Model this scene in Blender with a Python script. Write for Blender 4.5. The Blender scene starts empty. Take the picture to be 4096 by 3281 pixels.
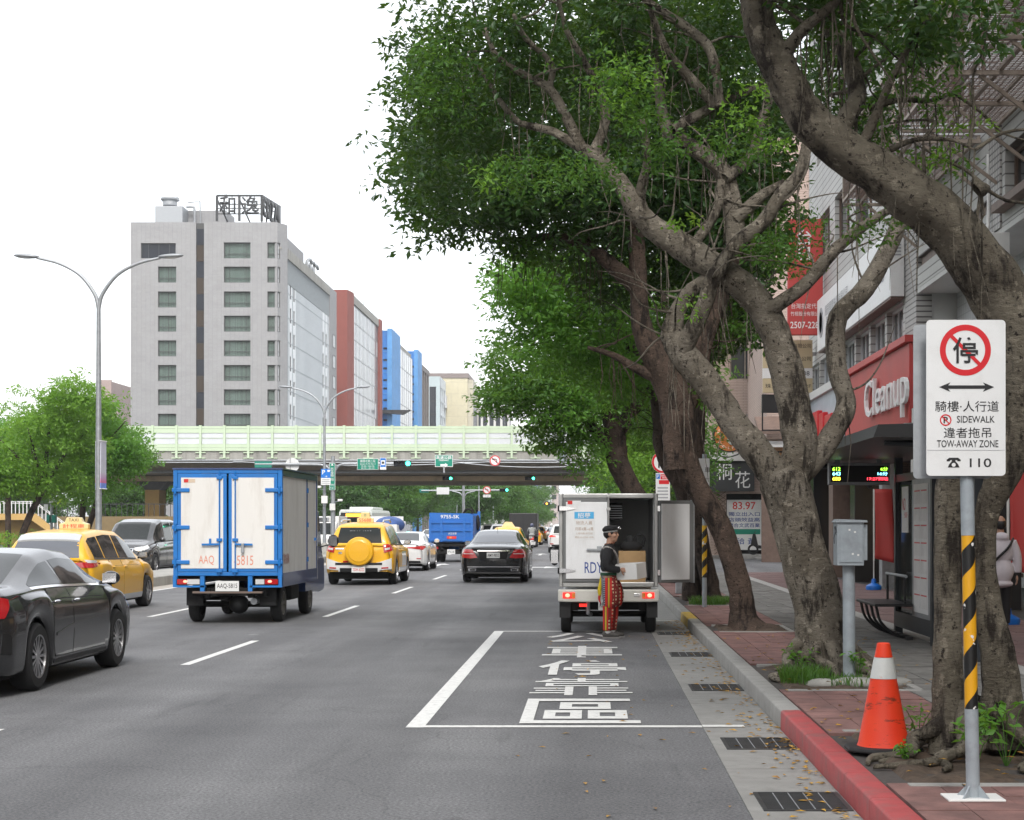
import bpy,bmesh,math,random
import numpy as np
from mathutils import Vector,Matrix,noise
from mathutils.bvhtree import BVHTree
R = math.radians
rnd = random.Random(7)
nrg = np.random.default_rng(7)
S = bpy.context.scene
COL = S.collection
# ---------------------------------------------------------------- camera, sky, sun, exposure
EYE = 1.6                       # eye height; camera looks straight along the road (+Y), shift lens keeps verticals upright
FPX,VX,VY = 6700.0,2370.0,2100.0     # focal length and vanishing point of the photograph, in its pixels
cam_data = bpy.data.cameras.new('camera')
cam = bpy.data.objects.new('camera',cam_data); COL.objects.link(cam)
cam.location = (0,0,EYE); cam.rotation_euler = (R(90),0,0)
cam_data.sensor_fit = 'HORIZONTAL'; cam_data.sensor_width = 36.0
cam_data.lens = FPX * 36.0 / 4096.0
cam_data.shift_x = (2048 - VX) / 4096.0
cam_data.shift_y = (VY - 1640.5) / 4096.0
cam_data.clip_start = 0.1; cam_data.clip_end = 5000
S.camera = cam
SUN_EL,SUN_AZ = 44,172        # behind the camera (azimuth from +Y, clockwise)
w = bpy.data.worlds.new('World'); S.world = w; w.use_nodes = True
nt = w.node_tree; nt.nodes.clear()
sky = nt.nodes.new('ShaderNodeTexSky'); sky.sky_type = 'NISHITA'; sky.sun_disc = False
sky.sun_elevation = R(SUN_EL); sky.sun_rotation = R(SUN_AZ); sky.dust_density = 4.0
b1 = nt.nodes.new('ShaderNodeBackground'); b1.inputs[1].default_value = 0.05
b2 = nt.nodes.new('ShaderNodeBackground'); b2.inputs[0].default_value = (1.0,1.0,1.0,1); b2.inputs[1].default_value = 0.92
ad = nt.nodes.new('ShaderNodeAddShader'); wo = nt.nodes.new('ShaderNodeOutputWorld')
nt.links.new(sky.outputs[0],b1.inputs[0]); nt.links.new(b1.outputs[0],ad.inputs[0]); nt.links.new(b2.outputs[0],ad.inputs[1])
nt.links.new(ad.outputs[0],wo.inputs[0])
sd = bpy.data.lights.new('sun','SUN'); sd.energy = 1.4; sd.angle = R(14); sd.color = (1,.985,.96)
sun = bpy.data.objects.new('sun',sd); COL.objects.link(sun)
_d = Vector((math.sin(R(SUN_AZ)) * math.cos(R(SUN_EL)),math.cos(R(SUN_AZ)) * math.cos(R(SUN_EL)),math.sin(R(SUN_EL))))
sun.rotation_euler = _d.to_track_quat('Z','Y').to_euler()
S.view_settings.view_transform = 'Standard'; S.view_settings.look = 'None'
S.view_settings.exposure = 0.62; S.view_settings.gamma = 1.0; S.view_settings.use_curve_mapping = False
S.render.engine = 'CYCLES'; S.cycles.use_denoising = True
S.cycles.max_bounces = 5; S.cycles.diffuse_bounces = 2; S.cycles.glossy_bounces = 2; S.cycles.transmission_bounces = 4
S.cycles.transparent_max_bounces = 8; S.cycles.caustics_reflective = False; S.cycles.caustics_refractive = False
# ---------------------------------------------------------------- helpers
def at(px,py,Y):
    """world point seen at photo pixel (px, py) at road distance Y"""
    return Vector(((px - VX) * Y / FPX,Y,EYE - (py - VY) * Y / FPX))
def setp(o,label=None,cat=None,group=None,kind=None):
    if label: o['label'] = label
    if cat: o['category'] = cat
    if group: o['group'] = group
    if kind: o['kind'] = kind
    return o
def empty(name,loc=(0,0,0),rz=0,label=None,cat=None,group=None):
    o = bpy.data.objects.new(name,None); COL.objects.link(o)
    o.location = loc; o.rotation_euler = (0,0,rz); o.empty_display_size = .2
    return setp(o,label,cat,group)
def link(name,me,m=None,parent=None):
    if m is not None and not me.materials: me.materials.append(m)
    o = bpy.data.objects.new(name,me); COL.objects.link(o)
    if parent: o.parent = parent
    return o
def copy_tree(o,parent=None,**kw):
    c = o.copy(); COL.objects.link(c); c.parent = parent
    for ch in o.children: copy_tree(ch,c)
    return setp(c,**kw)
def mesh(name,v,f,smooth=False):
    me = bpy.data.meshes.new(name); me.from_pydata([tuple(p) for p in v],[],f); me.update()
    if smooth: me.shade_smooth()
    return me
def np_mesh(name,V,Q,smooth=False):
    """V (n,3), Q (m,k) numpy arrays"""
    me = bpy.data.meshes.new(name); n,m,k = len(V),len(Q),Q.shape[1]
    me.vertices.add(n); me.vertices.foreach_set('co',V.astype(np.float32).ravel())
    me.loops.add(m * k); me.loops.foreach_set('vertex_index',Q.astype(np.int32).ravel())
    me.polygons.add(m); me.polygons.foreach_set('loop_start',np.arange(0,m * k,k,dtype=np.int32))
    me.update(calc_edges=True)
    if smooth: me.shade_smooth()
    return me
class MB:
    def __init__(s): s.v = []; s.f = []; s.sm = False
    def add(s,v,f):
        n = len(s.v); s.v += [tuple(p) for p in v]; s.f += [[i + n for i in q] for q in f]; return s
    def box(s,x0,x1,y0,y1,z0,z1):
        return s.add([(x0,y0,z0),(x1,y0,z0),(x1,y1,z0),(x0,y1,z0),(x0,y0,z1),(x1,y0,z1),(x1,y1,z1),(x0,y1,z1)],
                     [[0,3,2,1],[4,5,6,7],[0,1,5,4],[1,2,6,5],[2,3,7,6],[3,0,4,7]])
    def bar(s,a,b,w,h=None):
        """rectangular bar from a to b"""
        a,b = Vector(a),Vector(b); h = h or w; d = (b - a).normalized()
        u = d.cross(Vector((0,0,1))); u = Vector((1,0,0)) if u.length < 1e-4 else u.normalized(); t = u.cross(d)
        v = [p + u * i * w / 2 + t * j * h / 2 for p in (a,b) for i,j in ((-1,-1),(1,-1),(1,1),(-1,1))]
        return s.add(v,[[3,2,1,0],[4,5,6,7],[0,1,5,4],[1,2,6,5],[2,3,7,6],[3,0,4,7]])
    def tube(s,pts,rad,n=8,cap=True):
        pts = [Vector(p) for p in pts]; k = len(pts)
        if not hasattr(rad,'__len__'): rad = [rad] * k
        base = len(s.v); prev = None
        for i,p in enumerate(pts):
            d = (pts[min(i + 1,k - 1)] - pts[max(i - 1,0)])
            d = d.normalized() if d.length > 1e-9 else Vector((0,0,1))
            if prev is None:
                u = d.cross(Vector((0,0,1)));
                if u.length < .1: u = d.cross(Vector((1,0,0)))
            else: u = prev - d * prev.dot(d)
            u.normalize(); prev = u; t = d.cross(u)
            for j in range(n):
                a = 2 * math.pi * j / n
                s.v.append(tuple(p + (u * math.cos(a) + t * math.sin(a)) * rad[i]))
        for i in range(k - 1):
            for j in range(n):
                a = base + i * n + j; b = base + i * n + (j + 1) % n
                s.f.append([a,b,b + n,a + n])
        if cap:
            s.f.append([base + j for j in range(n)][::-1]); s.f.append([base + (k - 1) * n + j for j in range(n)])
        return s
    def cyl(s,a,b,r,r2=None,n=16): return s.tube([a,b],[r,r if r2 is None else r2],n)
    def lathe(s,prof,n=20,o=(0,0,0),axis='z',cap=True):
        """prof: (radius, height) pairs"""
        base = len(s.v); o = Vector(o)
        for r,h in prof:
            for j in range(n):
                a = 2 * math.pi * j / n; c,q = r * math.cos(a),r * math.sin(a)
                s.v.append(tuple(o + Vector({'z': (c,q,h),'x': (h,c,q),'y': (q,h,c)}[axis])))
        for i in range(len(prof) - 1):
            for j in range(n):
                a = base + i * n + j; b = base + i * n + (j + 1) % n; s.f.append([a,b,b + n,a + n])
        if cap: s.f.append([base + j for j in range(n)][::-1]); s.f.append([base + (len(prof) - 1) * n + j for j in range(n)])
        return s
    def prism(s,poly,lo,hi,axis='y'):
        """2D polygon extruded; axis y: poly=(x,z); x: (y,z); z: (x,y)"""
        f = {'y': lambda p,t: (p[0],t,p[1]),'x': lambda p,t: (t,p[0],p[1]),'z': lambda p,t: (p[0],p[1],t)}[axis]
        n = len(poly); v = [f(p,lo) for p in poly] + [f(p,hi) for p in poly]
        return s.add(v,[list(range(n))[::-1],list(range(n,2 * n))] + [[i,(i + 1) % n,n + (i + 1) % n,n + i] for i in range(n)])
    def ball(s,c,r,n=10,m=7):
        c = Vector(c); r = Vector(r) if hasattr(r,'__len__') else Vector((r,r,r)); base = len(s.v)
        for i in range(m + 1):
            t = math.pi * i / m
            for j in range(n):
                a = 2 * math.pi * j / n
                s.v.append((c.x + r.x * math.sin(t) * math.cos(a),c.y + r.y * math.sin(t) * math.sin(a),c.z + r.z * math.cos(t)))
        for i in range(m):
            for j in range(n):
                a = base + i * n + j; b = base + i * n + (j + 1) % n; s.f.append([a,a + n,b + n,b])
        return s
    def mesh(s,name='m',smooth=False): return mesh(name,s.v,s.f,smooth)
    def build(s,name,m=None,parent=None,smooth=False,bevel=0,loc=None,rot=None):
        me = s.mesh(name,smooth)
        o = link(name,me,m,parent)
        if bevel:
            b = o.modifiers.new('bevel','BEVEL'); b.width = bevel; b.segments = 2; b.limit_method = 'ANGLE'; b.angle_limit = R(35)
            b.harden_normals = False
        if smooth == 'auto':
            me.shade_smooth(); me.set_sharp_from_angle(angle=R(35))
        if loc is not None: o.location = loc
        if rot is not None: o.rotation_euler = rot
        return o
def box_obj(name,m,parent,x0,x1,y0,y1,z0,z1,bevel=0): return MB().box(x0,x1,y0,y1,z0,z1).build(name,m,parent,bevel=bevel)
def spline(pts,n=6):
    """Catmull-Rom through rows of values"""
    P = np.array(pts,float); out = []
    Q = np.vstack([2 * P[0] - P[1],P,2 * P[-1] - P[-2]])
    for i in range(1,len(Q) - 2):
        for t in np.linspace(0,1,n,endpoint=False):
            a,b,c,d = Q[i - 1:i + 3]
            out.append(.5 * (2 * b + (c - a) * t + (2 * a - 5 * b + 4 * c - d) * t * t + (3 * b - a - 3 * c + d) * t ** 3))
    out.append(P[-1]); return np.array(out)
# ---------------------------------------------------------------- materials
def nodes(name):
    m = bpy.data.materials.new(name); m.use_nodes = True; n = m.node_tree
    return m,n,n.nodes['Principled BSDF']
def nn(n,typ,**kw):
    x = n.nodes.new(typ)
    for k,v in kw.items(): setattr(x,k,v)
    return x
def c4(c): return (c[0],c[1],c[2],1)
def lum(c,k): return tuple(min(1,max(0,x * k)) for x in c)
def mixc(n,fac,a,b,mode='MIX'):
    x = nn(n,'ShaderNodeMix',data_type='RGBA',blend_type=mode)
    for i,v in ((0,fac),(6,a),(7,b)):
        if hasattr(v,'links') or isinstance(v,bpy.types.NodeSocket): n.links.new(v,x.inputs[i])
        else: x.inputs[i].default_value = v if i == 0 else c4(v)
    return x.outputs[2]
def noise_fac(n,vec,scale,detail=4,rough=.6,lo=.3,hi=.7):
    t = nn(n,'ShaderNodeTexNoise'); t.inputs['Scale'].default_value = scale; t.inputs['Detail'].default_value = detail; t.inputs['Roughness'].default_value = rough
    n.links.new(vec,t.inputs['Vector'])
    r = nn(n,'ShaderNodeMapRange'); r.inputs[1].default_value = lo; r.inputs[2].default_value = hi; n.links.new(t.outputs[0],r.inputs[0])
    return r.outputs[0]
def add_bump(n,bsdf,h,strength,dist=.01):
    b = nn(n,'ShaderNodeBump'); b.inputs['Strength'].default_value = strength; b.inputs['Distance'].default_value = dist
    n.links.new(h,b.inputs['Height']); n.links.new(b.outputs[0],bsdf.inputs['Normal'])
def pos(n,obj=False):
    return nn(n,'ShaderNodeTexCoord').outputs['Object'] if obj else nn(n,'ShaderNodeNewGeometry').outputs['Position']
def mat(name,col,rough=.6,metal=0,var=.1,scale=3,bump=0,bscale=40,coat=0,spec=.5,dirt=None,dfac=.35,dscale=1.2,stretch=None,dlo=.5,dhi=.75):
    m,n,b = nodes(name); p = pos(n)
    if stretch:
        mp = nn(n,'ShaderNodeMapping'); mp.inputs['Scale'].default_value = stretch; n.links.new(p,mp.inputs[0]); p = mp.outputs[0]
    c = mixc(n,noise_fac(n,p,scale),lum(col,1 - var),lum(col,1 + var))
    if dirt:
        f = noise_fac(n,p,dscale,8,.7,dlo,dhi)
        mm = nn(n,'ShaderNodeMath',operation='MULTIPLY'); mm.inputs[1].default_value = dfac; n.links.new(f,mm.inputs[0])
        c = mixc(n,mm.outputs[0],c,dirt)
    n.links.new(c,b.inputs['Base Color'])
    b.inputs['Roughness'].default_value = rough; b.inputs['Metallic'].default_value = metal
    b.inputs['Coat Weight'].default_value = coat; b.inputs['Coat Roughness'].default_value = .04; b.inputs['Specular IOR Level'].default_value = spec
    if bump: add_bump(n,b,noise_fac(n,p,bscale,5,.6,0,1),bump)
    return m
def plain(name,col,rough=.5,metal=0,coat=0,spec=.5):
    m,n,b = nodes(name); b.inputs['Base Color'].default_value = c4(col); b.inputs['Roughness'].default_value = rough
    b.inputs['Metallic'].default_value = metal; b.inputs['Coat Weight'].default_value = coat; b.inputs['Specular IOR Level'].default_value = spec; return m
def glow(name,col,st):
    m,n,b = nodes(name); b.inputs['Base Color'].default_value = c4(lum(col,.5)); b.inputs['Emission Color'].default_value = c4(col); b.inputs['Emission Strength'].default_value = st; return m
def clear_glass(name,tint=(.8,.85,.85),t=.75,rough=.03):
    m,n,b = nodes(name); b.inputs['Base Color'].default_value = c4(lum(tint,.15)); b.inputs['Roughness'].default_value = rough
    tr = nn(n,'ShaderNodeBsdfTransparent'); tr.inputs[0].default_value = c4(tint); mx = nn(n,'ShaderNodeMixShader'); mx.inputs[0].default_value = t
    n.links.new(b.outputs[0],mx.inputs[1]); n.links.new(tr.outputs[0],mx.inputs[2]); n.links.new(mx.outputs[0],n.nodes['Material Output'].inputs[0]); return m
def brick_mat(name,c1,c2,mortar,w,h,msize=.008,vert='xz',rough=.7,bump=.4,var=.12,offset=.5,dirt=None,dfac=.3):
    """tile pattern in world metres; vert picks which world axes carry the courses"""
    m,n,b = nodes(name); p = pos(n); sp = nn(n,'ShaderNodeSeparateXYZ'); n.links.new(p,sp.inputs[0]); cb = nn(n,'ShaderNodeCombineXYZ')
    if vert == 'auto':
        a = nn(n,'ShaderNodeMath',operation='ADD'); n.links.new(sp.outputs[0],a.inputs[0]); n.links.new(sp.outputs[1],a.inputs[1]); n.links.new(a.outputs[0],cb.inputs[0]); n.links.new(sp.outputs[2],cb.inputs[1])
    else:
        n.links.new(sp.outputs['xyz'.index(vert[0])],cb.inputs[0]); n.links.new(sp.outputs['xyz'.index(vert[1])],cb.inputs[1])
    t = nn(n,'ShaderNodeTexBrick'); t.offset = offset; n.links.new(cb.outputs[0],t.inputs['Vector'])
    for k,v in (('Color1',c4(c1)),('Color2',c4(c2)),('Mortar',c4(mortar)),('Scale',1),('Mortar Size',msize),('Mortar Smooth',.1),('Brick Width',w),('Row Height',h),('Bias',0)): t.inputs[k].default_value = v
    c = mixc(n,noise_fac(n,p,.8,5),lum((1,1,1),1 - var),(1,1,1)); c = mixc(n,1.0,t.outputs[0],c,'MULTIPLY')
    if dirt:
        mp = nn(n,'ShaderNodeMapping'); mp.inputs['Scale'].default_value = (1,1,.15); n.links.new(p,mp.inputs[0])
        f = noise_fac(n,mp.outputs[0],1.5,8,.7,.5,.8); mm = nn(n,'ShaderNodeMath',operation='MULTIPLY'); mm.inputs[1].default_value = dfac; n.links.new(f,mm.inputs[0])
        c = mixc(n,mm.outputs[0],c,dirt)
    n.links.new(c,b.inputs['Base Color']); b.inputs['Roughness'].default_value = rough
    inv = nn(n,'ShaderNodeMath',operation='SUBTRACT'); inv.inputs[0].default_value = 1; n.links.new(t.outputs['Fac'],inv.inputs[1])
    if bump: add_bump(n,b,inv.outputs[0],bump,.01)
    return m
def spiral_mat(name,ca,cb_,pitch,chips=(.75,.75,.73),hand=1):
    m,n,b = nodes(name); p = pos(n,True); sp = nn(n,'ShaderNodeSeparateXYZ'); n.links.new(p,sp.inputs[0])
    a = nn(n,'ShaderNodeMath',operation='ARCTAN2'); n.links.new(sp.outputs[1],a.inputs[0]); n.links.new(sp.outputs[0],a.inputs[1])
    q = nn(n,'ShaderNodeMath',operation='MULTIPLY_ADD'); q.inputs[1].default_value = hand / (2 * math.pi); n.links.new(a.outputs[0],q.inputs[0])
    z = nn(n,'ShaderNodeMath',operation='DIVIDE'); z.inputs[1].default_value = pitch; n.links.new(sp.outputs[2],z.inputs[0]); n.links.new(z.outputs[0],q.inputs[2])
    fr = nn(n,'ShaderNodeMath',operation='FRACT'); n.links.new(q.outputs[0],fr.inputs[0])
    gt = nn(n,'ShaderNodeMath',operation='GREATER_THAN'); gt.inputs[1].default_value = .5; n.links.new(fr.outputs[0],gt.inputs[0])
    c = mixc(n,gt.outputs[0],ca,cb_); c = mixc(n,noise_fac(n,p,14,3,.5,.64,.66),c,chips)
    n.links.new(c,b.inputs['Base Color']); b.inputs['Roughness'].default_value = .45; return m
# ---------------------------------------------------------------- lettering
_tc = {}
def text_mesh(body,bold=0.0,line=1.0):
    k = (body,bold,line)
    if k in _tc: return _tc[k]
    cu = bpy.data.curves.new('t','FONT'); cu.body = body; cu.size = 1; cu.align_x = 'CENTER'; cu.align_y = 'CENTER'; cu.offset = bold; cu.space_line = line
    cu.resolution_u = 3
    o = bpy.data.objects.new('t',cu); COL.objects.link(o)
    me = bpy.data.meshes.new_from_object(o); bpy.data.objects.remove(o); bpy.data.curves.remove(cu)
    v = np.zeros(len(me.vertices) * 3,np.float32); me.vertices.foreach_get('co',v); v = v.reshape(-1,3)
    lo,hi = v.min(0),v.max(0)
    _tc[k] = (me,lo,hi); return _tc[k]
def text(body,m,parent,c,w=None,h=None,face='S',name='lettering',bold=.0,line=1.0,rot=None,depth=0):
    """lettering fitted into a w x h box centred at c (in the parent's space). face S: reads from -Y; W: reads from -X; U: lies flat, reads from -Y"""
    me,lo,hi = text_mesh(body,bold,line); sx,sy = hi[0] - lo[0],hi[1] - lo[1]
    kx = w / sx if w else None; ky = h / sy if h else None
    kx = kx or ky; ky = ky or kx
    d = me.copy(); v = np.zeros(len(d.vertices) * 3,np.float32); d.vertices.foreach_get('co',v); v = v.reshape(-1,3)
    x = (v[:,0] - (lo[0] + hi[0]) / 2) * kx; y = (v[:,1] - (lo[1] + hi[1]) / 2) * ky; z = np.zeros_like(x)
    if face == 'U':      # separate strokes sit a hair apart so that none lie in one plane
        par = list(range(len(x)))
        def fd(i):
            while par[i] != i: par[i] = par[par[i]]; i = par[i]
            return i
        for e in d.edges: par[fd(e.vertices[0])] = fd(e.vertices[1])
        ids = {}; z = np.array([ids.setdefault(fd(i),len(ids)) * .0004 for i in range(len(x))],np.float32)
    if face == 'S': q = np.stack([x,z,y],1)
    elif face == 'W': q = np.stack([z,-x,y],1)
    elif face == 'E': q = np.stack([z,x,y],1)
    elif face == 'N': q = np.stack([-x,z,y],1)
    else: q = np.stack([x,y,z],1)
    d.vertices.foreach_set('co',q.ravel()); d.materials.clear(); d.materials.append(m); d.update(); d.name = name
    o = link(name,d,None,parent); o.location = c
    if rot: o.rotation_euler = rot
    if depth:
        s_ = o.modifiers.new('solid','SOLIDIFY'); s_.thickness = depth; s_.offset = 0
    return o
# ---------------------------------------------------------------- walls with openings
def wall_mb(mb,u0,u1,z0,z1,opens,place,t):
    """wall in (u,z) with rectangular openings; place(u, d, z) maps to space, d = depth 0..t"""
    us = sorted({u0,u1,*[o[0] for o in opens],*[o[1] for o in opens]}); zs = sorted({z0,z1,*[o[2] for o in opens],*[o[3] for o in opens]})
    us = [u for u in us if u0 <= u <= u1]; zs = [z for z in zs if z0 <= z <= z1]
    solid = lambda i,j: 0 <= i < len(us) - 1 and 0 <= j < len(zs) - 1 and not any(o[0] < (us[i] + us[i + 1]) / 2 < o[1] and o[2] < (zs[j] + zs[j + 1]) / 2 < o[3] for o in opens)
    for i in range(len(us) - 1):
        for j in range(len(zs) - 1):
            if not solid(i,j): continue
            a,b,c,d = us[i],us[i + 1],zs[j],zs[j + 1]
            P = [place(u,e,z) for e in (0,t) for u,z in ((a,c),(b,c),(b,d),(a,d))]
            f = [[0,1,2,3],[7,6,5,4]]
            if not solid(i,j - 1): f.append([0,4,5,1])
            if not solid(i,j + 1): f.append([3,2,6,7])
            if not solid(i - 1,j): f.append([0,3,7,4])
            if not solid(i + 1,j): f.append([1,5,6,2])
            mb.add(P,f)
    return mb
# ---------------------------------------------------------------- shared materials
M = {}
def asphalt():
    m,n,b = nodes('asphalt'); p = pos(n)
    mp = nn(n,'ShaderNodeMapping'); mp.inputs['Scale'].default_value = (1,.12,1); n.links.new(p,mp.inputs[0])
    c = mixc(n,noise_fac(n,p,48,4,.75,.36,.64),(.105,.106,.110),(.285,.287,.292))
    mp2 = nn(n,'ShaderNodeMapping'); mp2.inputs['Scale'].default_value = (1,.05,1); n.links.new(p,mp2.inputs[0])
    c = mixc(n,1.0,c,mixc(n,noise_fac(n,mp2.outputs[0],.9,4,.6,.35,.65),(.72,.72,.73),(1.0,1.0,1.0)),'MULTIPLY')
    c = mixc(n,1.0,c,mixc(n,noise_fac(n,p,.55,6,.65,.38,.6),(.80,.80,.81),(1.0,1.0,1.0)),'MULTIPLY')
    wv = nn(n,'ShaderNodeTexWave',bands_direction='X'); wv.inputs['Scale'].default_value = .204; wv.inputs['Distortion'].default_value = .6; n.links.new(mp2.outputs[0],wv.inputs['Vector']); c = mixc(n,1.0,c,mixc(n,wv.outputs[1],(.88,.88,.88),(1.0,1.0,1.0)),'MULTIPLY')
    c2 = noise_fac(n,mp.outputs[0],2.4,6,.65,.60,.74); mm = nn(n,'ShaderNodeMath',operation='MULTIPLY'); mm.inputs[1].default_value = .5; n.links.new(c2,mm.inputs[0])
    c = mixc(n,mm.outputs[0],c,(.055,.056,.059))
    vo = nn(n,'ShaderNodeTexVoronoi',feature='DISTANCE_TO_EDGE'); vo.inputs['Scale'].default_value = .32; nz = nn(n,'ShaderNodeTexNoise'); nz.inputs['Scale'].default_value = 1.3; nz.inputs['Detail'].default_value = 6; n.links.new(p,nz.inputs['Vector'])
    va = nn(n,'ShaderNodeVectorMath',operation='ADD'); n.links.new(p,va.inputs[0]); n.links.new(nz.outputs['Color'],va.inputs[1]); n.links.new(va.outputs[0],vo.inputs['Vector'])
    cr = nn(n,'ShaderNodeMapRange'); cr.inputs[1].default_value = .0; cr.inputs[2].default_value = .006; cr.inputs[3].default_value = .25; cr.inputs[4].default_value = 0; n.links.new(vo.outputs['Distance'],cr.inputs[0]); c = mixc(n,cr.outputs[0],c,(.03,.03,.032))
    c = mixc(n,noise_fac(n,p,1.7,2,.5,.745,.755),c,(.24,.24,.24))
    n.links.new(c,b.inputs['Base Color']); b.inputs['Roughness'].default_value = .78; b.inputs['Specular IOR Level'].default_value = .35
    add_bump(n,b,noise_fac(n,p,60,5,.8,0,1),.8,.012); return m
M['asphalt'] = asphalt()
M['dark_asphalt'] = mat('bay_asphalt',(.088,.089,.093),.8,var=.18,scale=60,bump=.4,bscale=120,dirt=(.055,.055,.058),dfac=.6)
M['paint_white'] = mat('road_paint',(.68,.68,.66),.6,var=.06,scale=20,dirt=(.22,.22,.22),dfac=.5,dscale=12,dlo=.5,dhi=.72)
M['concrete'] = mat('concrete',(.30,.295,.28),.85,var=.12,scale=5,bump=.3,bscale=60,dirt=(.16,.155,.14),dfac=.6,dscale=1.5)
M['gutter'] = mat('gutter_concrete',(.25,.247,.235),.85,var=.14,scale=8,bump=.35,bscale=80,dirt=(.13,.128,.12),dfac=.55,dscale=2)
M['concrete_stain'] = mat('stained_concrete',(.33,.325,.30),.85,var=.15,scale=2,bump=.2,bscale=20,dirt=(.12,.115,.105),dfac=.8,dscale=1.2,stretch=(1,1,.2))
M['soffit'] = mat('soffit_concrete',(.40,.345,.28),.9,var=.2,scale=1.2,dirt=(.08,.07,.06),dfac=.6,dscale=.6)
M['beam_tan'] = mat('tan_beam',(.62,.48,.31),.85,var=.15,scale=.6,dirt=(.15,.12,.09),dfac=.55,dscale=.7)
M['yellow_paint_wall'] = mat('ochre_paint',(.52,.34,.12),.75,var=.08,scale=.7,dirt=(.3,.22,.12),dfac=.4)
M['kerb_red'] = mat('kerb_red_paint',(.38,.06,.062),.65,var=.12,scale=7,bump=.25,bscale=50,dirt=(.20,.10,.095),dfac=.7,dscale=5,dlo=.48,dhi=.68)
M['kerb_yellow'] = mat('kerb_yellow_paint',(.52,.34,.03),.7,var=.15,scale=7,bump=.25,bscale=50,dirt=(.25,.24,.22),dfac=.6,dscale=6)
M['paver_red'] = mat('red_paver',(.20,.105,.093),.85,var=.35,scale=4.5,bump=.3,bscale=90,dirt=(.13,.085,.08),dfac=.55,dscale=3,stretch=(1,1,1))
M['paver_grey'] = mat('grey_paver',(.165,.16,.15),.85,var=.35,scale=4.5,bump=.3,bscale=90,dirt=(.08,.08,.075),dfac=.5,dscale=3)
M['granite'] = mat('granite_strip',(.36,.355,.34),.8,var=.3,scale=60,bump=.1)
M['joint'] = mat('paving_joint',(.06,.052,.048),.95,var=.2,scale=20)
M['soil'] = mat('soil',(.075,.052,.036),.95,var=.4,scale=14,bump=.9,bscale=30)
M['galv'] = mat('galvanised_steel',(.36,.38,.40),.5,metal=.55,var=.15,scale=9,dirt=(.2,.2,.2),dfac=.3,dscale=7)
M['grey_paint'] = mat('grey_metal_paint',(.31,.35,.38),.5,var=.1,scale=9,dirt=(.17,.18,.19),dfac=.55,dscale=8)
M['steel_dark'] = mat('dark_steel',(.05,.052,.055),.45,metal=.4,var=.2,scale=8)
M['black'] = plain('black_plastic',(.012,.012,.013),.45)
M['rubber'] = mat('rubber',(.017,.017,.018),.8,var=.2,scale=15)
M['under'] = plain('underbody',(.008,.008,.008),.9)
M['chrome'] = plain('chrome',(.75,.75,.76),.12,metal=1)
M['alloy'] = plain('alloy_rim',(.42,.42,.43),.28,metal=.9)
M['silver'] = plain('silver_paint',(.55,.56,.57),.35,metal=.6,coat=.5)
M['carglass'] = plain('tinted_glass',(.010,.014,.014),.05,spec=.28)
M['paleglass'] = plain('pale_tinted_glass',(.10,.11,.13),.05,spec=.8)
M['red_lens'] = plain('red_lens',(.42,.012,.016),.12,coat=1)
M['red_lit'] = glow('lit_brake_lens',(1,.03,.02),.8)
M['red_hot'] = glow('brake_bulb',(1,.25,.16),2.2)
M['clear_lens'] = plain('clear_lens',(.6,.6,.6),.1,coat=1)
M['amber_lens'] = plain('amber_lens',(.7,.22,.02),.15,coat=1)
M['white_panel'] = mat('white_panel',(.74,.74,.72),.5,var=.03,scale=1,dirt=(.5,.49,.46),dfac=.35,dscale=3)
M['plate_white'] = plain('plate_white',(.72,.73,.72),.45)
M['ink_black'] = plain('ink_black',(.012,.012,.014),.6)
M['ink_red'] = plain('ink_red',(.62,.03,.025),.6)
M['ink_blue'] = plain('ink_blue',(.02,.06,.28),.6)
M['ink_white'] = plain('ink_white',(.8,.8,.8),.6)
M['ink_grey'] = plain('ink_grey',(.35,.36,.38),.6)
M['sign_white'] = mat('sign_white',(.76,.77,.77),.4,var=.03,scale=3,dirt=(.55,.54,.52),dfac=.3,dscale=8)
M['sign_red'] = plain('sign_red',(.62,.012,.02),.4)
M['sign_green'] = plain('sign_green',(.0,.24,.16),.45)
M['sign_blue'] = plain('sign_blue',(.01,.17,.60),.45)
M['signal_green_case'] = plain('signal_case_green',(.02,.22,.17),.5)
M['green_lamp'] = glow('green_signal_lamp',(.05,1,.55),7)
M['red_lamp'] = glow('red_signal_lamp',(1,.08,.03),6)
M['amber_lamp'] = glow('amber_signal_lamp',(1,.35,.03),6)
M['barrier_green'] = mat('barrier_green',(.52,.63,.46),.6,var=.05,scale=.8,dirt=(.5,.42,.22),dfac=.35,dscale=1.0,dlo=.62,dhi=.8)
M['barrier_white'] = mat('barrier_pane',(.62,.65,.68),.35,var=.06,scale=.5)
M['plaster_white'] = mat('white_plaster',(.62,.62,.60),.8,var=.06,scale=1,dirt=(.4,.39,.37),dfac=.4)
def paint(name,c,metal=0.0,coat=1.0,rough=.3):
    return plain(name,c,rough,metal,coat)
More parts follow.
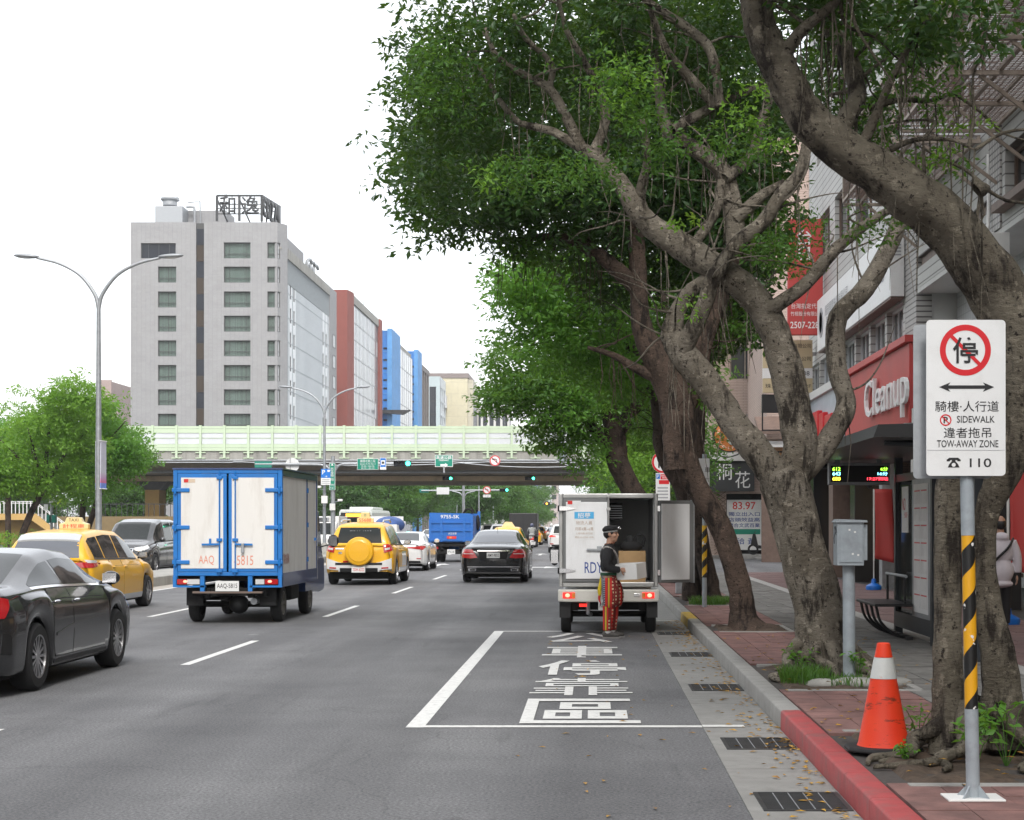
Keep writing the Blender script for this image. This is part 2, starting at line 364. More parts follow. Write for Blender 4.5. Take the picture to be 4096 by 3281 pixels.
def leaf_mat(name,c,c2,trans=.45,yellow=None):
    m,n,b = nodes(name); p = pos(n)
    col = mixc(n,noise_fac(n,p,1.3,3,.6,.3,.7),c,c2)
    col = mixc(n,noise_fac(n,p,9,2,.5,.3,.7),col,lum(c2,1.25))
    if yellow: col = mixc(n,noise_fac(n,p,.9,3,.6,.6,.75),col,yellow)
    n.links.new(col,b.inputs['Base Color']); b.inputs['Roughness'].default_value = .42; b.inputs['Specular IOR Level'].default_value = .4
    tr = nn(n,'ShaderNodeBsdfTranslucent'); tc = mixc(n,.5,col,(.25,.42,.03)); n.links.new(tc,tr.inputs[0])
    mx = nn(n,'ShaderNodeMixShader'); mx.inputs[0].default_value = trans
    n.links.new(b.outputs[0],mx.inputs[1]); n.links.new(tr.outputs[0],mx.inputs[2]); n.links.new(mx.outputs[0],n.nodes['Material Output'].inputs[0]); return m
def bark_mat(name,c,c2,dark,sc=1.0):
    m,n,b = nodes(name); p = pos(n)
    col = mixc(n,noise_fac(n,p,3.2 * sc,5,.65,.36,.64),c,c2)
    mp = nn(n,'ShaderNodeMapping'); mp.inputs['Scale'].default_value = (1,1,2.6); n.links.new(p,mp.inputs[0]); mv = nn(n,'ShaderNodeMapping'); mv.inputs['Scale'].default_value = (1,1,.3); n.links.new(p,mv.inputs[0])
    col = mixc(n,noise_fac(n,p,13 * sc,5,.7,.57,.63),col,lum(c,1.3))
    col = mixc(n,noise_fac(n,mv.outputs[0],6 * sc,6,.7,.52,.62),col,dark)
    col = mixc(n,noise_fac(n,p,24 * sc,4,.7,.58,.64),col,dark)
    n.links.new(col,b.inputs['Base Color']); b.inputs['Roughness'].default_value = .9; b.inputs['Specular IOR Level'].default_value = .25
    a = nn(n,'ShaderNodeMath',operation='ADD'); n.links.new(noise_fac(n,p,30 * sc,6,.75,.2,.8),a.inputs[0]); n.links.new(noise_fac(n,mp.outputs[0],12 * sc,6,.7,.3,.7),a.inputs[1])
    add_bump(n,b,a.outputs[0],1.0,.014); return m
M['bark_pale'] = bark_mat('pale_bark',(.27,.24,.195),(.135,.115,.088),(.038,.031,.025))
M['bark_shaded'] = bark_mat('shaded_bark',(.19,.168,.13),(.105,.09,.068),(.032,.026,.021))  # darker copy of the pale bark; shade on the sign-side trunk put into colour
M['bark_red'] = bark_mat('reddish_bark',(.125,.088,.068),(.075,.055,.044),(.026,.02,.017))
M['bark_dark'] = bark_mat('dark_bark',(.085,.062,.05),(.055,.042,.035),(.02,.016,.014),.6)
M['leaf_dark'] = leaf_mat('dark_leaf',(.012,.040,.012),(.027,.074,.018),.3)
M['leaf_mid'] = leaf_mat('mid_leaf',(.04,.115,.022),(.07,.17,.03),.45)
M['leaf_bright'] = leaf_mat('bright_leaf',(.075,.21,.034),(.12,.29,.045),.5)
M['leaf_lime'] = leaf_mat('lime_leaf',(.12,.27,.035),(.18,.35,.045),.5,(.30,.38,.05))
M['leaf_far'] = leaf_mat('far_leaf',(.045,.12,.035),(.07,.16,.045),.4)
# ---------------------------------------------------------------- ground, road, kerbs, paving
def sheet(name,m,x0,x1,y0,y1,z,parent=None,nx=1,ny=1):
    v = [(x0 + (x1 - x0) * i / nx,y0 + (y1 - y0) * j / ny,z) for j in range(ny + 1) for i in range(nx + 1)]
    f = [[j * (nx + 1) + i,j * (nx + 1) + i + 1,(j + 1) * (nx + 1) + i + 1,(j + 1) * (nx + 1) + i] for j in range(ny) for i in range(nx)]
    o = link(name,mesh(name,v,f),m,parent)
    if not parent: setp(o,kind='structure')
    return o
M['ground'] = mat('ground',(.11,.11,.108),.9,var=.15,scale=.2)
sheet('ground',M['ground'],-2500,2500,-500,4500,-.03)
sheet('road',M['asphalt'],-23,.87,-60,1200,0)
sheet('side_road',M['asphalt'],.87,120,138,172,.001); sheet('cross_road',M['asphalt'],-160,-23,138,172,.001)
PIT = [(1.78,3.02,9.35,11.75),(1.72,2.86,14.7,17.3),(1.74,2.7,22.7,24.2),(1.74,2.75,30.2,34.2)]
inpit = lambda x,y: any(a < x < b and c < y < d for a,b,c,d in PIT)
# gutter slabs
gut = empty('gutter'); setp(gut,'pale concrete gutter strip between asphalt and kerb','gutter',kind='structure')
sl = MB().box(0,.595,.004,1.996,-.06,.004).mesh('gutter_slab')
for i in range(26):
    o = link('gutter_slab',sl,M['gutter'],gut); o.location = (.872,6.95 + 2 * i,rnd.uniform(0,.002))
box_obj('gutter_slab',M['gutter'],gut,.872,1.467,58.95,135,-.06,.004)
# kerb
kerb = empty('kerb'); setp(kerb,'kerb of concrete blocks, red near the sign and yellow near the van','kerb',kind='structure')
prof = [(1.47,-.05),(1.472,.135),(1.478,.145),(1.49,.151),(1.61,.153),(1.63,.148),(1.63,-.05)]
def kerb_block(y0,y1,m):
    MB().prism(prof,y0 + .003,y1 - .003,'y').build('kerb_block',m,kerb,smooth='auto')
y = 6.2
while y < 46:
    L = 1.0 if y > 14 else .9; L = min(L,100)
    yy = y + L
    if y < 13.1 < yy: yy = 13.1
    m = M['kerb_red'] if y < 13.05 else (M['kerb_yellow'] if 25.6 < y + .4 < 28 else M['concrete'])
    kerb_block(y,yy,m); y = yy
kerb_block(y,78,M['concrete']); kerb_block(78.2,136,M['concrete'])
# pavement slab under the tiles
pv = MB().box(1.64,6.6,-60,52,-.05,.132).build('pavement',M['joint']); setp(pv,kind='structure')
MB().box(1.64,30,78,136,-.05,.148).build('pavement',M['paver_grey']); setp(bpy.data.objects['pavement.001'],kind='structure')
MB().box(1.64,60,52,78,-.05,.03).build('alley',M['asphalt']); setp(bpy.data.objects['alley'],kind='structure')
MB().box(6.6,14,-60,52,-.05,.15).build('arcade_floor',mat('arcade_floor_tile',(.10,.095,.095),.35,var=.1)); setp(bpy.data.objects['arcade_floor'],kind='structure')
def tiles(name,m,x0,x1,y0,y1,nx,ly,split):
    wx = (x1 - x0) / nx; b = MB().box(.003,wx - .003,.003,ly - .003,.11,.15).mesh(name)
    far = MB(); far.sm = True; j = 0; y = y0
    while y + ly <= y1 + .01:
        for i in range(nx):
            x = x0 + i * wx
            if not inpit(x + wx / 2,y + ly / 2):
                dz = rnd.uniform(-.003,.003)
                if y < split:
                    o = link(name,b,m,pv); o.location = (x,y,dz); o.rotation_euler = (rnd.uniform(-.004,.004),rnd.uniform(-.004,.004),0)
                else: far.box(x + .003,x + wx - .003,y + .003,y + ly - .003,.11,.15 + dz)
        y += ly; j += 1
    if far.v: o = far.build(name + 's_farther_off',m,pv); setp(o,kind='stuff')
tiles('red_paving_slab',M['paver_red'],1.645,2.765,7.6,51.7,4,.45,36)
tiles('grey_paving_slab',M['paver_grey'],2.77,4.17,8.6,51.7,4,.45,32)
tiles('dull_red_paving_slab',mat('dull_red_paver',(.17,.105,.10),.85,var=.18,scale=2,bump=.2,bscale=90),4.42,6.6,14.0,51.7,5,.45,30)
for k in range(10): box_obj('granite_strip',M['granite'],pv,4.175,4.415,8.6 + 4 * k,12.594 + 4 * k,.11,.151)
# tree pits with soil
def pit(name,a,b,c,d,label):
    g = empty(name,((a + b) / 2,c,.14),label=label,cat='tree pit'); ox,oy = (a + b) / 2,c
    n,mm = 26,34; V = []; F = []
    for j in range(mm + 1):
        for i in range(n + 1):
            x = a + (b - a) * i / n; y = c + (d - c) * j / mm
            z = .012 + .05 * noise.fractal(Vector((x * 3,y * 3,3)),1,2,4); e = min(i,n - i,j,mm - j)
            V.append((x - ox,y - oy,(z if e else -.02)))
    for j in range(mm):
        for i in range(n): q = j * (n + 1) + i; F.append([q,q + 1,q + n + 2,q + n + 1])
    link('soil',mesh('soil',V,F,True),M['soil'],g)
    for x0,x1,y0,y1 in ((a - .02,b + .02,c - .07,c + .02),(a - .02,b + .02,d - .02,d + .07),(b - .02,b + .05,c + .02,d - .02)):
        box_obj('edging_stone',M['concrete'],g,x0 - ox,x1 - ox,y0 - oy,y1 - oy,-.03,.018,.006)
    return g
pit('tree_pit',*PIT[0],'soil bed with surface roots around the trunk behind the no-parking sign')
pit('tree_pit',*PIT[1],'grassy soil bed around the forked trunk beside the grey cabinet post')
pit('tree_pit',*PIT[2],'narrow soil bed around the leaning reddish trunk'); pit('tree_pit',*PIT[3],'weedy soil bed around the dark trunk beside the open van door')
# median and far pavements
med = MB().prism([(-12.9,-.05),(-12.9,.24),(-12.85,.27),(-11.35,.27),(-11.3,.24),(-11.3,-.05)],12,131,'y').build('median_kerb',M['concrete_stain']); setp(med,kind='structure')
med = MB().prism([(-12.9,-.05),(-12.9,.24),(-12.85,.27),(-11.35,.27),(-11.3,.24),(-11.3,-.05)],178,700,'y').build('median_kerb',M['concrete_stain']); setp(med,kind='structure')
sheet('median_gutter',mat('pale_gutter',(.36,.33,.29),.85,var=.1,scale=4),-11.3,-10.72,12,131,.004)
for y0,y1 in ((-60,134),(178,900)):
    o = MB().box(-38,-23,y0,y1,-.05,.15).build('far_pavement',M['paver_grey']); setp(o,kind='structure')
o = MB().box(1.5,30,178,900,-.05,.15).build('far_pavement',M['paver_grey']); setp(o,kind='structure')
# painted markings
mk = empty('road_markings'); setp(mk,'white painted lane lines, arrows and bus stop box','road marking',kind='structure')
dash = mesh('lane_dash',[(-.055,0,0),(.055,0,0),(.055,4,0),(-.055,4,0)],[[0,1,2,3]])
for X in (-4.65,-7.7):
    for k in range(13):
        o = link('lane_dash',dash,M['paint_white'],mk); o.location = (X,9.1 + 10 * k,.004)
for k in range(6):
    for X in (-4.65,-7.7,-1.6): o = link('lane_dash',dash,M['paint_white'],mk); o.location = (X,185 + 20 * k,.004)
sheet('edge_line',M['paint_white'],-10.7,-10.58,12,131,.005,mk)
sheet('bay_line',M['paint_white'],-1.475,-1.33,13.2,25.2,.004,mk); sheet('bay_line',M['paint_white'],-1.33,.868,13.2,13.33,.005,mk)
sheet('bay_line',M['paint_white'],.87,1.2,13.2,13.33,.009,mk); sheet('bay_line',M['paint_white'],-1.33,.868,25.07,25.2,.005,mk)
sheet('bay_line',M['paint_white'],-.5,.868,27.7,27.85,.005,mk); sheet('bay_line',M['paint_white'],.87,1.4,27.7,27.85,.009,mk)
for ch,yc,h,xc in (('公',23.7,2.0,-.17),('車',21.1,1.9,-.13),('停',18.75,1.9,-.12),('靠',16.55,1.75,-.11),('區',14.4,1.9,-.1)):
    text(ch,M['paint_white'],mk,(xc,yc,.0065),.98,h,'U','painted_character',bold=0 if ch in '靠' else .012)
def arrow(x,y,kind):
    if kind == 's': p = [(-.08,0),(.08,0),(.08,3),(.4,3),(0,5),(-.4,3),(-.08,3)]
    else: p = [(-.08,0),(.08,0),(.08,2.6),(.5,2.6),(.5,1.9),(1.1,3.1),(.5,4.2),(.5,3.5),(-.08,3.5)]
    link('arrow_mark',mesh('arrow_mark',[(a,b,0) for a,b in p],[list(range(len(p)))]),M['paint_white'],mk).location = (x,y,.005)
for x,y,k in ((-6.1,64,'s'),(-2.3,60,'r'),(-2.8,88,'s'),(-6.1,95,'s'),(-2.6,104,'r'),(-6,118,'s')): arrow(x,y,k)
sheet('stop_line',M['paint_white'],-10.6,.86,128,128.5,.006,mk)
# drain grates in the gutter
def grate(y,label):
    g = empty('drain_grate',(1.205,y,.004),label=label,cat='drain grate',group='drain grates along the gutter')
    fr = MB(); fr.box(-.25,.25,-.32,-.29,-.02,.008); fr.box(-.25,.25,.29,.32,-.02,.008); fr.box(-.25,-.225,-.29,.29,-.02,.008); fr.box(.225,.25,-.29,.29,-.02,.008)
    fr.build('frame',M['steel_dark'],g)
    b = MB()
    for i in range(27): b.box(-.225,.225,-.285 + i * .0217,-.285 + i * .0217 + .010,-.012,.005)
    b.build('grille',M['steel_dark'],g)
    for i in range(4): box_obj('cross_bar',M['galv'],g,-.14 + i * .09,-.134 + i * .09,-.29,.29,-.01,.0075)
    box_obj('shaft',M['under'],g,-.225,.225,-.29,.29,-.012,-.0105)
for y,l in ((9.65,'drain grate beside the red kerb, nearest to the camera'),(12.2,'drain grate just in front of the bus bay line'),(16.4,'drain grate beside the grey kerb across from the forked tree'),
             (20.6,'drain grate beside the painted character for car'),(24.6,'drain grate under the open door of the parked van')): grate(y,l)
# fallen leaves
def leaf_litter():
    V = []; F = []
    for k in range(750):
        r = rnd.random()
        if r < .5: x = 1.45 - abs(rnd.gauss(0,.16)); y = rnd.uniform(9,28); z = .012
        elif r < .62: x = rnd.uniform(-.6,1.3); y = rnd.uniform(9,24); z = .008
        else: x = rnd.uniform(1.65,3.6); y = rnd.uniform(8.8,22); z = .157
        if inpit(x,y): z = .2
        a = rnd.uniform(0,6.28); l = rnd.uniform(.02,.042); q = l * .4; c,s = math.cos(a),math.sin(a); t = rnd.uniform(-.25,.25) * l
        n = len(V); V += [(x - c * l,y - s * l,z),(x + s * q,y - c * q,z + .004 + abs(t)),(x + c * l,y + s * l,z + abs(t) * .7),(x - s * q,y + c * q,z + .006)]
        F.append([n,n + 1,n + 2]); F.append([n,n + 2,n + 3])
    m,n,b = nodes('fallen_leaf'); rp = noise_fac(n,pos(n),30,1,.5,.3,.7); c = mixc(n,rp,(.55,.32,.03),(.22,.11,.03)); n.links.new(c,b.inputs['Base Color']); b.inputs['Roughness'].default_value = .7
    setp(link('fallen_leaves',mesh('fallen_leaves',V,F),m),'yellow leaves fallen along the gutter and pavement','leaves',kind='stuff')
leaf_litter()
# ---------------------------------------------------------------- elevated road
def elevated_road():
    g = empty('elevated_road',(0,140,0),label='elevated road with pale green noise barrier crossing over the street',cat='overpass')
    x0,x1 = -95,70
    box_obj('parapet',M['concrete_stain'],g,x0,x1,.05,.4,7.05,8.05,0)
    box_obj('deck',M['soffit'],g,x0,x1,.4,30,7.08,7.45)
    MB().prism([(5.6,7.08),(6.2,6.0),(7.2,6.0),(7.2,7.08)],x0,x1,'x').build('girder',M['soffit'],g)
    for y in (14,21,28): box_obj('girder',M['soffit'],g,x0,x1,y,y + 1.2,5.9,7.08)
    # lower tan crossbeam with its piers
    MB().prism([(9.5,5.5),(9.5,5.98),(26,5.98),(26,5.5)],x0,x1,'x').build('cross_beam',M['beam_tan'],g)
    for x in (-39.5,-62,22,45):
        p = box_obj('pier',M['yellow_paint_wall'],g,x - .65,x + .65,10.2,12.6,-.1,4.75,.05)
        MB().prism([(-.65,4.75),(.65,4.75),(1.4,5.5),(-1.4,5.5)],10.3,12.5,'y').build('pier_head',M['steel_dark'],g).location = (x,0,0)
        p = box_obj('pier',M['yellow_paint_wall'],g,x - .65,x + .65,24,26,-.1,5.5)
    # pipes along the soffit
    MB().tube([(x0,-.02,7.0),(x1,-.02,7.0)],.06,8).build('pipe',M['galv'],g); MB().tube([(x0,-.05,6.82),(x1,-.05,6.82)],.05,8).build('pipe',M['galv'],g)
    MB().tube([(x0,5.4,6.2),(x1,5.4,6.2)],.13,8).build('pipe',M['galv'],g)
    # sagging cables
    for k,(a,b,dz) in enumerate(((-30,-8,.35),(-12,3,.5),(-3,6,.9))):
        pts = [(a + (b - a) * t,-.2 - .05 * k,6.9 - dz * 4 * t * (1 - t)) for t in np.linspace(0,1,14)]
        MB().tube(pts,.045,6).build('cable',M['galv'],g)
    # noise barrier
    sp = 2.0; n = 45; bz0,bz1 = 7.78,9.86
    pm = MB().box(-.09,.09,-.16,.03,bz0 - .62,bz1 + .02).box(-.12,.12,-.14,.02,bz1 + .02,bz1 + .06).mesh('post')
    br = MB().box(-.42,.42,-.1,.04,bz0 - .18,bz0 - .1).box(-.42,.42,-.1,.04,bz0 - .64,bz0 - .56).mesh('bracket')
    rails = []
    for a,b,d in ((1.87,2.08,.06),(1.50,1.86,.0),(1.04,1.1,-.05),(.28,.58,.0),(0,.27,.06)):
        rails.append((MB().box(.095,sp - .095,-.06 - d * .4,.04,bz0 + a,bz0 + b - .012).mesh('rail_panel'),'rail_panel','barrier_green'))
    for a,b in ((1.11,1.49),(.59,1.03)): rails.append((MB().box(.11,sp - .11,-.01,.02,bz0 + a,bz0 + b).mesh('pane'),'pane','barrier_white'))
    start = -64.75
    for i in range(n):
        x = start + i * sp; o = link('post',pm,M['barrier_green'],g); o.location.x = x; o = link('bracket',br,M['barrier_green'],g); o.location.x = x
        for me,nm,mt in rails: o = link(nm,me,M[mt],g); o.location.x = x
    tail = MB().box(-95,start - .1,-.05,.04,bz0,bz1).box(start + n * sp,70,-.05,.04,bz0,bz1).build('barrier_end',M['barrier_green'],g)
    # two poles clamped to the parapet
    for x in (-2.5,): MB().tube([(x,-.3,6.9),(x,-.3,10.8)],.16,10).box(x - .35,x + .35,-.5,-.02,7.3,7.9).build('drain_pipe',M['grey_paint'],g)
    # hanging strip lights under the deck at the far left
    for x in (-46.5,-45): box_obj('strip_light',glow('strip_light_tube',(1,1,.95),1.5),g,x - .55,x + .55,8.0,8.15,5.1,5.2); MB().tube([(x,8.07,5.2),(x,8.07,7.08)],.015,6).build('hanger',M['galv'],g)
elevated_road()
# ---------------------------------------------------------------- hotel tower
M['hotel_tile'] = brick_mat('grey_ribbed_tile',(.345,.348,.358),(.318,.32,.33),(.215,.217,.225),.55,.14,.012,'auto',.75,.3,.1,0,dirt=(.27,.265,.26),dfac=.5)
M['curtain'] = mat('net_curtain',(.52,.56,.54),.9,var=.25,scale=2.2,stretch=(3,3,.02))
M['hotel_glass'] = clear_glass('hotel_glass',(.78,.84,.82),.80,.04)
M['bronze_glass'] = plain('bronze_glass',(.055,.042,.032),.3,spec=.15); M['navy_glass'] = plain('navy_glass',(.02,.024,.034),.25,spec=.25)
M['dark_frame'] = plain('dark_frame',(.06,.062,.06),.5)
M['white_clad'] = mat('white_cladding',(.62,.65,.68),.35,var=.06,scale=.3)
def win_mesh(w,h,sill=.32,cols=(.18,.82),fw=.07):
    """frame only, local x 0..w, z 0..h, front at y=0"""
    b = MB(); b.box(0,w,0,.1,0,fw).box(0,w,0,.1,h - fw,h).box(0,fw,0,.1,fw,h - fw).box(w - fw,w,0,.1,fw,h - fw)
    if sill: b.box(fw,w - fw,.005,.09,h * sill - .03,h * sill + .03)
    for c in cols: b.box(w * c - .025,w * c + .025,.012,.08,fw,h - fw)
    return b.mesh('window')
_wm = {}
def window(parent,x,y,z,w,h,glass,frame,curtain=None,sill=.32,cols=(.18,.82),face='S',name='window',cdep=.22):
    """window part with pane (and curtain) sub-parts; face S looks to -Y, E looks to +X, W to -X"""
    k = (round(w,3),round(h,3),sill,cols)
    if k not in _wm: _wm[k] = (win_mesh(w,h,sill,cols),MB().box(.05,w - .05,.045,.055,.05,h - .05).mesh('pane'),MB().box(.03,w - .03,cdep,cdep + .02,.03,h - .03).mesh('curtain'))
    a,p,c = (q if i == 0 else q for i,q in enumerate(_wm[k]))
    def lk(nm,me,m,par):
        o = bpy.data.objects.new(nm,me); COL.objects.link(o); o.parent = par
        if not me.materials: me.materials.append(None)
        o.material_slots[0].link = 'OBJECT'; o.material_slots[0].material = m; return o
    o = lk(name,a,frame,parent); o.location = (x,y,z); o.rotation_euler = (0,0,{'S': 0,'E': R(90),'W': R(-90)}.get(face,face if not isinstance(face,str) else 0))
    lk('pane',p,glass,o)
    if curtain: lk('curtain',c,curtain,o)
    return o
def hotel():
    Y0 = 207.0; s = Y0 / FPX
    X = lambda px: (px - VX) * s
    Zp = lambda py: EYE + (VY - py) * s
    g = empty('hotel_tower',(X(830),Y0,0),label='grey tiled hotel tower with a lettered roof frame',cat='building'); ox = X(830)
    rows = [388,527,670,809,951,1093,1233,1373]
    c3 = lambda cx: X(400 + .6957 * cx) - ox
    z3 = lambda cy: Zp(700 + .6957 * cy)
    wh = 92 * .6957 * s; top = z3(272)
    opens1 = [(c3(333),c3(438),z3(r) - wh,z3(r)) for r in rows[1:]] + [(c3(235),c3(435),z3(480),z3(392))]
    for k in range(3): opens1.append((c3(333),c3(438),z3(1513 + 141 * k) - wh,z3(1513 + 141 * k)))
    opens2 = [(c3(712),c3(865),z3(r) - wh,z3(r)) for r in rows + [1513,1654,1795]]
    opens3 = [(c3(962),c3(1020),z3(r) - wh,z3(r)) for r in rows + [1513,1654,1795]]
    pl = lambda u,d,z: (u,d,z)
    m = M['hotel_tile']
    wall_mb(MB(),c3(176),c3(552),0,top,opens1,pl,.5).build('front_wall',m,g)
    wall_mb(MB(),c3(598),c3(1020),0,top,opens2 + opens3,pl,.5).build('front_wall',m,g)
    for o in opens1[:-4] + opens1[-3:] + opens2:
        cw = o[1] - o[0]
        window(g,o[0],.28,o[2],cw,wh,M['hotel_glass'],M['dark_frame'],M['curtain'],.3,(.55,) if cw < 2.5 else (.18,.82))
    o = opens1[-4]; window(g,o[0],.28,o[2],o[1] - o[0],o[3] - o[2],M['navy_glass'],M['dark_frame'],None,0,(.2,.5,.8))
    for o in opens3: window(g,o[0],.28,o[2],o[1] - o[0],wh,M['hotel_glass'],M['dark_frame'],M['plaster_white'] if rnd.random() < .5 else M['curtain'],.3,())
    # dark glazed slot between the two front walls
    z = z3(310); k = 0
    while z > 1:
        box_obj('slot_pane',M['navy_glass'] if k % 2 == 0 else M['bronze_glass'],g,c3(552) + .05,c3(598) - .05,.12,.2,z - 1.98,z); k += 1; z -= 2.02
    box_obj('slot_back',M['dark_frame'],g,c3(552),c3(598),.22,.5,0,top - .1)
    # chamfered corner with window halves, then the side wall that faces the street
    xa = c3(1020); xb = X(1139) - ox; xs = xb
    for y_end,z_hi in ((0,0),):
        P0 = Vector((xa,0,0)); P1 = Vector((xs,1.9,0)); d = (P1 - P0); L = d.length; u_ = d / L; nrm = Vector((-u_.y,u_.x,0))
        wall_mb(MB(),0,L,0,top - .02,[(.02,.62,o[2],o[3]) for o in opens3],lambda u,dd,z: tuple(P0 + u_ * u + nrm * dd + Vector((0,0,z))),.4).build('corner_wall',m,g)
        for o in opens3:
            a = P0 + u_ * .02 + nrm * .15; window(g,a.x,a.y,o[2],.6,wh,M['barrier_white'],M['dark_frame'],None,.3,(),face=math.atan2(u_.y,u_.x))
    yE = 38.0 * 0 + (6700 * -(X(1139)) / (2370 - 1319)) - Y0      # far end of the white side wall
    sx = xs
    top2 = top - 2.9
    MB().box(sx - 6,sx - .25,1.9,yE + 6,0,top2 - .05).build('core',M['dark_frame'],g)
    yw = 2.6; ys = []
    side_open = []
    sw = .95
    for k in range(9):
        zt = z3(527) - 1.55 - 3.03 * k
        for yc in (4.2,6.7,yE - 5.6,yE - 2.9):
            if k == 0 and yc > 10: continue
            side_open.append((yc,yc + sw,zt - 1.9,zt))
    wall_mb(MB(),2.05,yE,0,top2 - 4.4,side_open,lambda u,d,z: (sx - .12 - d,u,z),.3).build('side_cladding',M['white_clad'],g)
    for o in side_open: window(g,sx - .2,o[0],o[2],sw,1.9,plain('side_window_glass',(.03,.034,.04),.45,spec=.2),M['dark_frame'],None,0,(.5,),face='E')
    rb = MB().box(sx - .13,sx - .06,0,.07,0,top2 - 4.4).mesh('rib')
    y = 2.5
    while y < yE - .3:
        if not any(o[0] - .1 < y < o[1] + .1 for o in side_open): o = link('rib',rb,M['grey_paint'],g); o.location.y = y
        y += .86
    for k in range(11): box_obj('floor_band',M['grey_paint'],g,sx - .125,sx - .09,2.06,yE,top2 - 5.6 - 3.03 * k,top2 - 5.5 - 3.03 * k)
    box_obj('louvre_back',M['dark_frame'],g,sx - .5,sx - .3,2.05,yE,top2 - 4.35,top2 - 1.3)
    y = 2.2; lv = MB().box(sx - .3,sx - .08,0,.12,top2 - 4.3,top2 - 1.3).mesh('louvre')
    while y < yE - .2: o = link('louvre',lv,M['grey_paint'],g); o.location.y = y; y += .62
    box_obj('cornice',M['concrete_stain'],g,sx - .6,sx + .02,2.0,yE,top2 - 1.28,top2)
    box_obj('side_pilaster',m,g,sx - 1.2,sx + .05,yE + .02,yE + 6.2,0,top2 - .03)
    for k in range(8): window(g,sx + .1,yE + 2.4,top2 - 8.5 - 3.03 * k,2.4,1.9,M['barrier_white'],M['dark_frame'],None,0,(.5,),face='E')
    box_obj('roof',M['concrete'],g,c3(176) + .05,sx - .5,.55,34,top - 3.2,top - 2.95)
    box_obj('rear_block',m,g,c3(176) + .02,c3(552),.52,34,0,top - .4); box_obj('rear_block',m,g,c3(598),c3(1010),.52,20,0,top - .6)
    # things fixed on the roof
    xq = lambda px,d: (px - VX) * (Y0 + d) / FPX - ox
    zq = lambda py,d: EYE + (VY - py) * (Y0 + d) / FPX
    box_obj('plant_room',M['galv'],g,xq(620,4),xq(730,4),4,9,top - .5,zq(824,4),.05); box_obj('plant_room',M['hotel_tile'],g,xq(735,7),xq(905,7),7,12,top - .5,zq(843,7))
    MB().lathe([(.9,0),(.9,.5),(1.15,.75),(1.15,.95)],20,(xq(680,6),6,zq(824,6))).build('cooling_fan',M['galv'],g,smooth='auto')
    MB().bar((xq(680,6),6,zq(803,6)),(xq(715,6),6,zq(797,6)),.9,.4).build('fan_motor',M['galv'],g)
    MB().tube(spline([(xq(745,6),6,zq(828,6)),(xq(772,6),6,zq(828,6)),(xq(778,6),6,zq(840,6)),(xq(778,6),6,top)],4),.16,8).build('duct',M['galv'],g)
    MB().tube([(xq(752,6),6,zq(811,6)),(xq(800,6),6,zq(806,6)),(xq(802,6),6,top)],.09,6).build('davit',M['galv'],g)
    MB().tube([(xq(905,5),5,top),(xq(905,5),5,zq(715,5))],[.07,.03],6).build('antenna',M['galv'],g)
    # sign frame, front panel and side panel
    fr = MB(); xl,xr = xq(868,2),xq(1047,2); zb,zt = zq(885,2),zq(783,2)
    for x in (xl,(xl + xr) / 2,xr): fr.bar((x,2,zb),(x,2,zt),.28)
    for z,t in ((zt,.22),(zb + .9,.12),((zb + zt) / 2,.1),(zb + 2.1,.1)): fr.bar((xl,2,z),(xr,2,z),t)
    for x in np.linspace(xl,xr,7): fr.bar((x,2.1,zb + .9),(x,2.1,zt),.07)
    yE2 = 9.5
    for z,t in ((zt,.22),(zb + .9,.12),(zb + 2.1,.1)): fr.bar((xr,2,z),(xr + .9,yE2,z),t)
    for k in range(5): x = xr + .9 * k / 4; y = 2 + (yE2 - 2) * k / 4; fr.bar((x,y,zb - .6),(x,y,zt),.16)
    for x in (xl,(xl + xr) / 2,xr): fr.bar((x,2,zt - .4),(x + .8,6,zb - .1),.14)
    fr.build('sign_frame',M['steel_dark'],g)
    text('和',M['steel_dark'],g,((xl * .76 + xr * .24),1.8,(zb + zt) / 2 + .35),2.0,2.3,'S','roof_letter',.012,depth=.15); text('逸',M['steel_dark'],g,((xl * .25 + xr * .75),1.8,(zb + zt) / 2 + .35),2.2,2.3,'S','roof_letter',.012,depth=.15)
    for k,ch in enumerate('COZZI'): text(ch,M['steel_dark'],g,(xr + .25 + .15 * k,2.6 + 1.5 * k,(zb + zt) / 2 + .25),1.3,2.5,'E','roof_letter',.03,rot=(0,0,-.11),depth=.2)
    for k in range(3): MB().tube(spline([(sx - .3,18 + 2.6 * k,top2),(sx - .3,18 + 2.6 * k,top2 + .9),(sx,18.6 + 2.6 * k,top2 + 1.2),(sx + .1,19.3 + 2.6 * k,top2 + .8)],4),.22,8).build('vent_pipe',M['galv'],g)
hotel()
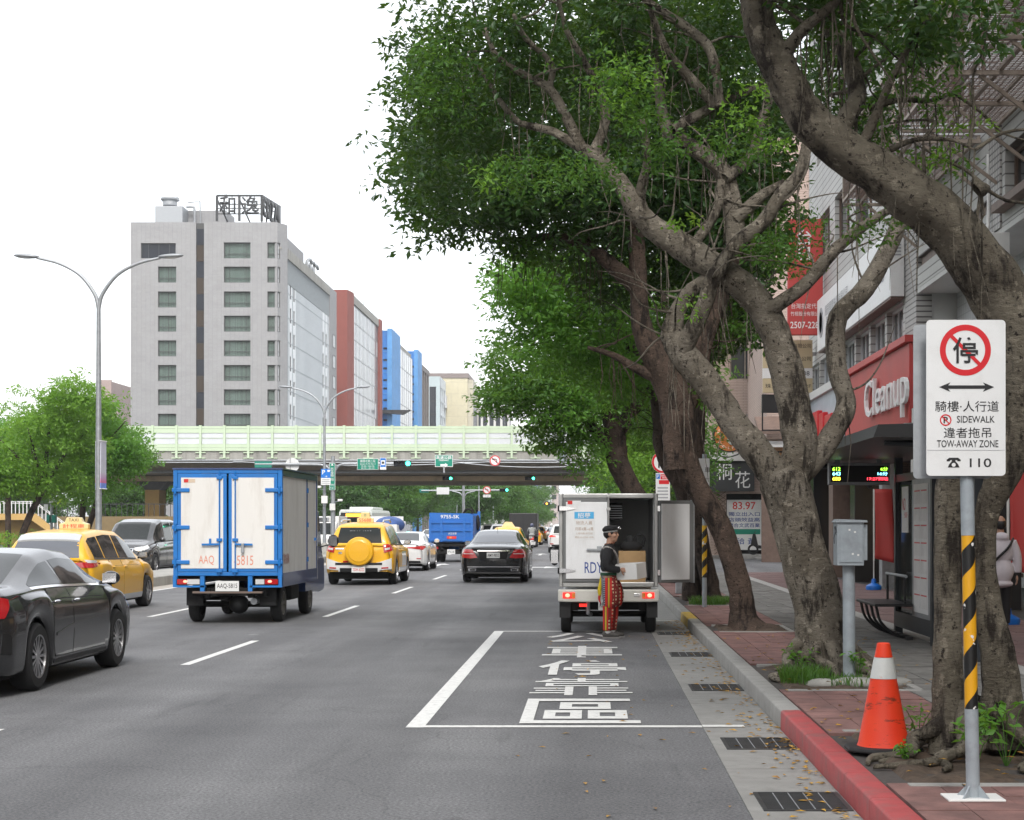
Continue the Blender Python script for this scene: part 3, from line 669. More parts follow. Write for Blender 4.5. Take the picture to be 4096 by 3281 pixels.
# ---------------------------------------------------------------- further buildings on that side of the street
M['brick_red'] = brick_mat('red_brick_tile',(.30,.085,.065),(.27,.075,.06),(.20,.07,.06),.24,.08,.01,'auto',.8,.3)
M['curtain_wall'] = plain('curtain_wall_glass',(.30,.33,.36),.12,spec=.8)
M['mullion'] = plain('mullion_metal',(.17,.18,.19),.4,metal=.5)
def curtain_side(g,x,y0,y1,z0,z1,ny,nz,skip=()):
    """glazed wall facing +X: each pane a piece, mullions between"""
    dy,dz = (y1 - y0) / ny,(z1 - z0) / nz
    p = MB().box(x - .06,x - .03,.06,dy - .06,.08,dz - .08).mesh('pane')
    b = MB()
    for i in range(ny + 1): b.box(x - .1,x,y0 + i * dy - .05,y0 + i * dy + .05,z0,z1)
    for j in range(nz + 1): b.box(x - .11,x - .004,y0,y1,z0 + j * dz - .07,z0 + j * dz + .07)
    b.build('mullions',M['mullion'],g)
    mats = [M['curtain_wall'],M['barrier_white'],plain('curtain_wall_dark',(.20,.22,.25),.12,spec=.8)]
    for i in range(ny):
        for j in range(nz):
            me = p.copy() if (i + j) == 0 else p
            o = bpy.data.objects.new('pane',p); COL.objects.link(o); o.parent = g; o.location = (0,y0 + i * dy,z0 + j * dz)
            if not p.materials: p.materials.append(None)
            o.material_slots[0].link = 'OBJECT'; o.material_slots[0].material = mats[0] if rnd.random() < .75 else (mats[1] if rnd.random() < .5 else mats[2])
def far_left():
    XF = -38.0
    Yp = lambda px: FPX * -XF / (VX - px)
    Zf = lambda py,Y: EYE + (VY - py) * Y / FPX
    # red brick block
    ya,yb = Yp(1400),Yp(1530); H_ = Zf(1159,ya)
    g = empty('red_brick_block',(XF,ya,0),label='red brick office block with a glazed street side',cat='building')
    pf = lambda px: (px - VX) * ya / FPX - XF
    MB().prism([(pf(1290),0),(pf(1389),0),(-.02,3.0),(-.02,4.6),(-1.5,4.6),(-1.5,yb - ya - 3),(-.02,yb - ya - 3),(-.02,yb - ya),(pf(1290),yb - ya)],0,H_,'z').build('wall',M['brick_red'],g)
    curtain_side(g,-.5,4.7,yb - ya - 3.1,1,H_ - 1.4,20,13); box_obj('roof_band',M['concrete_stain'],g,-1.4,-.3,4.65,yb - ya - 3.05,H_ - 1.35,H_ - .05)
    MB().tube([(-2,30,H_),(-2,30,H_ + 4)],[.08,.04],6).build('antenna',M['galv'],g)
    # block wrapped in blue scaffold netting
    m_net = mat('blue_netting',(.025,.17,.50),.7,var=.2,scale=.5,stretch=(1,1,.25)); m_net2 = mat('pale_blue_netting',(.09,.28,.58),.7,var=.15,scale=.6)
    def netted(pa,pb,pc,pyt,label,rows):
        y0 = Yp(pb); y1 = Yp(pc); Hh = Zf(pyt,y0); xw = (pa - VX) * y0 / FPX - XF
        g = empty('netted_building',(XF,y0,0),label=label,cat='building')
        box_obj('netting',m_net,g,xw - 4,-.9,.1,y1 - y0,0,Hh); box_obj('netting',m_net2,g,-.88,0,-.2,y1 - y0 - .1,0,Hh + .3)
        w = (-.9 - xw); pm = MB().lathe([(.22,0),(.22,.1)],8,(0,0,0),'y').mesh('vent_hole')
        for r in range(rows):
            for q in (.25,.68): o = link('vent_hole',pm,M['navy_glass'],g); o.location = (xw + w * q,.04,Hh - 3.4 - r * 1.9 - (r % 2) * .3)
        for r in range(int(rows * 1.9 / 4)): box_obj('scaffold_tie',m_net2,g,xw,-.9,.02,.09,Hh - 4 - 4 * r,Hh - 3.9 - 4 * r)
        return g,y0,y1,Hh
    g,y0,y1,Hh = netted(1533,1568,1602,1322,'office block wrapped in blue scaffold netting, larger of the two',15)
    for k in range(7): MB().tube([(-.8 + .1 * k,.2 + 2 * k,Hh),(-.8 + .1 * k,.2 + 2 * k,Hh + .9)],.05,5).build('scaffold_pole',M['galv'],g)
    bs = MB(); zc = Zf(1650,y0); bs.prism([(-5.5,zc),(2.2,zc - .5),(3.6,zc + .3),(-5.5,zc + .35)],-2.5,.0,'y'); bs.build('catch_platform',M['steel_dark'],g)
    g2 = empty('grey_glass_block',(XF,Yp(1602),0),label='grey glazed block between the two blue-netted fronts',cat='building'); ya = Yp(1602)
    yb2 = Yp(1652); H2 = Zf(1372,ya); box_obj('wall',M['concrete_stain'],g2,-14,-.4,.2,yb2 - ya,0,H2); curtain_side(g2,-.1,.3,yb2 - ya,0,H2 - 1,6,10)
    box_obj('penthouse',brick_mat('brown_panel',(.17,.15,.14),(.155,.14,.13),(.09,.08,.075),1.6,1.6,.04,'auto',.6),g2,-9,-3.2,4,12,H2 - .2,Zf(1358,ya + 4))
    netted(1648,1672,1688,1405,'narrower front wrapped in blue netting beside the brown block',11)
    y0 = Yp(1688); g = empty('brown_pillar_block',(XF,y0,0),label='brown office block with vertical pillars beside the blue netting',cat='building'); y1 = Yp(1718); Hh = Zf(1480,y0)
    box_obj('wall',M['mullion'],g,-9,-.6,.1,y1 - y0,0,Hh)
    for k in range(4): box_obj('pillar',mat('brown_stone%d' % k,(.16,.14,.13),.7),g,-.55,0,k * (y1 - y0 - 2) / 3.2,k * (y1 - y0 - 2) / 3.2 + 1.6,0,Hh + .05)
    box_obj('parapet',mat('brown_stone',(.17,.15,.14),.7),g,-.62,.03,-.02,y1 - y0,Hh + .06,Hh + 1.2)
    # pale blue-grey office with strip windows
    y0 = 452.0; px = lambda p,d=0: (p - VX) * (y0 + d) / FPX
    g = empty('pale_teal_office',(px(1760),y0,0),label='pale blue-grey office with three rows of windows above the overpass',cat='building'); ox = px(1760)
    Hh = Zf(1506,y0); ops = [(px(1718) - ox,px(1744) - ox,Zf(q,y0) - 4,Zf(q,y0)) for q in (1547,1601,1655,1710)]
    mt = mat('pale_teal_panel',(.42,.50,.52),.6,var=.05,scale=.2)
    wall_mb(MB(),px(1700) - ox,0,0,Hh,ops,lambda u,d,z: (u,d,z),.8).build('wall',mt,g)
    for o in ops: window(g,o[0],.4,o[2],o[1] - o[0],4,M['navy_glass'],M['dark_frame'],None,0,(.35,.6))
    L = 452 * (VX - 1760) / (VX - 1826) - 452; ops = []
    for q in (1552,1608,1664,1716):
        zt = Zf(q,y0 + 4)
        for k in range(10): ops.append((2 + k * (L - 3) / 10,2 + k * (L - 3) / 10 + (L - 3) / 10 * .62,zt - 3.6,zt))
    mt2 = mat('pale_white_panel',(.60,.66,.70),.55,var=.04,scale=.2)
    wall_mb(MB(),.02,L,0,Hh,ops,lambda u,d,z: (-d,u,z),.6).build('side_wall',mt2,g)
    for o in ops: window(g,-.3,o[0],o[2],o[1] - o[0],3.6,M['navy_glass'],M['dark_frame'],None,0,(),face='E')
    box_obj('core',M['dark_frame'],g,px(1700) - ox,-1.2,1.2,L,0,Hh - .3); box_obj('sign_board',M['white_clad'],g,-.02,.4,14,26,Hh - 7.5,Hh - 4)
    # cream block behind
    y0 = 470.0; g = empty('cream_block',((1850 - VX) * y0 / FPX,y0,0),label='cream tiled block with a brown roof rail behind the pale blue-grey office',cat='building'); ox = (1850 - VX) * y0 / FPX
    xl,xr = (1700 - VX) * y0 / FPX - ox,(1870 - VX) * y0 / FPX - ox; Hh = Zf(1512,y0)
    box_obj('wall',brick_mat('cream_tile',(.62,.57,.40),(.60,.55,.39),(.5,.46,.33),3.5,3.2,.06,'auto',.7),g,xl,xr,0,25,0,Hh)
    box_obj('side_wall',brick_mat('cream_tile_side',(.55,.52,.42),(.53,.5,.4),(.4,.38,.3),3.5,3.2,.06,'auto',.7),g,xr + .01,xr + 1.4,1.5,25,0,Hh - .4); box_obj('roof_rail',mat('brown_rail',(.22,.18,.17),.7),g,xl,xr + .3,-.3,24.5,Hh,Hh + 1.3)
    box_obj('dark_window',M['navy_glass'],g,xr + 1.35,xr + 1.45,4,18,Zf(1730,y0),Zf(1600,y0))
    b = MB(); xx = (1793 - VX) * y0 / FPX - ox
    for dx in (-.35,.35): b.bar((xx + dx,6,Hh + 1),(xx + dx,6,Hh + 8),.08)
    for k in range(7): b.bar((xx - .35,6,Hh + 1.5 + k),(xx + .35,6,Hh + 1.5 + k),.07)
    b.bar((xx + .6,6,Hh + 1),(xx + .6,6,Hh + 13),.08); b.build('mast',M['galv'],g)
    # white rounded block
    y0 = 520.0; g = empty('white_round_block',((1950 - VX) * y0 / FPX,y0,0),label='white rounded block with tall dark windows beside the trees',cat='building'); ox = (1950 - VX) * y0 / FPX
    zt = Zf(1620,y0); xa = (1872 - VX) * y0 / FPX - ox; xb = (2030 - VX) * y0 / FPX - ox; pts = [(xa,0),(xb * .55,0),(xb * .8,2),(xb,6),(xb,24),(xa,24)]
    MB().prism(pts,0,zt - .05,'z').build('core',M['navy_glass'],g)
    off = lambda k,d: (pts[k][0],pts[k][1] - d)
    MB().prism([(p[0],p[1] - .5) for p in pts],Zf(1645,y0),zt,'z').build('parapet',M['plaster_white'],g); MB().prism([(p[0],p[1] - .5) for p in pts],0,Zf(1705,y0),'z').build('spandrel',M['plaster_white'],g)
    for k in range(7):
        t = k / 6; x = xa + (xb * .95 - xa) * t; yy = -.45 if x < xb * .55 else (x - xb * .55) / (xb * .45) * 5 - .3
        box_obj('pillar',M['plaster_white'],g,x,x + .7,yy,yy + 1,0,zt - .1)
    # distant end of the street
    def tower(name,pl,pr,pyt,Y,mt,label,ads=()):
        ox = (pl + pr) / 2; ox = (ox - VX) * Y / FPX; g = empty(name,(ox,Y,0),label=label,cat='building'); xl,xr = (pl - VX) * Y / FPX - ox,(pr - VX) * Y / FPX - ox; zt = Zf(pyt,Y)
        nf = max(3,int(zt / 3.4)); ops = []
        nw = max(2,int((xr - xl) / 3.2))
        for j in range(1,nf):
            for i in range(nw): u = xl + (i + .2) * (xr - xl) / nw; ops.append((u,u + (xr - xl) / nw * .6,j * 3.4 + .9,j * 3.4 + 2.5))
        wall_mb(MB(),xl,xr,0,zt,ops,lambda u,d,z: (u,d,z),.5).build('wall',mt,g)
        box_obj('core',mt,g,xl + .01,xr - .01,.7,18,0,zt - .3)
        for o in ops: window(g,o[0],.3,o[2],o[1] - o[0],1.6,M['navy_glass'],M['dark_frame'],None,0,(.5,))
        for a,b,c,d,mm in ads: box_obj('advert_board',mm,g,(a - VX) * Y / FPX - ox,(b - VX) * Y / FPX - ox,-.5,-.1,Zf(d,Y),Zf(c,Y))
        return g
    tower('apartment_tower',2168,2232,1850,620,mat('pinkish_tile',(.45,.38,.36),.8,var=.1,scale=.3),'pale pinkish tower with white banners at the far end of the street',((2185,2206,1935,2008,M['white_clad']),))
    tower('apartment_tower',2105,2166,1860,560,mat('lilac_tile',(.36,.35,.44),.8,var=.1,scale=.3),'blue-grey tower with a violet advert at the far end of the street',((2128,2163,1905,1965,plain('violet_ad',(.18,.2,.5),.5)),))
    tower('brown_tower',395,445,1520,330,mat('brown_tile',(.36,.28,.26),.8,var=.1,scale=.3),'brown tower top rising behind the trees across the street')
    tower('apartment_tower',425,470,1630,300,mat('rose_tile',(.42,.33,.31),.8,var=.1,scale=.3),'low pinkish block between the trees and the grey hotel')
    # buildings across the street nearer than the overpass and behind the camera (they close the street)
    for k,(ya,yb,h) in enumerate(((-55,-20,24),(-18,14,30),(16,52,22))):
        g = empty('street_building',(-38,ya,0),label=('tall %s block on the far side of the street' % ('grey','beige','white')[k]),cat='building')
        mt = mat('street_wall%d' % k,((.3,.3,.3),(.4,.36,.3),(.5,.5,.48))[k],.8)
        ops = [(2 + 4 * i,4.6 + 4 * i,2 + 3.4 * j,4 + 3.4 * j) for i in range(int((yb - ya) / 4)) for j in range(int(h / 3.6))]
        wall_mb(MB(),0,yb - ya,0,h,ops,lambda u,d,z: (-d,u,z),.4).build('wall',mt,g); box_obj('core',M['navy_glass'],g,-14,-.5,.3,yb - ya - .3,0,h - .3)
far_left()
# ---------------------------------------------------------------- buildings along the near pavement
M['lined_tile'] = brick_mat('pale_strip_tile',(.52,.52,.50),(.47,.47,.455),(.16,.15,.145),6.0,.19,.014,'yz',.6,.4,.12,0,dirt=(.28,.27,.25),dfac=.5)
M['grid_tile'] = brick_mat('small_grid_tile',(.50,.49,.47),(.45,.44,.42),(.12,.11,.11),.11,.11,.016,'yz',.5,.4,.1,0)
M['pink_tile'] = brick_mat('pinkish_strip_tile',(.50,.385,.33),(.47,.36,.31),(.30,.23,.20),.6,.075,.012,'xz',.7,.3,.12,.5,dirt=(.26,.19,.16),dfac=.5)
M['brown_metal'] = mat('brown_metal',(.17,.115,.09),.6,var=.2,scale=5)
M['cage_beam'] = mat('weathered_cage_beam',(.36,.30,.25),.65,var=.2,scale=4,dirt=(.16,.1,.07),dfac=.6,dscale=3)
M['dark_stone'] = plain('polished_dark_stone',(.028,.028,.03),.18)
M['red_board'] = mat('red_sign_board',(.52,.055,.05),.5,var=.06,scale=1,dirt=(.4,.08,.07),dfac=.4)
M['tint_window'] = plain('office_window',(.05,.055,.055),.08,spec=.6)
M['warm_lit'] = glow('warm_shop_interior',(1,.62,.25),.55)
def right_side():
    X0 = 6.6
    WX = lambda u,d,z: (X0 + d,u,z)
    # --- building with the red kitchen-shop sign
    g = empty('corner_shop_building',(0,0,0),label='pale tiled shop building with a red sign band over a dark arcade',cat='building')
    ops = [(35.6 + 2.2 * i,37.55 + 2.2 * i,5.45,6.35) for i in range(7)] + [(35.8 + 3.6 * i,38.4 + 3.6 * i,8.9 + 3.2 * j,10.5 + 3.2 * j) for i in range(4) for j in range(4)]
    wall_mb(MB(),35.25,51,5.3,24,ops,WX,.25).build('wall',M['lined_tile'],g)
    MB().box(6.58,6.9,34.05,35.24,3.6,24).build('tile_pilaster',M['grid_tile'],g)
    for o in ops: window(g,6.72,o[1],o[2],o[1] - o[0],o[3] - o[2],M['tint_window'],M['white_clad'] if o[2] < 6 else M['brown_metal'],None,0,(.33,.66) if o[2] < 6 else (.5,),face='W')
    box_obj('end_wall',M['pink_tile'],g,6.62,16,51.02,51.3,.1,24); box_obj('core',M['dark_frame'],g,7.1,16,35.3,51,3.75,23.8)
    box_obj('lintel',M['plaster_white'],g,6.3,7.2,33.9,51,3.5,3.66,.01)
    box_obj('red_band',M['red_board'],g,6.42,6.57,33.95,42.6,3.68,5.3,.01); box_obj('red_cornice',M['red_board'],g,6.32,6.58,33.9,42.65,5.31,5.45)
    text('Cleanup',M['ink_white'],g,(6.34,36.3,4.35),5.2,1.1,'W','shop_lettering',0,depth=.07)
    box_obj('white_fascia',mat('pale_blue_fascia',(.50,.55,.60),.4),g,6.40,6.57,42.7,50.9,3.68,5.2); box_obj('fascia_frame',M['plaster_white'],g,6.3,6.6,42.66,51,5.21,5.42)
    for k,(a,b) in enumerate(((44.0,45.2),(45.5,46.3),(46.6,48.0))): box_obj('red_relief_letter',M['sign_red'],g,6.25,6.40,a,b,3.85 + .1 * (k % 2),4.55 + .12 * k,.03)
    # long white sign box over the windows
    box_obj('sign_box',M['sign_white'],g,6.28,6.575,35.3,46.8,6.42,7.85,.01)
    text('羅辰國際珠寶有限公司\n東方龍國際有限公司',M['ink_grey'],g,(6.27,43.2,7.2),4.0,.62,'W','lettering',.0); text('DIAMOND',M['ink_grey'],g,(6.27,37.3,7.0),2.6,.3,'W','lettering')
    MB().lathe([(.42,0),(.42,.01),(.30,.011),(.30,.0)],10,(6.265,46.0,7.15),'x').build('emblem',M['ink_grey'],g)
    for k in range(4): box_obj('louvre_slot',M['ink_grey'],g,6.36,6.5,35.285,35.298,7.28 + .07 * k,7.31 + .07 * k)
    box_obj('sign_soffit',M['brown_metal'],g,6.3,6.57,35.35,46.7,6.38,6.415)
    for yy in (34.1,42.3,50.2): box_obj('column',M['dark_stone'] if yy > 40 else M['plaster_white'],g,6.62,7.25,yy,yy + .75,.14,3.5,.01)
    box_obj('column',M['brown_metal'],g,6.63,7.3,46.2,47.0,.14,3.5); box_obj('steel_column',M['galv'],g,6.64,7.05,38.4,38.8,.14,3.5)
    box_obj('return_wall',M['plaster_white'],g,6.9,9.2,34.1,34.4,3.67,6.4)
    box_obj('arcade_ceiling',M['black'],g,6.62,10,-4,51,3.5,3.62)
    box_obj('shop_front',M['tint_window'],g,9.8,10,31,51,.14,3.5)
    for yy,mm in ((33.0,M['red_board']),(36.2,M['white_panel']),(40,M['dark_stone']),(44,M['red_board']),(48,M['white_panel'])): box_obj('display_panel',mm,g,9.55,9.75,yy,yy + 1.1,.2,2.9)
    box_obj('display_table',M['brown_metal'],g,8.2,9.0,35.0,37.2,.5,.58); box_obj('display_bin',M['steel_dark'],g,8.3,8.9,35.2,37.0,.14,.5)
    # --- nearer building
    g = empty('caged_window_building',(0,0,0),label='pale striped building with rusty mesh cages over its upper windows',cat='building')
    ops = [(27.8,34.0,6.8,7.02),(20.5,26.8,6.75,7.6),(22,31.5,9.2,11),(10,19,9.2,11),(22,31.5,12.8,14.4),(10,19,12.8,14.4)]
    wall_mb(MB(),-30,34.0,6.4,24,ops,WX,.25).build('wall',M['lined_tile'],g)
    for o in ops[1:]: window(g,6.75,o[1],o[2],o[1] - o[0],o[3] - o[2],M['tint_window'],M['brown_metal'],None,0,(.25,.5,.75),face='W')
    box_obj('slit_window',M['brown_metal'],g,6.68,6.75,27.81,33.99,6.81,7.01); MB().box(6.57,6.85,27.0,27.79,6.4,24).build('tile_pilaster',M['grid_tile'],g)
    box_obj('ledge',M['brown_metal'],g,6.4,6.6,20,26.9,6.6,6.73); box_obj('soffit',M['plaster_white'],g,6.6,8.4,-30,34,6.3,6.39)
    ops2 = [(29.5,32.0,4.75,5.75),(22,26,4.6,5.9)]
    wall_mb(MB(),-30,34,3.62,6.3,ops2,lambda u,d,z: (7.4 + d,u,z),.2).build('recessed_wall',brick_mat('white_wall_tile',(.6,.61,.63),(.57,.58,.6),(.45,.46,.48),.2,.2,.012,'yz',.5,.2,.05,0),g)
    for o in ops2: window(g,7.5,o[1],o[2],o[1] - o[0],o[3] - o[2],M['tint_window'],M['brown_metal'],None,.5,(.33,.66),face='W')
    box_obj('core',M['dark_frame'],g,7.1,16,-30,33.9,6.45,23.8); box_obj('recess_back',M['dark_frame'],g,7.75,16,-30,33.9,3.62,6.3)
    for yy in (-4,6,14,21.5,28.5): box_obj('column',M['dark_stone'],g,6.62,7.3,yy,yy + .8,.14,3.5,.01)
    box_obj('fascia',M['plaster_white'],g,6.45,7.3,-30,33.85,3.5,3.95)
    box_obj('shop_front',M['tint_window'],g,9.8,10,-30,22,.14,3.5); box_obj('lit_shop_interior',M['warm_lit'],g,9.8,10,22.5,30.5,.9,3.3); box_obj('shop_base',M['brown_metal'],g,9.7,10,22.05,30.9,.14,.9)
    for yy in (22.4,24.4,26.4,28.4,30.4): box_obj('shop_mullion',M['dark_frame'],g,9.7,9.79,yy,yy + .09,.9,3.4)
    for yy in (23,25.2): box_obj('counter',M['brown_metal'],g,9.0,9.6,yy,yy + 1.6,.14,1.1,.02)
    # --- mesh cages under the upper windows
    def cage(y0,y1,x_out,zf,label):
        c = empty('window_cage',(0,y0,zf),label=label,cat='window cage',group='mesh cages over the upper windows'); L = y1 - y0; xi = 6.58
        n = int((y1 - y0) / 1.6)
        for i in range(n + 1): yy = L * i / n; MB().bar((x_out,yy,0),(xi,yy,0),.06).build('beam',M['cage_beam'],c)
        for k in range(5): xx = x_out + (xi - .03 - x_out) * k / 4; MB().bar((xx,0,.062),(xx,L,.062),.05).build('beam',M['cage_beam'],c)
        for zz in (.6,1.2): MB().bar((x_out - .055,0,zz),(x_out - .055,L,zz),.05).build('rail',M['cage_beam'],c)
        for i in range(n + 1): yy = L * i / n; MB().bar((x_out,yy,.03),(x_out,yy,1.2),.05).build('upright',M['cage_beam'],c); MB().bar((x_out + .5,yy + .03,-.03),(xi,yy + .03,-.85),.05).build('strut',M['cage_beam'],c)
        b = MB(); s = .085
        for k in range(int((xi - x_out) / s)): b.box(x_out + k * s,x_out + k * s + .011,0,L,.09,.1)
        for k in range(int(L / s)): b.box(x_out,xi,k * s,k * s + .011,.1,.11)
        b.build('mesh_floor',M['brown_metal'],c); b = MB()
        for k in range(int(1.2 / s)): b.box(x_out - .01,x_out,0,L,k * s,k * s + .011)
        for k in range(int(L / s)): b.box(x_out - .02,x_out - .01,k * s,k * s + .011,0,1.2)
        b.build('mesh_side',M['brown_metal'],c); b = MB()
        for yy in (0,L):
            for k in range(int((xi - x_out) / s)): b.box(x_out + k * s,x_out + k * s + .011,yy,yy + .01,.1,1.2)
            for k in range(int(1.2 / s)): b.box(x_out,xi,yy + .01,yy + .02,k * s,k * s + .011)
        setp(b.build('mesh_ends',M['brown_metal'],c),kind='stuff')
    cage(18.5,27.2,5.0,8.0,'large rusty mesh cage with diagonal struts above the air conditioner'); cage(28.4,34,5.1,8.1,'smaller rusty mesh cage half hidden by leaves')
    # --- air conditioner
    a = empty('air_conditioner',(6.12,26.6,5.55),label='grey outdoor air conditioner unit on the wall behind the leaning trunk',cat='air conditioner')
    box_obj('casing',M['plaster_white'],a,-.02,.40,-.45,.45,0,.62,.015); MB().lathe([(.24,0),(.24,.02),(.21,.025)],20,(-.045,-.1,.31),'x').build('fan_grille',M['ink_grey'],a); box_obj('bracket',M['galv'],a,0,.47,-.4,.4,-.05,0)
    MB().tube(spline([(.2,.45,.5),(.25,.8,.6),(.4,1.0,1.0),(.45,1.2,2.2)],4),.03,6).build('hose',M['white_panel'],a)
    # --- projecting signs near the alley
    s = empty('projecting_sign',(6.0,47.6,7.0),label='tall red projecting sign with white characters and a phone number',cat='sign')
    box_obj('board',M['red_board'],s,-.45,.55,0,.2,0,3.3,.02); box_obj('bracket',M['galv'],s,.45,.62,.05,.12,.5,.6); box_obj('bracket',M['galv'],s,.45,.62,.05,.12,2.8,2.9)
    text('台灣指定代理',M['ink_white'],s,(.08,-.005,.82),.86,.15,'S'); text('竹桓股份有限公司',M['ink_white'],s,(.08,-.005,.60),.9,.125,'S'); text('2507-2288',M['ink_white'],s,(.08,-.005,.28),.92,.19,'S',bold=.01)
    text('台\n日',M['ink_white'],s,(.02,-.005,2.55),.42,.9,'S',bold=.01)
    s = empty('projecting_sign',(5.75,49.4,5.5),label='gold and white projecting sign with company names above the black sign box',cat='sign')
    gold = plain('gold_board',(.52,.43,.27),.45)
    box_obj('board',gold,s,-.72,.74,0,.2,.0,.42); box_obj('board',M['sign_white'],s,-.72,.74,0,.2,.425,.72); box_obj('board',gold,s,-.72,.74,0,.2,.725,1.55); box_obj('bracket',M['galv'],s,.7,.9,.05,.12,1.1,1.2)
    for body,zz in (('羅辰國際珠寶有限公司',1.38),('東方龍國際有限公司',1.0),('090908',.57),('珠寶鑽石 請上2F',.2)): text(body,M['ink_black'],s,(.02 if len(body) > 6 else .35,-.005,zz),1.35 if len(body) > 6 else .6,.13,'S')
    s = empty('projecting_sign',(5.75,49.5,4.62),label='empty black sign box under the gold and white sign',cat='sign')
    box_obj('board',M['black'],s,-.74,.76,0,.2,.3,.84,.01); box_obj('frame',M['black'],s,-.74,-.7,.05,.1,-.2,.3); box_obj('frame',M['black'],s,.0,.04,.05,.1,-.2,.3); box_obj('frame',M['black'],s,-.74,.04,.05,.1,-.24,-.2); box_obj('bracket',M['galv'],s,.7,.88,.05,.12,.5,.56)
    # --- pinkish building across the alley
    Yb = 80.0; PX = lambda p: (p - VX) * Yb / FPX; PZ = lambda p: EYE + (VY - p) * Yb / FPX
    g = empty('pinkish_corner_building',(0,0,0),label='pinkish tiled building across the alley with a black flower shop sign',cat='building')
    x0 = PX(2838); ops = [(PX(2920),PX(3042),PZ(1520),PZ(1380)),(PX(2900),PX(3050),PZ(1180),PZ(1030)),(PX(2985),PX(3060),PZ(1702),PZ(1655)),(PX(2905),PX(3060),.2,PZ(1975)),(PX(3090),PX(3300),PZ(1520),PZ(1380))]
    wall_mb(MB(),x0,22,.02,22,ops,lambda u,d,z: (u,Yb + d,z),.3).build('wall',M['pink_tile'],g)
    wall_mb(MB(),Yb + .31,128,.1,22,[(Yb + 4 + 5 * i,Yb + 7.5 + 5 * i,4.5 + 3.3 * j,6.5 + 3.3 * j) for i in range(8) for j in range(5)],lambda u,d,z: (x0 + d,u,z),.3).build('street_wall',M['pink_tile'],g)
    box_obj('core',M['dark_frame'],g,x0 + .6,22,Yb + .7,128,.1,21.8)
    for o in (ops[0],ops[1],ops[4]): window(g,o[0],Yb + .12,o[2],o[1] - o[0],o[3] - o[2],M['tint_window'],M['cage_beam'],None,0,(.5,))
    o = ops[2]; window(g,o[0],Yb + .12,o[2],o[1] - o[0],o[3] - o[2],M['curtain'],M['plaster_white'],None,0,(.15,.3,.45,.6,.75,.9))
    box_obj('sign_ledge',M['plaster_white'],g,x0 - .05,PX(2985),Yb - .5,Yb - .02,PZ(1845),PZ(1812)); box_obj('flower_shop_sign',plain('charcoal_board',(.035,.037,.04),.5),g,x0,PX(3015),Yb - .35,Yb - .02,PZ(1966),PZ(1846))
    text('桐',M['ink_white'],g,(PX(2894),Yb - .37,PZ(1888)),.72,.78,'S','shop_lettering',0); text('花',M['ink_white'],g,(PX(2968),Yb - .37,PZ(1920)),.72,.8,'S','shop_lettering',0)
    b = MB()
    for k in range(14):
        for sgn in (-1,1):
            xc = PX(2880); b.bar((xc - .28,Yb - .1,.4 + .2 * k - sgn * .2),(xc + .28,Yb - .1,.4 + .2 * k + sgn * .2),.03)
    b.build('trellis',M['brown_metal'],g); box_obj('doorway_back',M['under'],g,PX(2905),PX(3060),Yb + .5,Yb + .6,.1,PZ(1975)); box_obj('step',M['concrete'],g,PX(2880),PX(3120),Yb - 3.2,Yb,.03,.22,.02); box_obj('step',M['concrete'],g,PX(2990),PX(3120),Yb - 4.4,Yb - 3.2,.03,.13,.02)
    pm = empty('notice_board',(PX(2978),Yb + .2,.4),label='white property notice with a big red number in the dark doorway',cat='poster'); hw = (PX(3048) - PX(2910)) / 2
    box_obj('board',M['sign_white'],pm,-hw,hw,0,.04,0,2.4); box_obj('green_strip',M['sign_green'],pm,-hw + .1,hw - .05,-.008,-.001,.75,1.0)
    text('83.97',M['ink_red'],pm,(.0,-.006,2.12),1.1,.36,'S',bold=.01)
    for k,t in enumerate(('獨立出入口','店頭效益高','適合文武百業')): text(t,M['ink_blue'],pm,(0,-.006,1.72 - .27 * k),1.5,.2,'S',bold=.008)
    text('洽 黃',M['ink_blue'],pm,(.1,-.006,.42),.9,.3,'S',bold=.008)
    # round orange sign and tan shop front
    r = empty('round_sign',(PX(2918) * .95,76,EYE + (VY - 1745) * 76 / FPX),label='round orange pizza sign on a black bracket',cat='sign')
    MB().lathe([(.74,0),(.74,.22)],36,(0,0,0),'y').build('rim',M['black'],r,smooth='auto'); MB().lathe([(.68,-.012),(.68,-.001)],36,(0,0,0),'y').build('face',plain('orange_face',(.55,.17,.035),.5),r,smooth='auto')
    for k,ch in enumerate("TINO'S PIZZA"):
        if ch == ' ': continue
        a = R(-148 + 12 * k * .95 + 30 - 3); a = R(210 + 10.9 * k); text(ch,M['ink_white'],r,(.54 * math.cos(a),-.016,.54 * math.sin(a)),None,.11 if ch != "'" else .05,'S','lettering',rot=(0,-(a + math.pi / 2) ,0))
    for k,ch in enumerate('AUTHENTIC'): a = R(165 - 14 * k); text(ch,M['ink_white'],r,(.55 * math.cos(a),-.016,.55 * math.sin(a)),None,.09,'S','lettering',rot=(0,-(a - math.pi / 2),0))
    b = MB(); b.tube(spline([(-.35,-.014,.25),(-.1,-.014,.4),(.2,-.014,.3),(.1,-.014,.05),(-.05,-.014,-.15),(.1,-.014,-.35),(.35,-.014,-.25)],5),[.07] * 31,6).build('swirl',M['ink_white'],r)
    MB().tube(spline([(-.3,.1,-.7),(-.5,.1,-.85),(-.1,.1,-.95),(.3,.1,-.86),(.5,.1,-.75)],5),.035,6).build('scroll_bracket',M['black'],r); MB().bar((.7,.1,0),(1.6,.1,0),.06).build('bracket',M['black'],r)
    p = empty('pizza_shop_front',(0,0,0),label='tan pizza shop front with a white awning behind the forked tree',cat='shop front'); Yq = 70.0; QX = lambda q: (q - VX) * Yq / FPX; QZ = lambda q: EYE + (VY - q) * Yq / FPX
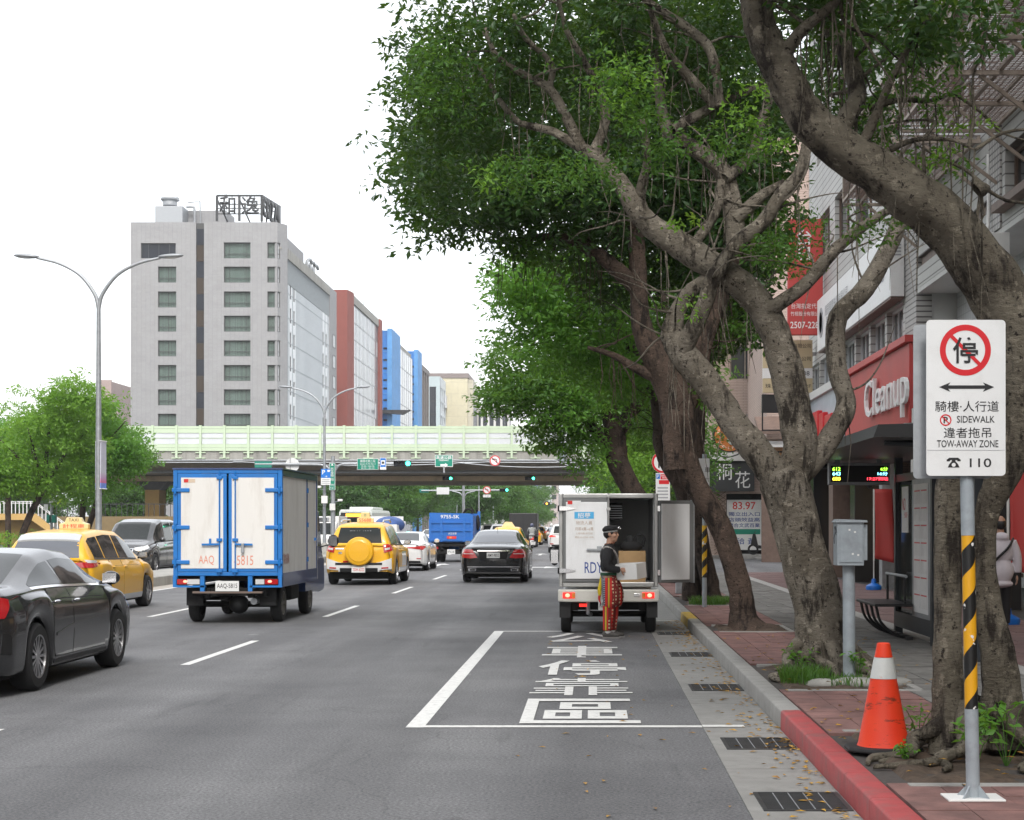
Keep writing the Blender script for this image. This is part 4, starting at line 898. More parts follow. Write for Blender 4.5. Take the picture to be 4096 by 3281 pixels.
    arc = [(QX(3050),QZ(1895)),(QX(3260),QZ(1895)),(QX(3260),QZ(1760))] + [(QX(3260) - (QX(3260) - QX(3050)) * math.sin(t),QZ(1800) + (QZ(1757) - QZ(1800)) * math.cos(t)) for t in np.linspace(0.1,1.55,8)]
    MB().prism(arc,Yq,Yq + .3,'y').build('sign_arch',plain('tan_board',(.50,.27,.13),.6),p); text('PIZZA',M['ink_black'],p,(QX(3118),Yq - .01,QZ(1822)),.7,.36,'S','lettering',.02); text('拿坡里',M['ink_white'],p,(QX(3125),Yq - .01,QZ(1850)),.4,.13,'S')
    MB().prism([(Yq - 1.3,QZ(1795)),(Yq - 1.3,QZ(1785)),(Yq,QZ(1765)),(Yq,QZ(1778))],QX(3065),QX(3300),'x').build('awning',M['plaster_white'],p)
    box_obj('front',M['brown_metal'],p,QX(3050),QX(3400),Yq + .31,Yq + .5,.02,QZ(1900)); box_obj('upper_wall',M['pink_tile'],p,QX(3070),20,Yq + .35,Yq + 9,QZ(1755),20)
    MB().prism([(Yq - 1.6,QZ(1745)),(Yq - 1.6,QZ(1730)),(Yq + .3,QZ(1665)),(Yq + .3,QZ(1680))],QX(3020),QX(3150),'x').build('slatted_canopy',M['brown_metal'],p)
    # corrugated canopy edge further along the street
    c = empty('street_canopy',(0,0,0),label='brown corrugated canopy sticking out behind the dark trunks',cat='canopy'); b = MB()
    for k in range(12): b.prism([(3.4,5.35),(x0,6.3),(x0,6.36),(3.4,5.41)],86 + .8 * k,86.7 + .8 * k,'y')
    b.build('corrugated_sheet',M['cage_beam'],c); MB().bar((3.45,86,5.3),(3.45,95.5,5.3),.08).build('edge_bar',M['brown_metal'],c)
    for yy in (86.4,95.2): MB().bar((3.5,yy,5.3),(x0,yy,5.0),.06).build('strut',M['brown_metal'],c)
right_side()
# ---------------------------------------------------------------- street furniture near the camera
def no_sign(parent,c,r,glyph,m_slash=True,y=-.004):
    """round prohibition sign facing -Y in the parent's space"""
    x,y0,z = c
    MB().lathe([(r,-.003),(r,.003)],40,(x,y0,z),'y').build('sign_disc',M['sign_white'],parent,smooth='auto')
    n = 48; V = []; F = []
    for i in range(n):
        a = 2 * math.pi * i / n
        for q in (r * .985,r * .80): V.append((x + q * math.cos(a),y0 - .0045,z + q * math.sin(a)))
    for i in range(n): a = 2 * i; b = 2 * ((i + 1) % n); F.append([a,a + 1,b + 1,b])
    link('red_ring',mesh('red_ring',V,F),M['sign_red'],parent)
    if glyph: glyph(x,y0 - .0052,z,r)
    if m_slash: MB().bar((x - r * .6,y0 - .0085,z + r * .6),(x + r * .6,y0 - .0085,z - r * .6),.0024,r * .16).build('red_slash',M['sign_red'],parent)
def rbox(w,h,r,n=5):
    p = []
    for cx,cz,a0 in ((w / 2 - r,h / 2 - r,0),(-w / 2 + r,h / 2 - r,90),(-w / 2 + r,-h / 2 + r,180),(w / 2 - r,-h / 2 + r,270)):
        for i in range(n + 1): a = R(a0 + 90 * i / n); p.append((cx + r * math.cos(a),cz + r * math.sin(a)))
    return p
def near_sign():
    Y = 8.85; s = Y / FPX; X = (3893 - VX) * s
    g = empty('no_parking_sign',(X,Y,.15),label='white no-parking sign with red ring on a black and yellow striped pole',cat='sign')
    Z = lambda py: EYE + (VY - py) * s - .15
    XX = lambda px: (px - VX) * s - X
    r = .036; tilt = XX(3855)
    # the pole leans slightly, so build it from foot to panel
    foot = Vector((0,0,0)); head = Vector((tilt,0,Z(1282)))
    pt = lambda z: foot.lerp(head,z / head.z)
    def seg(name,z0,z1,m,rr):
        a,b = pt(z0),pt(z1); o = MB().cyl((0,0,0),b - a,rr,n=24).build(name,m,g,smooth='auto'); o.location = a; return o
    seg('pole',0,Z(2835),M['grey_paint'],r); seg('striped_sleeve',Z(2835),Z(2142),spiral_mat('black_yellow_spiral',(.012,.012,.012),(.72,.36,.012),.275,hand=-1),r * .965); seg('pole',Z(2142),Z(1320),M['grey_paint'],r)
    box_obj('base_plate',M['white_panel'],g,-.15,.15,-.1,.12,.002,.014,.004)
    for a in (45,135,225,315): MB().prism([(0,0),(.07,0),(0,.07)],-.004,.004,'y').build('base_fin',M['grey_paint'],g,rot=(0,0,R(a)),loc=(.03 * math.cos(R(a)),.03 * math.sin(R(a)),.012))
    # panels
    zc = (Z(1285) + Z(1905)) / 2; w = (XX(4012) - XX(3697)); h = Z(1285) - Z(1905); xc = (XX(3697) + XX(4012)) / 2
    def panel(name,w,h,x,y,z,m):
        return MB().prism([(a + x,b + z) for a,b in rbox(w,h,.022)],y,y + .005,'y').build(name,m,g)
    panel('sign_panel',w,h,xc,-.055,zc,M['sign_white']); panel('back_panel',w,h,xc - .048,.05,zc - .012,M['galv'])
    for zz in (zc + .25,zc - .25): box_obj('clamp',M['galv'],g,xc - .06,xc + .06,-.048,.05,zz - .015,zz + .015)
    f = -.0565
    s2 = lambda cx: XX(2600 + .7529 * cx); z2 = lambda cy: Z(700 + .7529 * cy)
    cx,cz,rr = s2(1663),z2(937),(s2(1798) - s2(1528)) / 2
    n = 56; V = []; F = []
    for i in range(n):
        a = 2 * math.pi * i / n
        for q in (rr,rr * .77): V.append((cx + q * math.cos(a),f,cz + q * math.sin(a)))
    for i in range(n): a = 2 * i; b = 2 * ((i + 1) % n); F.append([a,a + 1,b + 1,b])
    link('red_ring',mesh('red_ring',V,F),M['sign_red'],g)
    MB().bar((cx - rr * .57,f - .001,cz + rr * .57),(cx + rr * .57,f - .001,cz - rr * .57),.0004,rr * .14).build('red_slash',M['sign_red'],g)
    text('停',M['ink_black'],g,(cx,f - .0022,cz),rr * .98,rr * 1.02,'S','lettering',.012)
    za = z2(1132); xl,xr = s2(1524),s2(1815); q = (z2(1108) - z2(1158)) / 2; t = .009
    arr = [(xl,za),(xl + .06,za + q),(xl + .06 - .012,za + t),(xr - .048,za + t),(xr - .06,za + q),(xr,za),(xr - .06,za - q),(xr - .048,za - t),(xl + .048,za - t),(xl + .06,za - q)]
    link('double_arrow',mesh('double_arrow',[(a,f,b) for a,b in arr],[list(range(10))]),M['ink_black'],g)
    def tx(body,c0,c1,r0,r1,bold=0.0): text(body,M['ink_black'],g,((s2(c0) + s2(c1)) / 2,f,(z2(r0) + z2(r1)) / 2),s2(c1) - s2(c0),z2(r0) - z2(r1),'S','lettering',bold)
    tx('騎樓·人行道',1503,1840,1205,1262,.004); tx('SIDEWALK',1618,1818,1284,1320,.008); tx('違者拖吊',1548,1800,1345,1400,.004); tx('TOW-AWAY ZONE',1513,1837,1412,1450,.008); tx('110',1686,1800,1508,1555,.008)
    xo,zo,ro = s2(1559),z2(1306),s2(1590) - s2(1559)
    V = []; F = []
    for i in range(30):
        a = 2 * math.pi * i / 30
        for q in (ro,ro * .78): V.append((xo + q * math.cos(a),f,zo + q * math.sin(a)))
    for i in range(30): a = 2 * i; b = 2 * ((i + 1) % 30); F.append([a,a + 1,b + 1,b])
    link('red_ring',mesh('red_ring',V,F),M['sign_red'],g); text('P',M['ink_black'],g,(xo,f,zo),None,ro * 1.1,'S','lettering',.03)
    MB().bar((xo - ro * .6,f - .001,zo + ro * .6),(xo + ro * .6,f - .001,zo - ro * .6),.0004,ro * .18).build('red_slash',M['sign_red'],g)
    # telephone pictogram
    tx0,tz0 = s2(1601),z2(1533); k = (s2(1640) - s2(1562)) / 2
    p = [(-.95,.55),(-.6,.9),(.6,.9),(.95,.55),(.95,.3),(.55,.3),(.45,.5),(.25,.5),(.25,.3),(.6,-.2),(.8,-.75),(-.8,-.75),(-.6,-.2),(-.25,.3),(-.25,.5),(-.45,.5),(-.55,.3),(-.95,.3)]
    link('telephone_symbol',mesh('telephone_symbol',[(tx0 + a * k,f,tz0 + b * k * .8) for a,b in p],[list(range(len(p)))]),M['ink_black'],g)
    MB().lathe([(k * .27,-.0003),(k * .27,0)],16,(tx0,f - .001,tz0 - k * .25),'y').build('telephone_dial',M['sign_white'],g)
    box_obj('panel_seam',M['ink_grey'],g,xc - w / 2 + .004,xc + w / 2 - .004,f - .0003,f,z2(1466),z2(1464))
near_sign()
def cone():
    Y = 10.75; g = empty('traffic_cone',((3534 - VX) * Y / FPX,Y,.155),label='orange traffic cone with a white band and scuffs on a black base',cat='traffic cone')
    m,n,b = nodes('cone_orange'); p = pos(n); mp = nn(n,'ShaderNodeMapping'); mp.inputs['Scale'].default_value = (1,1,3.2); n.links.new(p,mp.inputs[0])
    c = mixc(n,noise_fac(n,p,6,3,.5),(.80,.042,.010),(.86,.06,.014)); c = mixc(n,noise_fac(n,mp.outputs[0],5.0,6,.75,.575,.66),c,(.16,.03,.012)); n.links.new(c,b.inputs['Base Color']); b.inputs['Roughness'].default_value = .55
    rz = lambda z: .165 - (.165 - .042) * (z - .03) / .65
    MB().lathe([(.172,.026),(rz(.05),.05),(rz(.46),.46)],36).build('lower_cone',m,g,smooth='auto')
    MB().lathe([(rz(.462) + .003,.462),(rz(.595) + .003,.595)],36).build('white_band',mat('worn_reflective_band',(.62,.64,.62),.45,var=.08,scale=9,dirt=(.75,.12,.03),dfac=1,dscale=14,dlo=.66,dhi=.68),g,smooth='auto')
    MB().lathe([(rz(.597),.597),(rz(.675),.675),(.041,.685),(.036,.688),(.028,.684),(.026,.66)],36).build('tip',m,g,smooth='auto')
    MB().lathe([(.1,0),(.255,0),(.262,.012),(.25,.03),(.17,.032)],8).build('base',M['rubber'],g,rot=(0,0,R(22.5)),bevel=.006)
cone()
def cabinet_post():
    Y = 15.45; s = Y / FPX; X = (3397 - VX) * s; g = empty('cabinet_post',(X,Y,.15),label='grey metal cabinet on a post beside the forked tree',cat='utility cabinet')
    MB().cyl((0,0,0),(-.005,0,1.1),.057,n=24).build('post',M['grey_paint'],g,smooth='auto')
    z0,z1 = EYE + (VY - 2262) * s - .15,EYE + (VY - 2090) * s - .15
    box_obj('cabinet',M['grey_paint'],g,-.13,.115,-.13,.13,z0,z1,.006); box_obj('door',M['grey_paint'],g,-.105,.1,-.138,-.131,z0 + .03,z1 - .03,.003)
    MB().prism([(-.145,z1),(.145,z1),(.14,z1 + .02),(-.12,z1 + .03)],-.15,.15,'y').build('lid',M['grey_paint'],g); box_obj('side_box',M['grey_paint'],g,.116,.15,-.1,.1,z0 + .05,z1 - .02)
    for x,z in ((.03,.3),(.01,.1),(.06,.09),(-.02,.32)): box_obj('paint_fleck',M['white_panel'],g,x - .008,x + .01,-.1395,-.1385,z0 + z,z0 + z + .016)
    b = MB()
    for p in ([(0,.3),(.03,.36),(.05,.3),(.06,.36)],[(.02,.28),(.07,.35)],[(.05,.3),(.08,.25),(.07,.2)]): b.tube([(-.131,-.12 + a * 2.2,z0 + q) for a,q in p],.004,4)
    b.build('scrawl',M['ink_black'],g)
    for k,(x,y,rx,ry) in enumerate(((.02,-.25,.28,.16),(.36,-.2,.2,.13),(-.3,-.36,.16,.1))):
        o = MB().ball((0,0,0),(rx,ry,.06),10,6).build('kerb_stone',M['concrete_stain'],None,smooth=True); o.location = (X + x,Y + y,.16); o.name = 'kerb_stone'
        setp(o,('flat grey stone leaning on the cabinet post','flat stone to the side of the cabinet post, towards the walkway','small flat stone at the edge of the grassy bed')[k],'stone')
cabinet_post()
def shelter():
    g = empty('bus_shelter',(4.1,21.2,.15),label='dark bus shelter with a timetable panel and flat black roof',cat='bus shelter')
    frm = plain('shelter_frame',(.035,.042,.05),.4,metal=.3)
    for y in (-1.15,1.25): box_obj('post',frm,g,-.05,.05,y - .05,y + .05,0,2.35)
    box_obj('panel_base',frm,g,-.05,.05,-1.1,1.2,.1,.3); box_obj('panel_head',frm,g,-.04,.04,-1.1,1.2,2.02,2.12)
    box_obj('back_glass',clear_glass('shelter_glass',(.55,.6,.6),.45),g,-.01,.01,.05,1.2,.3,2.02); box_obj('timetable_case',M['galv'],g,-.045,.035,-1.1,.04,.3,2.02)
    tp = box_obj('timetable',M['sign_white'],g,-.052,-.046,-.98,-.08,.36,1.96)
    for j in range(7):
        for k in range(2): box_obj('timetable_sheet',mat('sheet%d%d' % (j,k),(.72,.72,.71),.6),tp,-.0555,-.053,-.93 + .42 * k,-.56 + .42 * k,.42 + .215 * j,.6 + .215 * j); box_obj('sheet_header',M['sign_red'],tp,-.0575,-.056,-.92 + .42 * k,-.57 + .42 * k,.575 + .215 * j,.59 + .215 * j)
    n_ = box_obj('notice',M['sign_white'],g,-.02,-.012,.45,.9,1.35,1.95); text('NO',M['ink_red'],n_,(-.0225,.74,1.72),.22,.16,'W'); text('全面禁菸',M['ink_red'],n_,(-.0225,.6,1.58),.22,.07,'W')
    MB().prism([(-1.25,2.34),(-1.2,2.47),(.3,2.52),(.35,2.36)],-4.2,3.9,'y').build('roof',M['black'],g)
    for y in (-3.4,3.5): MB().tube(spline([(0,y,2.0),(-.15,y,2.2),(-.5,y,2.3),(-1.0,y,2.335)],4),.04,8).build('roof_bracket',frm,g)
    box_obj('post',frm,g,-.05,.05,-3.45,-3.35,0,2.36)
    b = empty('shelter_bench',(3.85,21.8,.15),label='black bench with curved legs in front of the bus shelter panel',cat='bench')
    box_obj('seat',M['black'],b,-.3,.18,-.75,.75,.42,.455,.01)
    for y in (-.6,-.2,.2,.6): MB().tube(spline([(-.26,y,.42),(-.2,y,.22),(-.02,y,.06),(.16,y,.03)],5),.018,8).build('leg',M['black'],b)
    for y in (-.62,.62): MB().tube([(.1,y,.45),(.1,y,.8)],.016,8).build('back_post',M['black'],b)
    MB().tube([(.1,-.7,.8),(.1,.7,.8)],.02,8).build('back_rail',M['galv'],b); box_obj('foot_bar',M['black'],b,.1,.18,-.75,.75,0,.04)
    d = empty('bus_display',((3438 - VX) * 23.2 / FPX,23.2,EYE + (VY - 1940) * 23.2 / FPX),label='lit bus arrival display hanging under the shelter roof',cat='display'); k = 23.2 / FPX
    hw,hh = (3562 - 3315) * k / 2,(1940 - 1852) * k
    box_obj('casing',M['galv'],d,-hw,hw,0,.12,0,hh,.01); box_obj('screen',M['black'],d,-hw + .03,hw - .03,-.006,-.001,.04,hh - .04)
    for body,col,x,w_,z,nm in (('612',(.35,1,.05),-.32,.11,.22,'g'),('643',(.25,.75,1),-.32,.11,.155,'b'),('680',(1,.8,.05),-.32,.11,.085,'y'),('6分',(.35,1,.05),.34,.1,.22,'g'),('16分',(.25,.75,1),.32,.14,.155,'b'),('17:27到站',(1,.05,.08),.25,.29,.085,'r')):
        text(body,glow('led_' + nm,col,3),d,(x,-.008,z),w_,.05,'S','lit_text',.01)
    for x in (-.3,.28): box_obj('hanger',M['galv'],d,x - .035,x + .035,.03,.08,hh,hh + .1)
shelter()
def flag(x,y,h,label):
    g = empty('banner_flag',(x,y,.15),label=label,cat='banner flag',group='red banner flags with blue bases')
    blue = plain('blue_base',(.01,.16,.62),.4)
    MB().lathe([(.17,0),(.18,.05),(.17,.09),(.12,.12),(.06,.15),(.045,.24),(.03,.25)],20).build('base',blue,g,smooth='auto'); MB().cyl((0,0,.2),(0,0,h),.013,n=10).build('pole',M['white_panel'],g)
    V = []; F = []; n,m_ = 10,16
    for j in range(m_ + 1):
        for i in range(n + 1): u = i / n; v = j / m_; V.append((.02 + .42 * u + .02 * math.sin(4 * v),.05 * math.sin(5 * u + 3 * v) * u,h - 1.55 * (1 - v) - .1 * u * (1 - v)))
    for j in range(m_):
        for i in range(n): a = j * (n + 1) + i; F.append([a,a + 1,a + n + 2,a + n + 1])
    o = link('cloth',mesh('cloth',V,F,True),M['red_board'],g); s_ = o.modifiers.new('solid','SOLIDIFY'); s_.thickness = .004
    text('中秋月餅\n禮盒特賣'.replace('\n',''),M['ink_white'],g,(.24,-.075,h - .8),None,.09,'S') if False else None
    box_obj('white_edge',M['white_panel'],g,-.016,.02,-.004,.004,h - 1.6,h - .02)
    return g
flag(6.28,37.4,2.25,'red banner flag with blue base beside the steel column'); flag(6.05,24.4,2.35,'red banner flag with blue base beside the walker in white')
# ---------------------------------------------------------------- sign posts further along the kerb
def post_and_sign():
    g = empty('towing_sign_post',(1.98,29.6,.15),label='striped black and yellow sign post behind the leaning reddish trunk',cat='sign')
    MB().cyl((0,0,0),(0,0,.52),.042,n=16).build('pole',M['grey_paint'],g,smooth='auto'); MB().cyl((0,0,.52),(0,0,1.44),.045,n=20).build('striped_sleeve',spiral_mat('black_yellow_spiral_far',(.012,.012,.012),(.72,.42,.012),.26,hand=-1),g,smooth='auto'); MB().cyl((0,0,1.44),(0,0,2.7),.042,n=16).build('pole',M['grey_paint'],g,smooth='auto')
    box_obj('sign_panel',M['sign_white'],g,-.30,.085,-.056,-.048,2.0,2.62); text('六',M['ink_black'],g,(.04,-.058,2.25),.07,.08,'S'); text('車',M['ink_black'],g,(.05,-.058,2.42),.1,.1,'S')
    Y = 52.5; s = Y / FPX; g = empty('no_right_turn_sign',((2651 - VX) * s,Y,.15),label='round no-right-turn sign above parking plates between dark trunks',cat='sign'); Z = lambda p: EYE + (VY - p) * s - .15
    MB().cyl((0,.05,0),(0,.05,Z(1830)),.04,n=14).build('pole',M['galv'],g,smooth='auto')
    def gl(x,y,z,r): MB().bar((x - .12,y,z - .12),(x - .12,y,z + .14),.05,.05 * .02 + .001).box(x - .145,x - .095,y,y + .001,z - .18,z + .12).box(x - .145,x + .12,y,y + .001,z + .07,z + .12).build('turn_arrow',M['ink_black'],g)
    no_sign(g,(0,0,Z(1849)),44 * s,gl)
    box_obj('parking_plate',M['sign_white'],g,(2623 - 2651) * s,(2680 - 2651) * s,-.006,.0,Z(2010),Z(1893)); box_obj('red_header',M['sign_red'],g,(2642 - 2651) * s,(2678 - 2651) * s,-.009,-.007,Z(1918),Z(1897)); box_obj('blue_mark',M['sign_blue'],g,(2625 - 2651) * s,(2640 - 2651) * s,-.009,-.007,Z(1916),Z(1897)); text('P',M['ink_white'],g,((2632 - 2651) * s,-.0095,Z(1906)),None,.1,'S')
    box_obj('red_note',M['sign_red'],g,(2636 - 2651) * s,(2676 - 2651) * s,-.009,-.007,Z(1937),Z(1921)); text('裝卸貨車\n專用區',M['ink_white'],g,(.07,-.0095,Z(1907.5)),.24,.13,'S')
    for k in range(4): box_obj('plate_text_line',M['ink_grey'],g,(2630 - 2651) * s,(2672 - 2651) * s,-.0085,-.0065,Z(1955 + 13 * k),Z(1949 + 13 * k))
    c = empty('utility_box',(1.95,35.4,.15),label='low grey utility box under the open van door',cat='utility cabinet'); box_obj('casing',M['galv'],c,-.19,.19,-.15,.15,0,.3,.01); box_obj('lid',M['galv'],c,-.2,.2,-.16,.16,.3,.32,.004)
post_and_sign()
# ---------------------------------------------------------------- lamp posts and signals
def lamp(X,Y,h,label,banner=False,ped=False):
    g = empty('street_lamp',(X,Y,.27),label=label,cat='street lamp',group='double-armed lamp posts on the median')
    MB().tube([(0,0,0),(0,0,h * .45),(0,0,h - 1.25)],[.085,.07,.05],12).build('pole',M['galv'],g,smooth='auto')
    MB().lathe([(.2,0),(.2,.12),(.12,.5),(.09,.52)],12).build('foot',M['concrete_stain'],g)
    for s in (-1,1):
        pts = spline([(0,0,h - 1.3),(.1 * s,0,h - .95),(.45 * s,0,h - .5),(.95 * s,0,h - .22),(1.5 * s,0,h - .08)],5)
        MB().tube(pts,np.linspace(.05,.032,len(pts)),10).build('arm',M['galv'],g,smooth='auto')
        hd = MB().ball((0,0,0),(.32,.11,.055),14,8).build('lamp_head',M['galv'],g,smooth=True); hd.location = (1.75 * s,0,h - .04); hd.rotation_euler = (0,-.06 * s,0)
        ln = MB().ball((0,0,0),(.22,.085,.04),12,6).build('lens',M['clear_lens'],hd,smooth=True); ln.location = (.03 * s,0,-.025)
    if banner:
        for s,c in ((-1,0),(1,1)):
            y0 = -.02; w = .36 if s < 0 else .1
            z0,z1 = EYE + (VY - 1955) * Y / FPX - .27,EYE + (VY - 1764) * Y / FPX - .27
            b = empty('street_banner',(X + s * .06,Y - .1 * s,.27),R(-68) if s < 0 else 0,label=('white street banner with pink foot on the near lamp post' if s < 0 else 'street banner turned edge-on behind the near lamp post'),cat='banner')
            m,n,bs = nodes('banner_print'); sp = nn(n,'ShaderNodeSeparateXYZ'); n.links.new(pos(n,True),sp.inputs[0]); mr = nn(n,'ShaderNodeMapRange'); mr.inputs[1].default_value = z0; mr.inputs[2].default_value = z1; n.links.new(sp.outputs[2],mr.inputs[0])
            cr = nn(n,'ShaderNodeValToRGB'); e = cr.color_ramp.elements; e[0].color = (.12,.25,.75,1); e[1].position = .35; e[1].color = (.62,.62,.72,1)
            for q,col in ((.12,(.2,.3,.8,1)),(.125,(.75,.12,.3,1)),(.22,(.6,.35,.6,1))): x_ = e.new(q); x_.color = col
            n.links.new(mr.outputs[0],cr.inputs[0]); n.links.new(cr.outputs[0],bs.inputs['Base Color'])
            if s < 0: o = MB().box(-.42,-.02,-.01,.01,z0,z1).build('cloth',m,b)
            else: o = MB().box(-.005,.012,.05,.5,z0,z1).build('cloth',m,b)
            if s < 0:
                for q,ww in ((.78,.2),(.62,.16),(.56,.22),(.42,.14),(.36,.22)): box_obj('print_line',M['ink_grey'],b,-.3,-.3 + ww,-.0125,-.0105,z0 + (z1 - z0) * q - .02,z0 + (z1 - z0) * q + .02)
            for zz in (z0,z1): MB().tube([(.0 if s > 0 else -.45,.0,zz),(.02,.5 if s > 0 else 0,zz)],.015,6).build('banner_rod',M['white_panel'],b)
lamp(-12,40.7,7.9,'nearest double-armed street lamp with a white banner, left of the hotel',True); lamp(-12.1,75.6,7.6,'double-armed street lamp rising in front of the hotel corner')
lamp(-12.2,180,7.6,'double-armed street lamp just beyond the elevated road'); lamp(-12.2,206,7.6,'farthest double-armed street lamp beside the far traffic sign')
def signal_head(parent,x,y,z,n=3,lit=2,col='green_lamp',s=1.0,back=False,name='signal_head'):
    w = .27 * s; h = empty_part = MB().box(x - n * w / 2,x + n * w / 2,y,y + .18 * s,z - .15 * s,z + .15 * s).build(name,M['signal_green_case'] if back else M['black'],parent,bevel=.02)
    if back: return h
    for i in range(n):
        cx = x + (i - (n - 1) / 2) * w
        MB().lathe([(.105 * s,-.02),(.105 * s,-.004)],18,(cx,y,z),'y').build('lit_lamp' if i == lit else 'unlit_lamp',M[col] if i == lit else M['navy_glass'],h)
        V = []; F = []
        for k in range(9):
            a = math.pi * k / 8
            for d in (0,-.2 * s): V.append((cx + .125 * s * math.cos(a),y + d,z + .125 * s * math.sin(a)))
        for k in range(8): F.append([2 * k,2 * k + 1,2 * k + 3,2 * k + 2])
        link('visor',mesh('visor',V,F),M['black'],h)
    return h
def near_signals():
    Y = 79.0; s = Y / FPX; ox = (1332 - VX) * s; g = empty('signal_mast',(ox,Y,.27),label='signal mast with long arms over the road and a vertical green street sign',cat='traffic signal')
    Xp = lambda p: (p - VX) * s - ox; Zp = lambda p: EYE + (VY - p) * s - .27
    MB().tube([(0,0,0),(0,0,Zp(1825))],[.12,.09],14).build('pole',M['galv'],g,smooth='auto')
    for e,zz in ((1580,1856),(1020,1858)):
        MB().tube(spline([(0,0,Zp(1905)),((Xp(e)) * .04,0,Zp(1880)),(Xp(e) * .12,0,Zp(zz + 4)),(Xp(e) * .3,0,Zp(zz)),(Xp(e),0,Zp(zz - 1))],6),.06,10).build('arm',M['galv'],g,smooth='auto')
    signal_head(g,Xp(1611),-.2,Zp(1855),3,2,s=1.0); signal_head(g,Xp(1053),-.05,Zp(1859),3,back=True)
    MB().bar((Xp(1585),0,Zp(1856)),(Xp(1645),0,Zp(1856)),.06).build('arm_tip',M['galv'],g)
    def board(name,a,b,c,d,m,y=-.12): o = box_obj(name,M['plate_white'],g,Xp(a),Xp(b),y,y + .03,Zp(d),Zp(c)); box_obj('board_face',m,o,Xp(a) + .02,Xp(b) - .02,y - .006,y - .001,Zp(d) + .02,Zp(c) - .02); return o
    o = board('street_board',1430,1515,1835,1880,M['sign_green']); xc = Xp(1472.5)
    text('建國北路二段',M['ink_white'],o,(xc,-.13,Zp(1845)),.72,.13,'S'); text('Jianguo N. Rd. Sec. 2',M['ink_white'],o,(xc,-.13,Zp(1857)),.72,.1,'S'); text('72-96 | 106-196',M['ink_white'],o,(xc,-.13,Zp(1866)),.62,.075,'S',bold=.01); text('69-73 |  85-131',M['ink_white'],o,(xc,-.13,Zp(1874)),.62,.075,'S',bold=.01)
    o = board('bus_lane_board',1521,1546,1832,1880,M['sign_blue']); box_obj('white_square',M['ink_white'],o,Xp(1526),Xp(1541),-.13,-.128,Zp(1861),Zp(1842)); box_obj('bus_symbol',M['ink_black'],o,Xp(1529),Xp(1538),-.133,-.131,Zp(1856),Zp(1847)); box_obj('white_plate',M['ink_white'],o,Xp(1522),Xp(1545),-.13,-.127,Zp(1879),Zp(1869))
    o = board('street_name_board',1319,1343,1853,1961,M['sign_green'],-.16); xc = Xp(1331)
    text('民\n生\n東\n路\n二\n段',M['ink_white'],o,(xc,-.17,Zp(1898)),.16,.62,'S',line=.9); text('▲',M['ink_white'],o,(xc,-.17,Zp(1859)),.12,.1,'S'); text('Minsheng E\nRd. Sec. 2',M['ink_white'],o,(xc,-.17,Zp(1945)),.22,.26,'S')
    MB().lathe([(.33,-.02),(.33,.0)],28,(Xp(1168),.1,Zp(1860)),'y').build('round_sign_back',M['sign_white'],g); box_obj('plate_back',M['sign_white'],g,Xp(1146),Xp(1196),.08,.1,Zp(1905),Zp(1888)); MB().bar((Xp(1160),.06,Zp(1895)),(Xp(1160),.06,Zp(1832)),.03).build('sign_strut',M['galv'],g)
    box_obj('control_box',M['white_panel'],g,Xp(1321),Xp(1343),-.22,-.1,Zp(2042),Zp(2015),.01); MB().tube([(0,0,Zp(2010)),(.3,-.1,Zp(2005))],.02,6).build('camera_arm',M['galv'],g); box_obj('camera',M['white_panel'],g,.25,.48,-.25,-.1,Zp(2006),Zp(1997),.02)
    # parking guide sign on the lamp post behind
    Y = 75.2; s = Y / FPX; p = empty('parking_guide_sign',((1303 - VX) * s,Y,0),label='blue parking guide sign on the second lamp post',cat='sign'); ox = (1303 - VX) * s; Xp2 = lambda q: (q - VX) * s - ox; Zp2 = lambda q: EYE + (VY - q) * s
    box_obj('blue_board',M['sign_blue'],p,Xp2(1284),Xp2(1322),-.02,.02,Zp2(1912),Zp2(1876)); text('P',M['ink_white'],p,(Xp2(1295),-.025,Zp2(1889)),None,.2,'S',bold=.02); text('→',M['ink_white'],p,(Xp2(1305),-.025,Zp2(1906)),.12,.07,'S',bold=.02); box_obj('car_symbol',M['ink_white'],p,Xp2(1310),Xp2(1320),-.024,-.021,Zp2(1888),Zp2(1880))
    box_obj('white_board',M['sign_white'],p,Xp2(1284),Xp2(1322),-.02,.02,Zp2(1940),Zp2(1912.5))
    for k in range(3): box_obj('text_line',M['ink_grey'],p,Xp2(1287),Xp2(1319),-.024,-.021,Zp2(1921 + 7 * k),Zp2(1918 + 7 * k))
    box_obj('meter_box',M['white_panel'],p,Xp2(1287),Xp2(1311),-.14,.02,Zp2(2014),Zp2(1984),.01); box_obj('camera',M['white_panel'],p,Xp2(1271),Xp2(1286),-.2,0,Zp2(1953),Zp2(1944),.02); MB().bar((Xp2(1280),0,Zp2(1958)),(Xp2(1300),.2,Zp2(1958)),.03).build('camera_arm',M['galv'],p)
    # signs hung from the elevated road
    Y = 139.3; s = Y / FPX
    f = empty('freeway_sign',((1776 - VX) * s,Y,EYE + (VY - 1844) * s),label='green freeway direction sign with white arrow hung on the elevated road',cat='sign'); w = 72 * s / 2; h = 48 * s / 2
    box_obj('board',M['plate_white'],f,-w,w,-.05,0,-h,h); box_obj('board_face',M['sign_green'],f,-w + .05,w - .05,-.058,-.051,-h + .05,h - .05); box_obj('bracket',M['galv'],f,-.06,.06,-.02,.36,-1.0,0)
    text('高速公路',M['ink_white'],f,(0,-.064,h * .55),w * 1.7,.27,'S',bold=.01); text('FREEWAY',M['ink_white'],f,(0,-.064,h * .1),w * 1.1,.13,'S',bold=.02)
    link('arrow',mesh('arrow',[(-.3,-.064,-.43),(.1,-.064,-.43),(.1,-.064,-.52),(.34,-.064,-.35),(.1,-.064,-.18),(.1,-.064,-.27),(-.3,-.064,-.27)],[list(range(7))]),M['ink_white'],f)
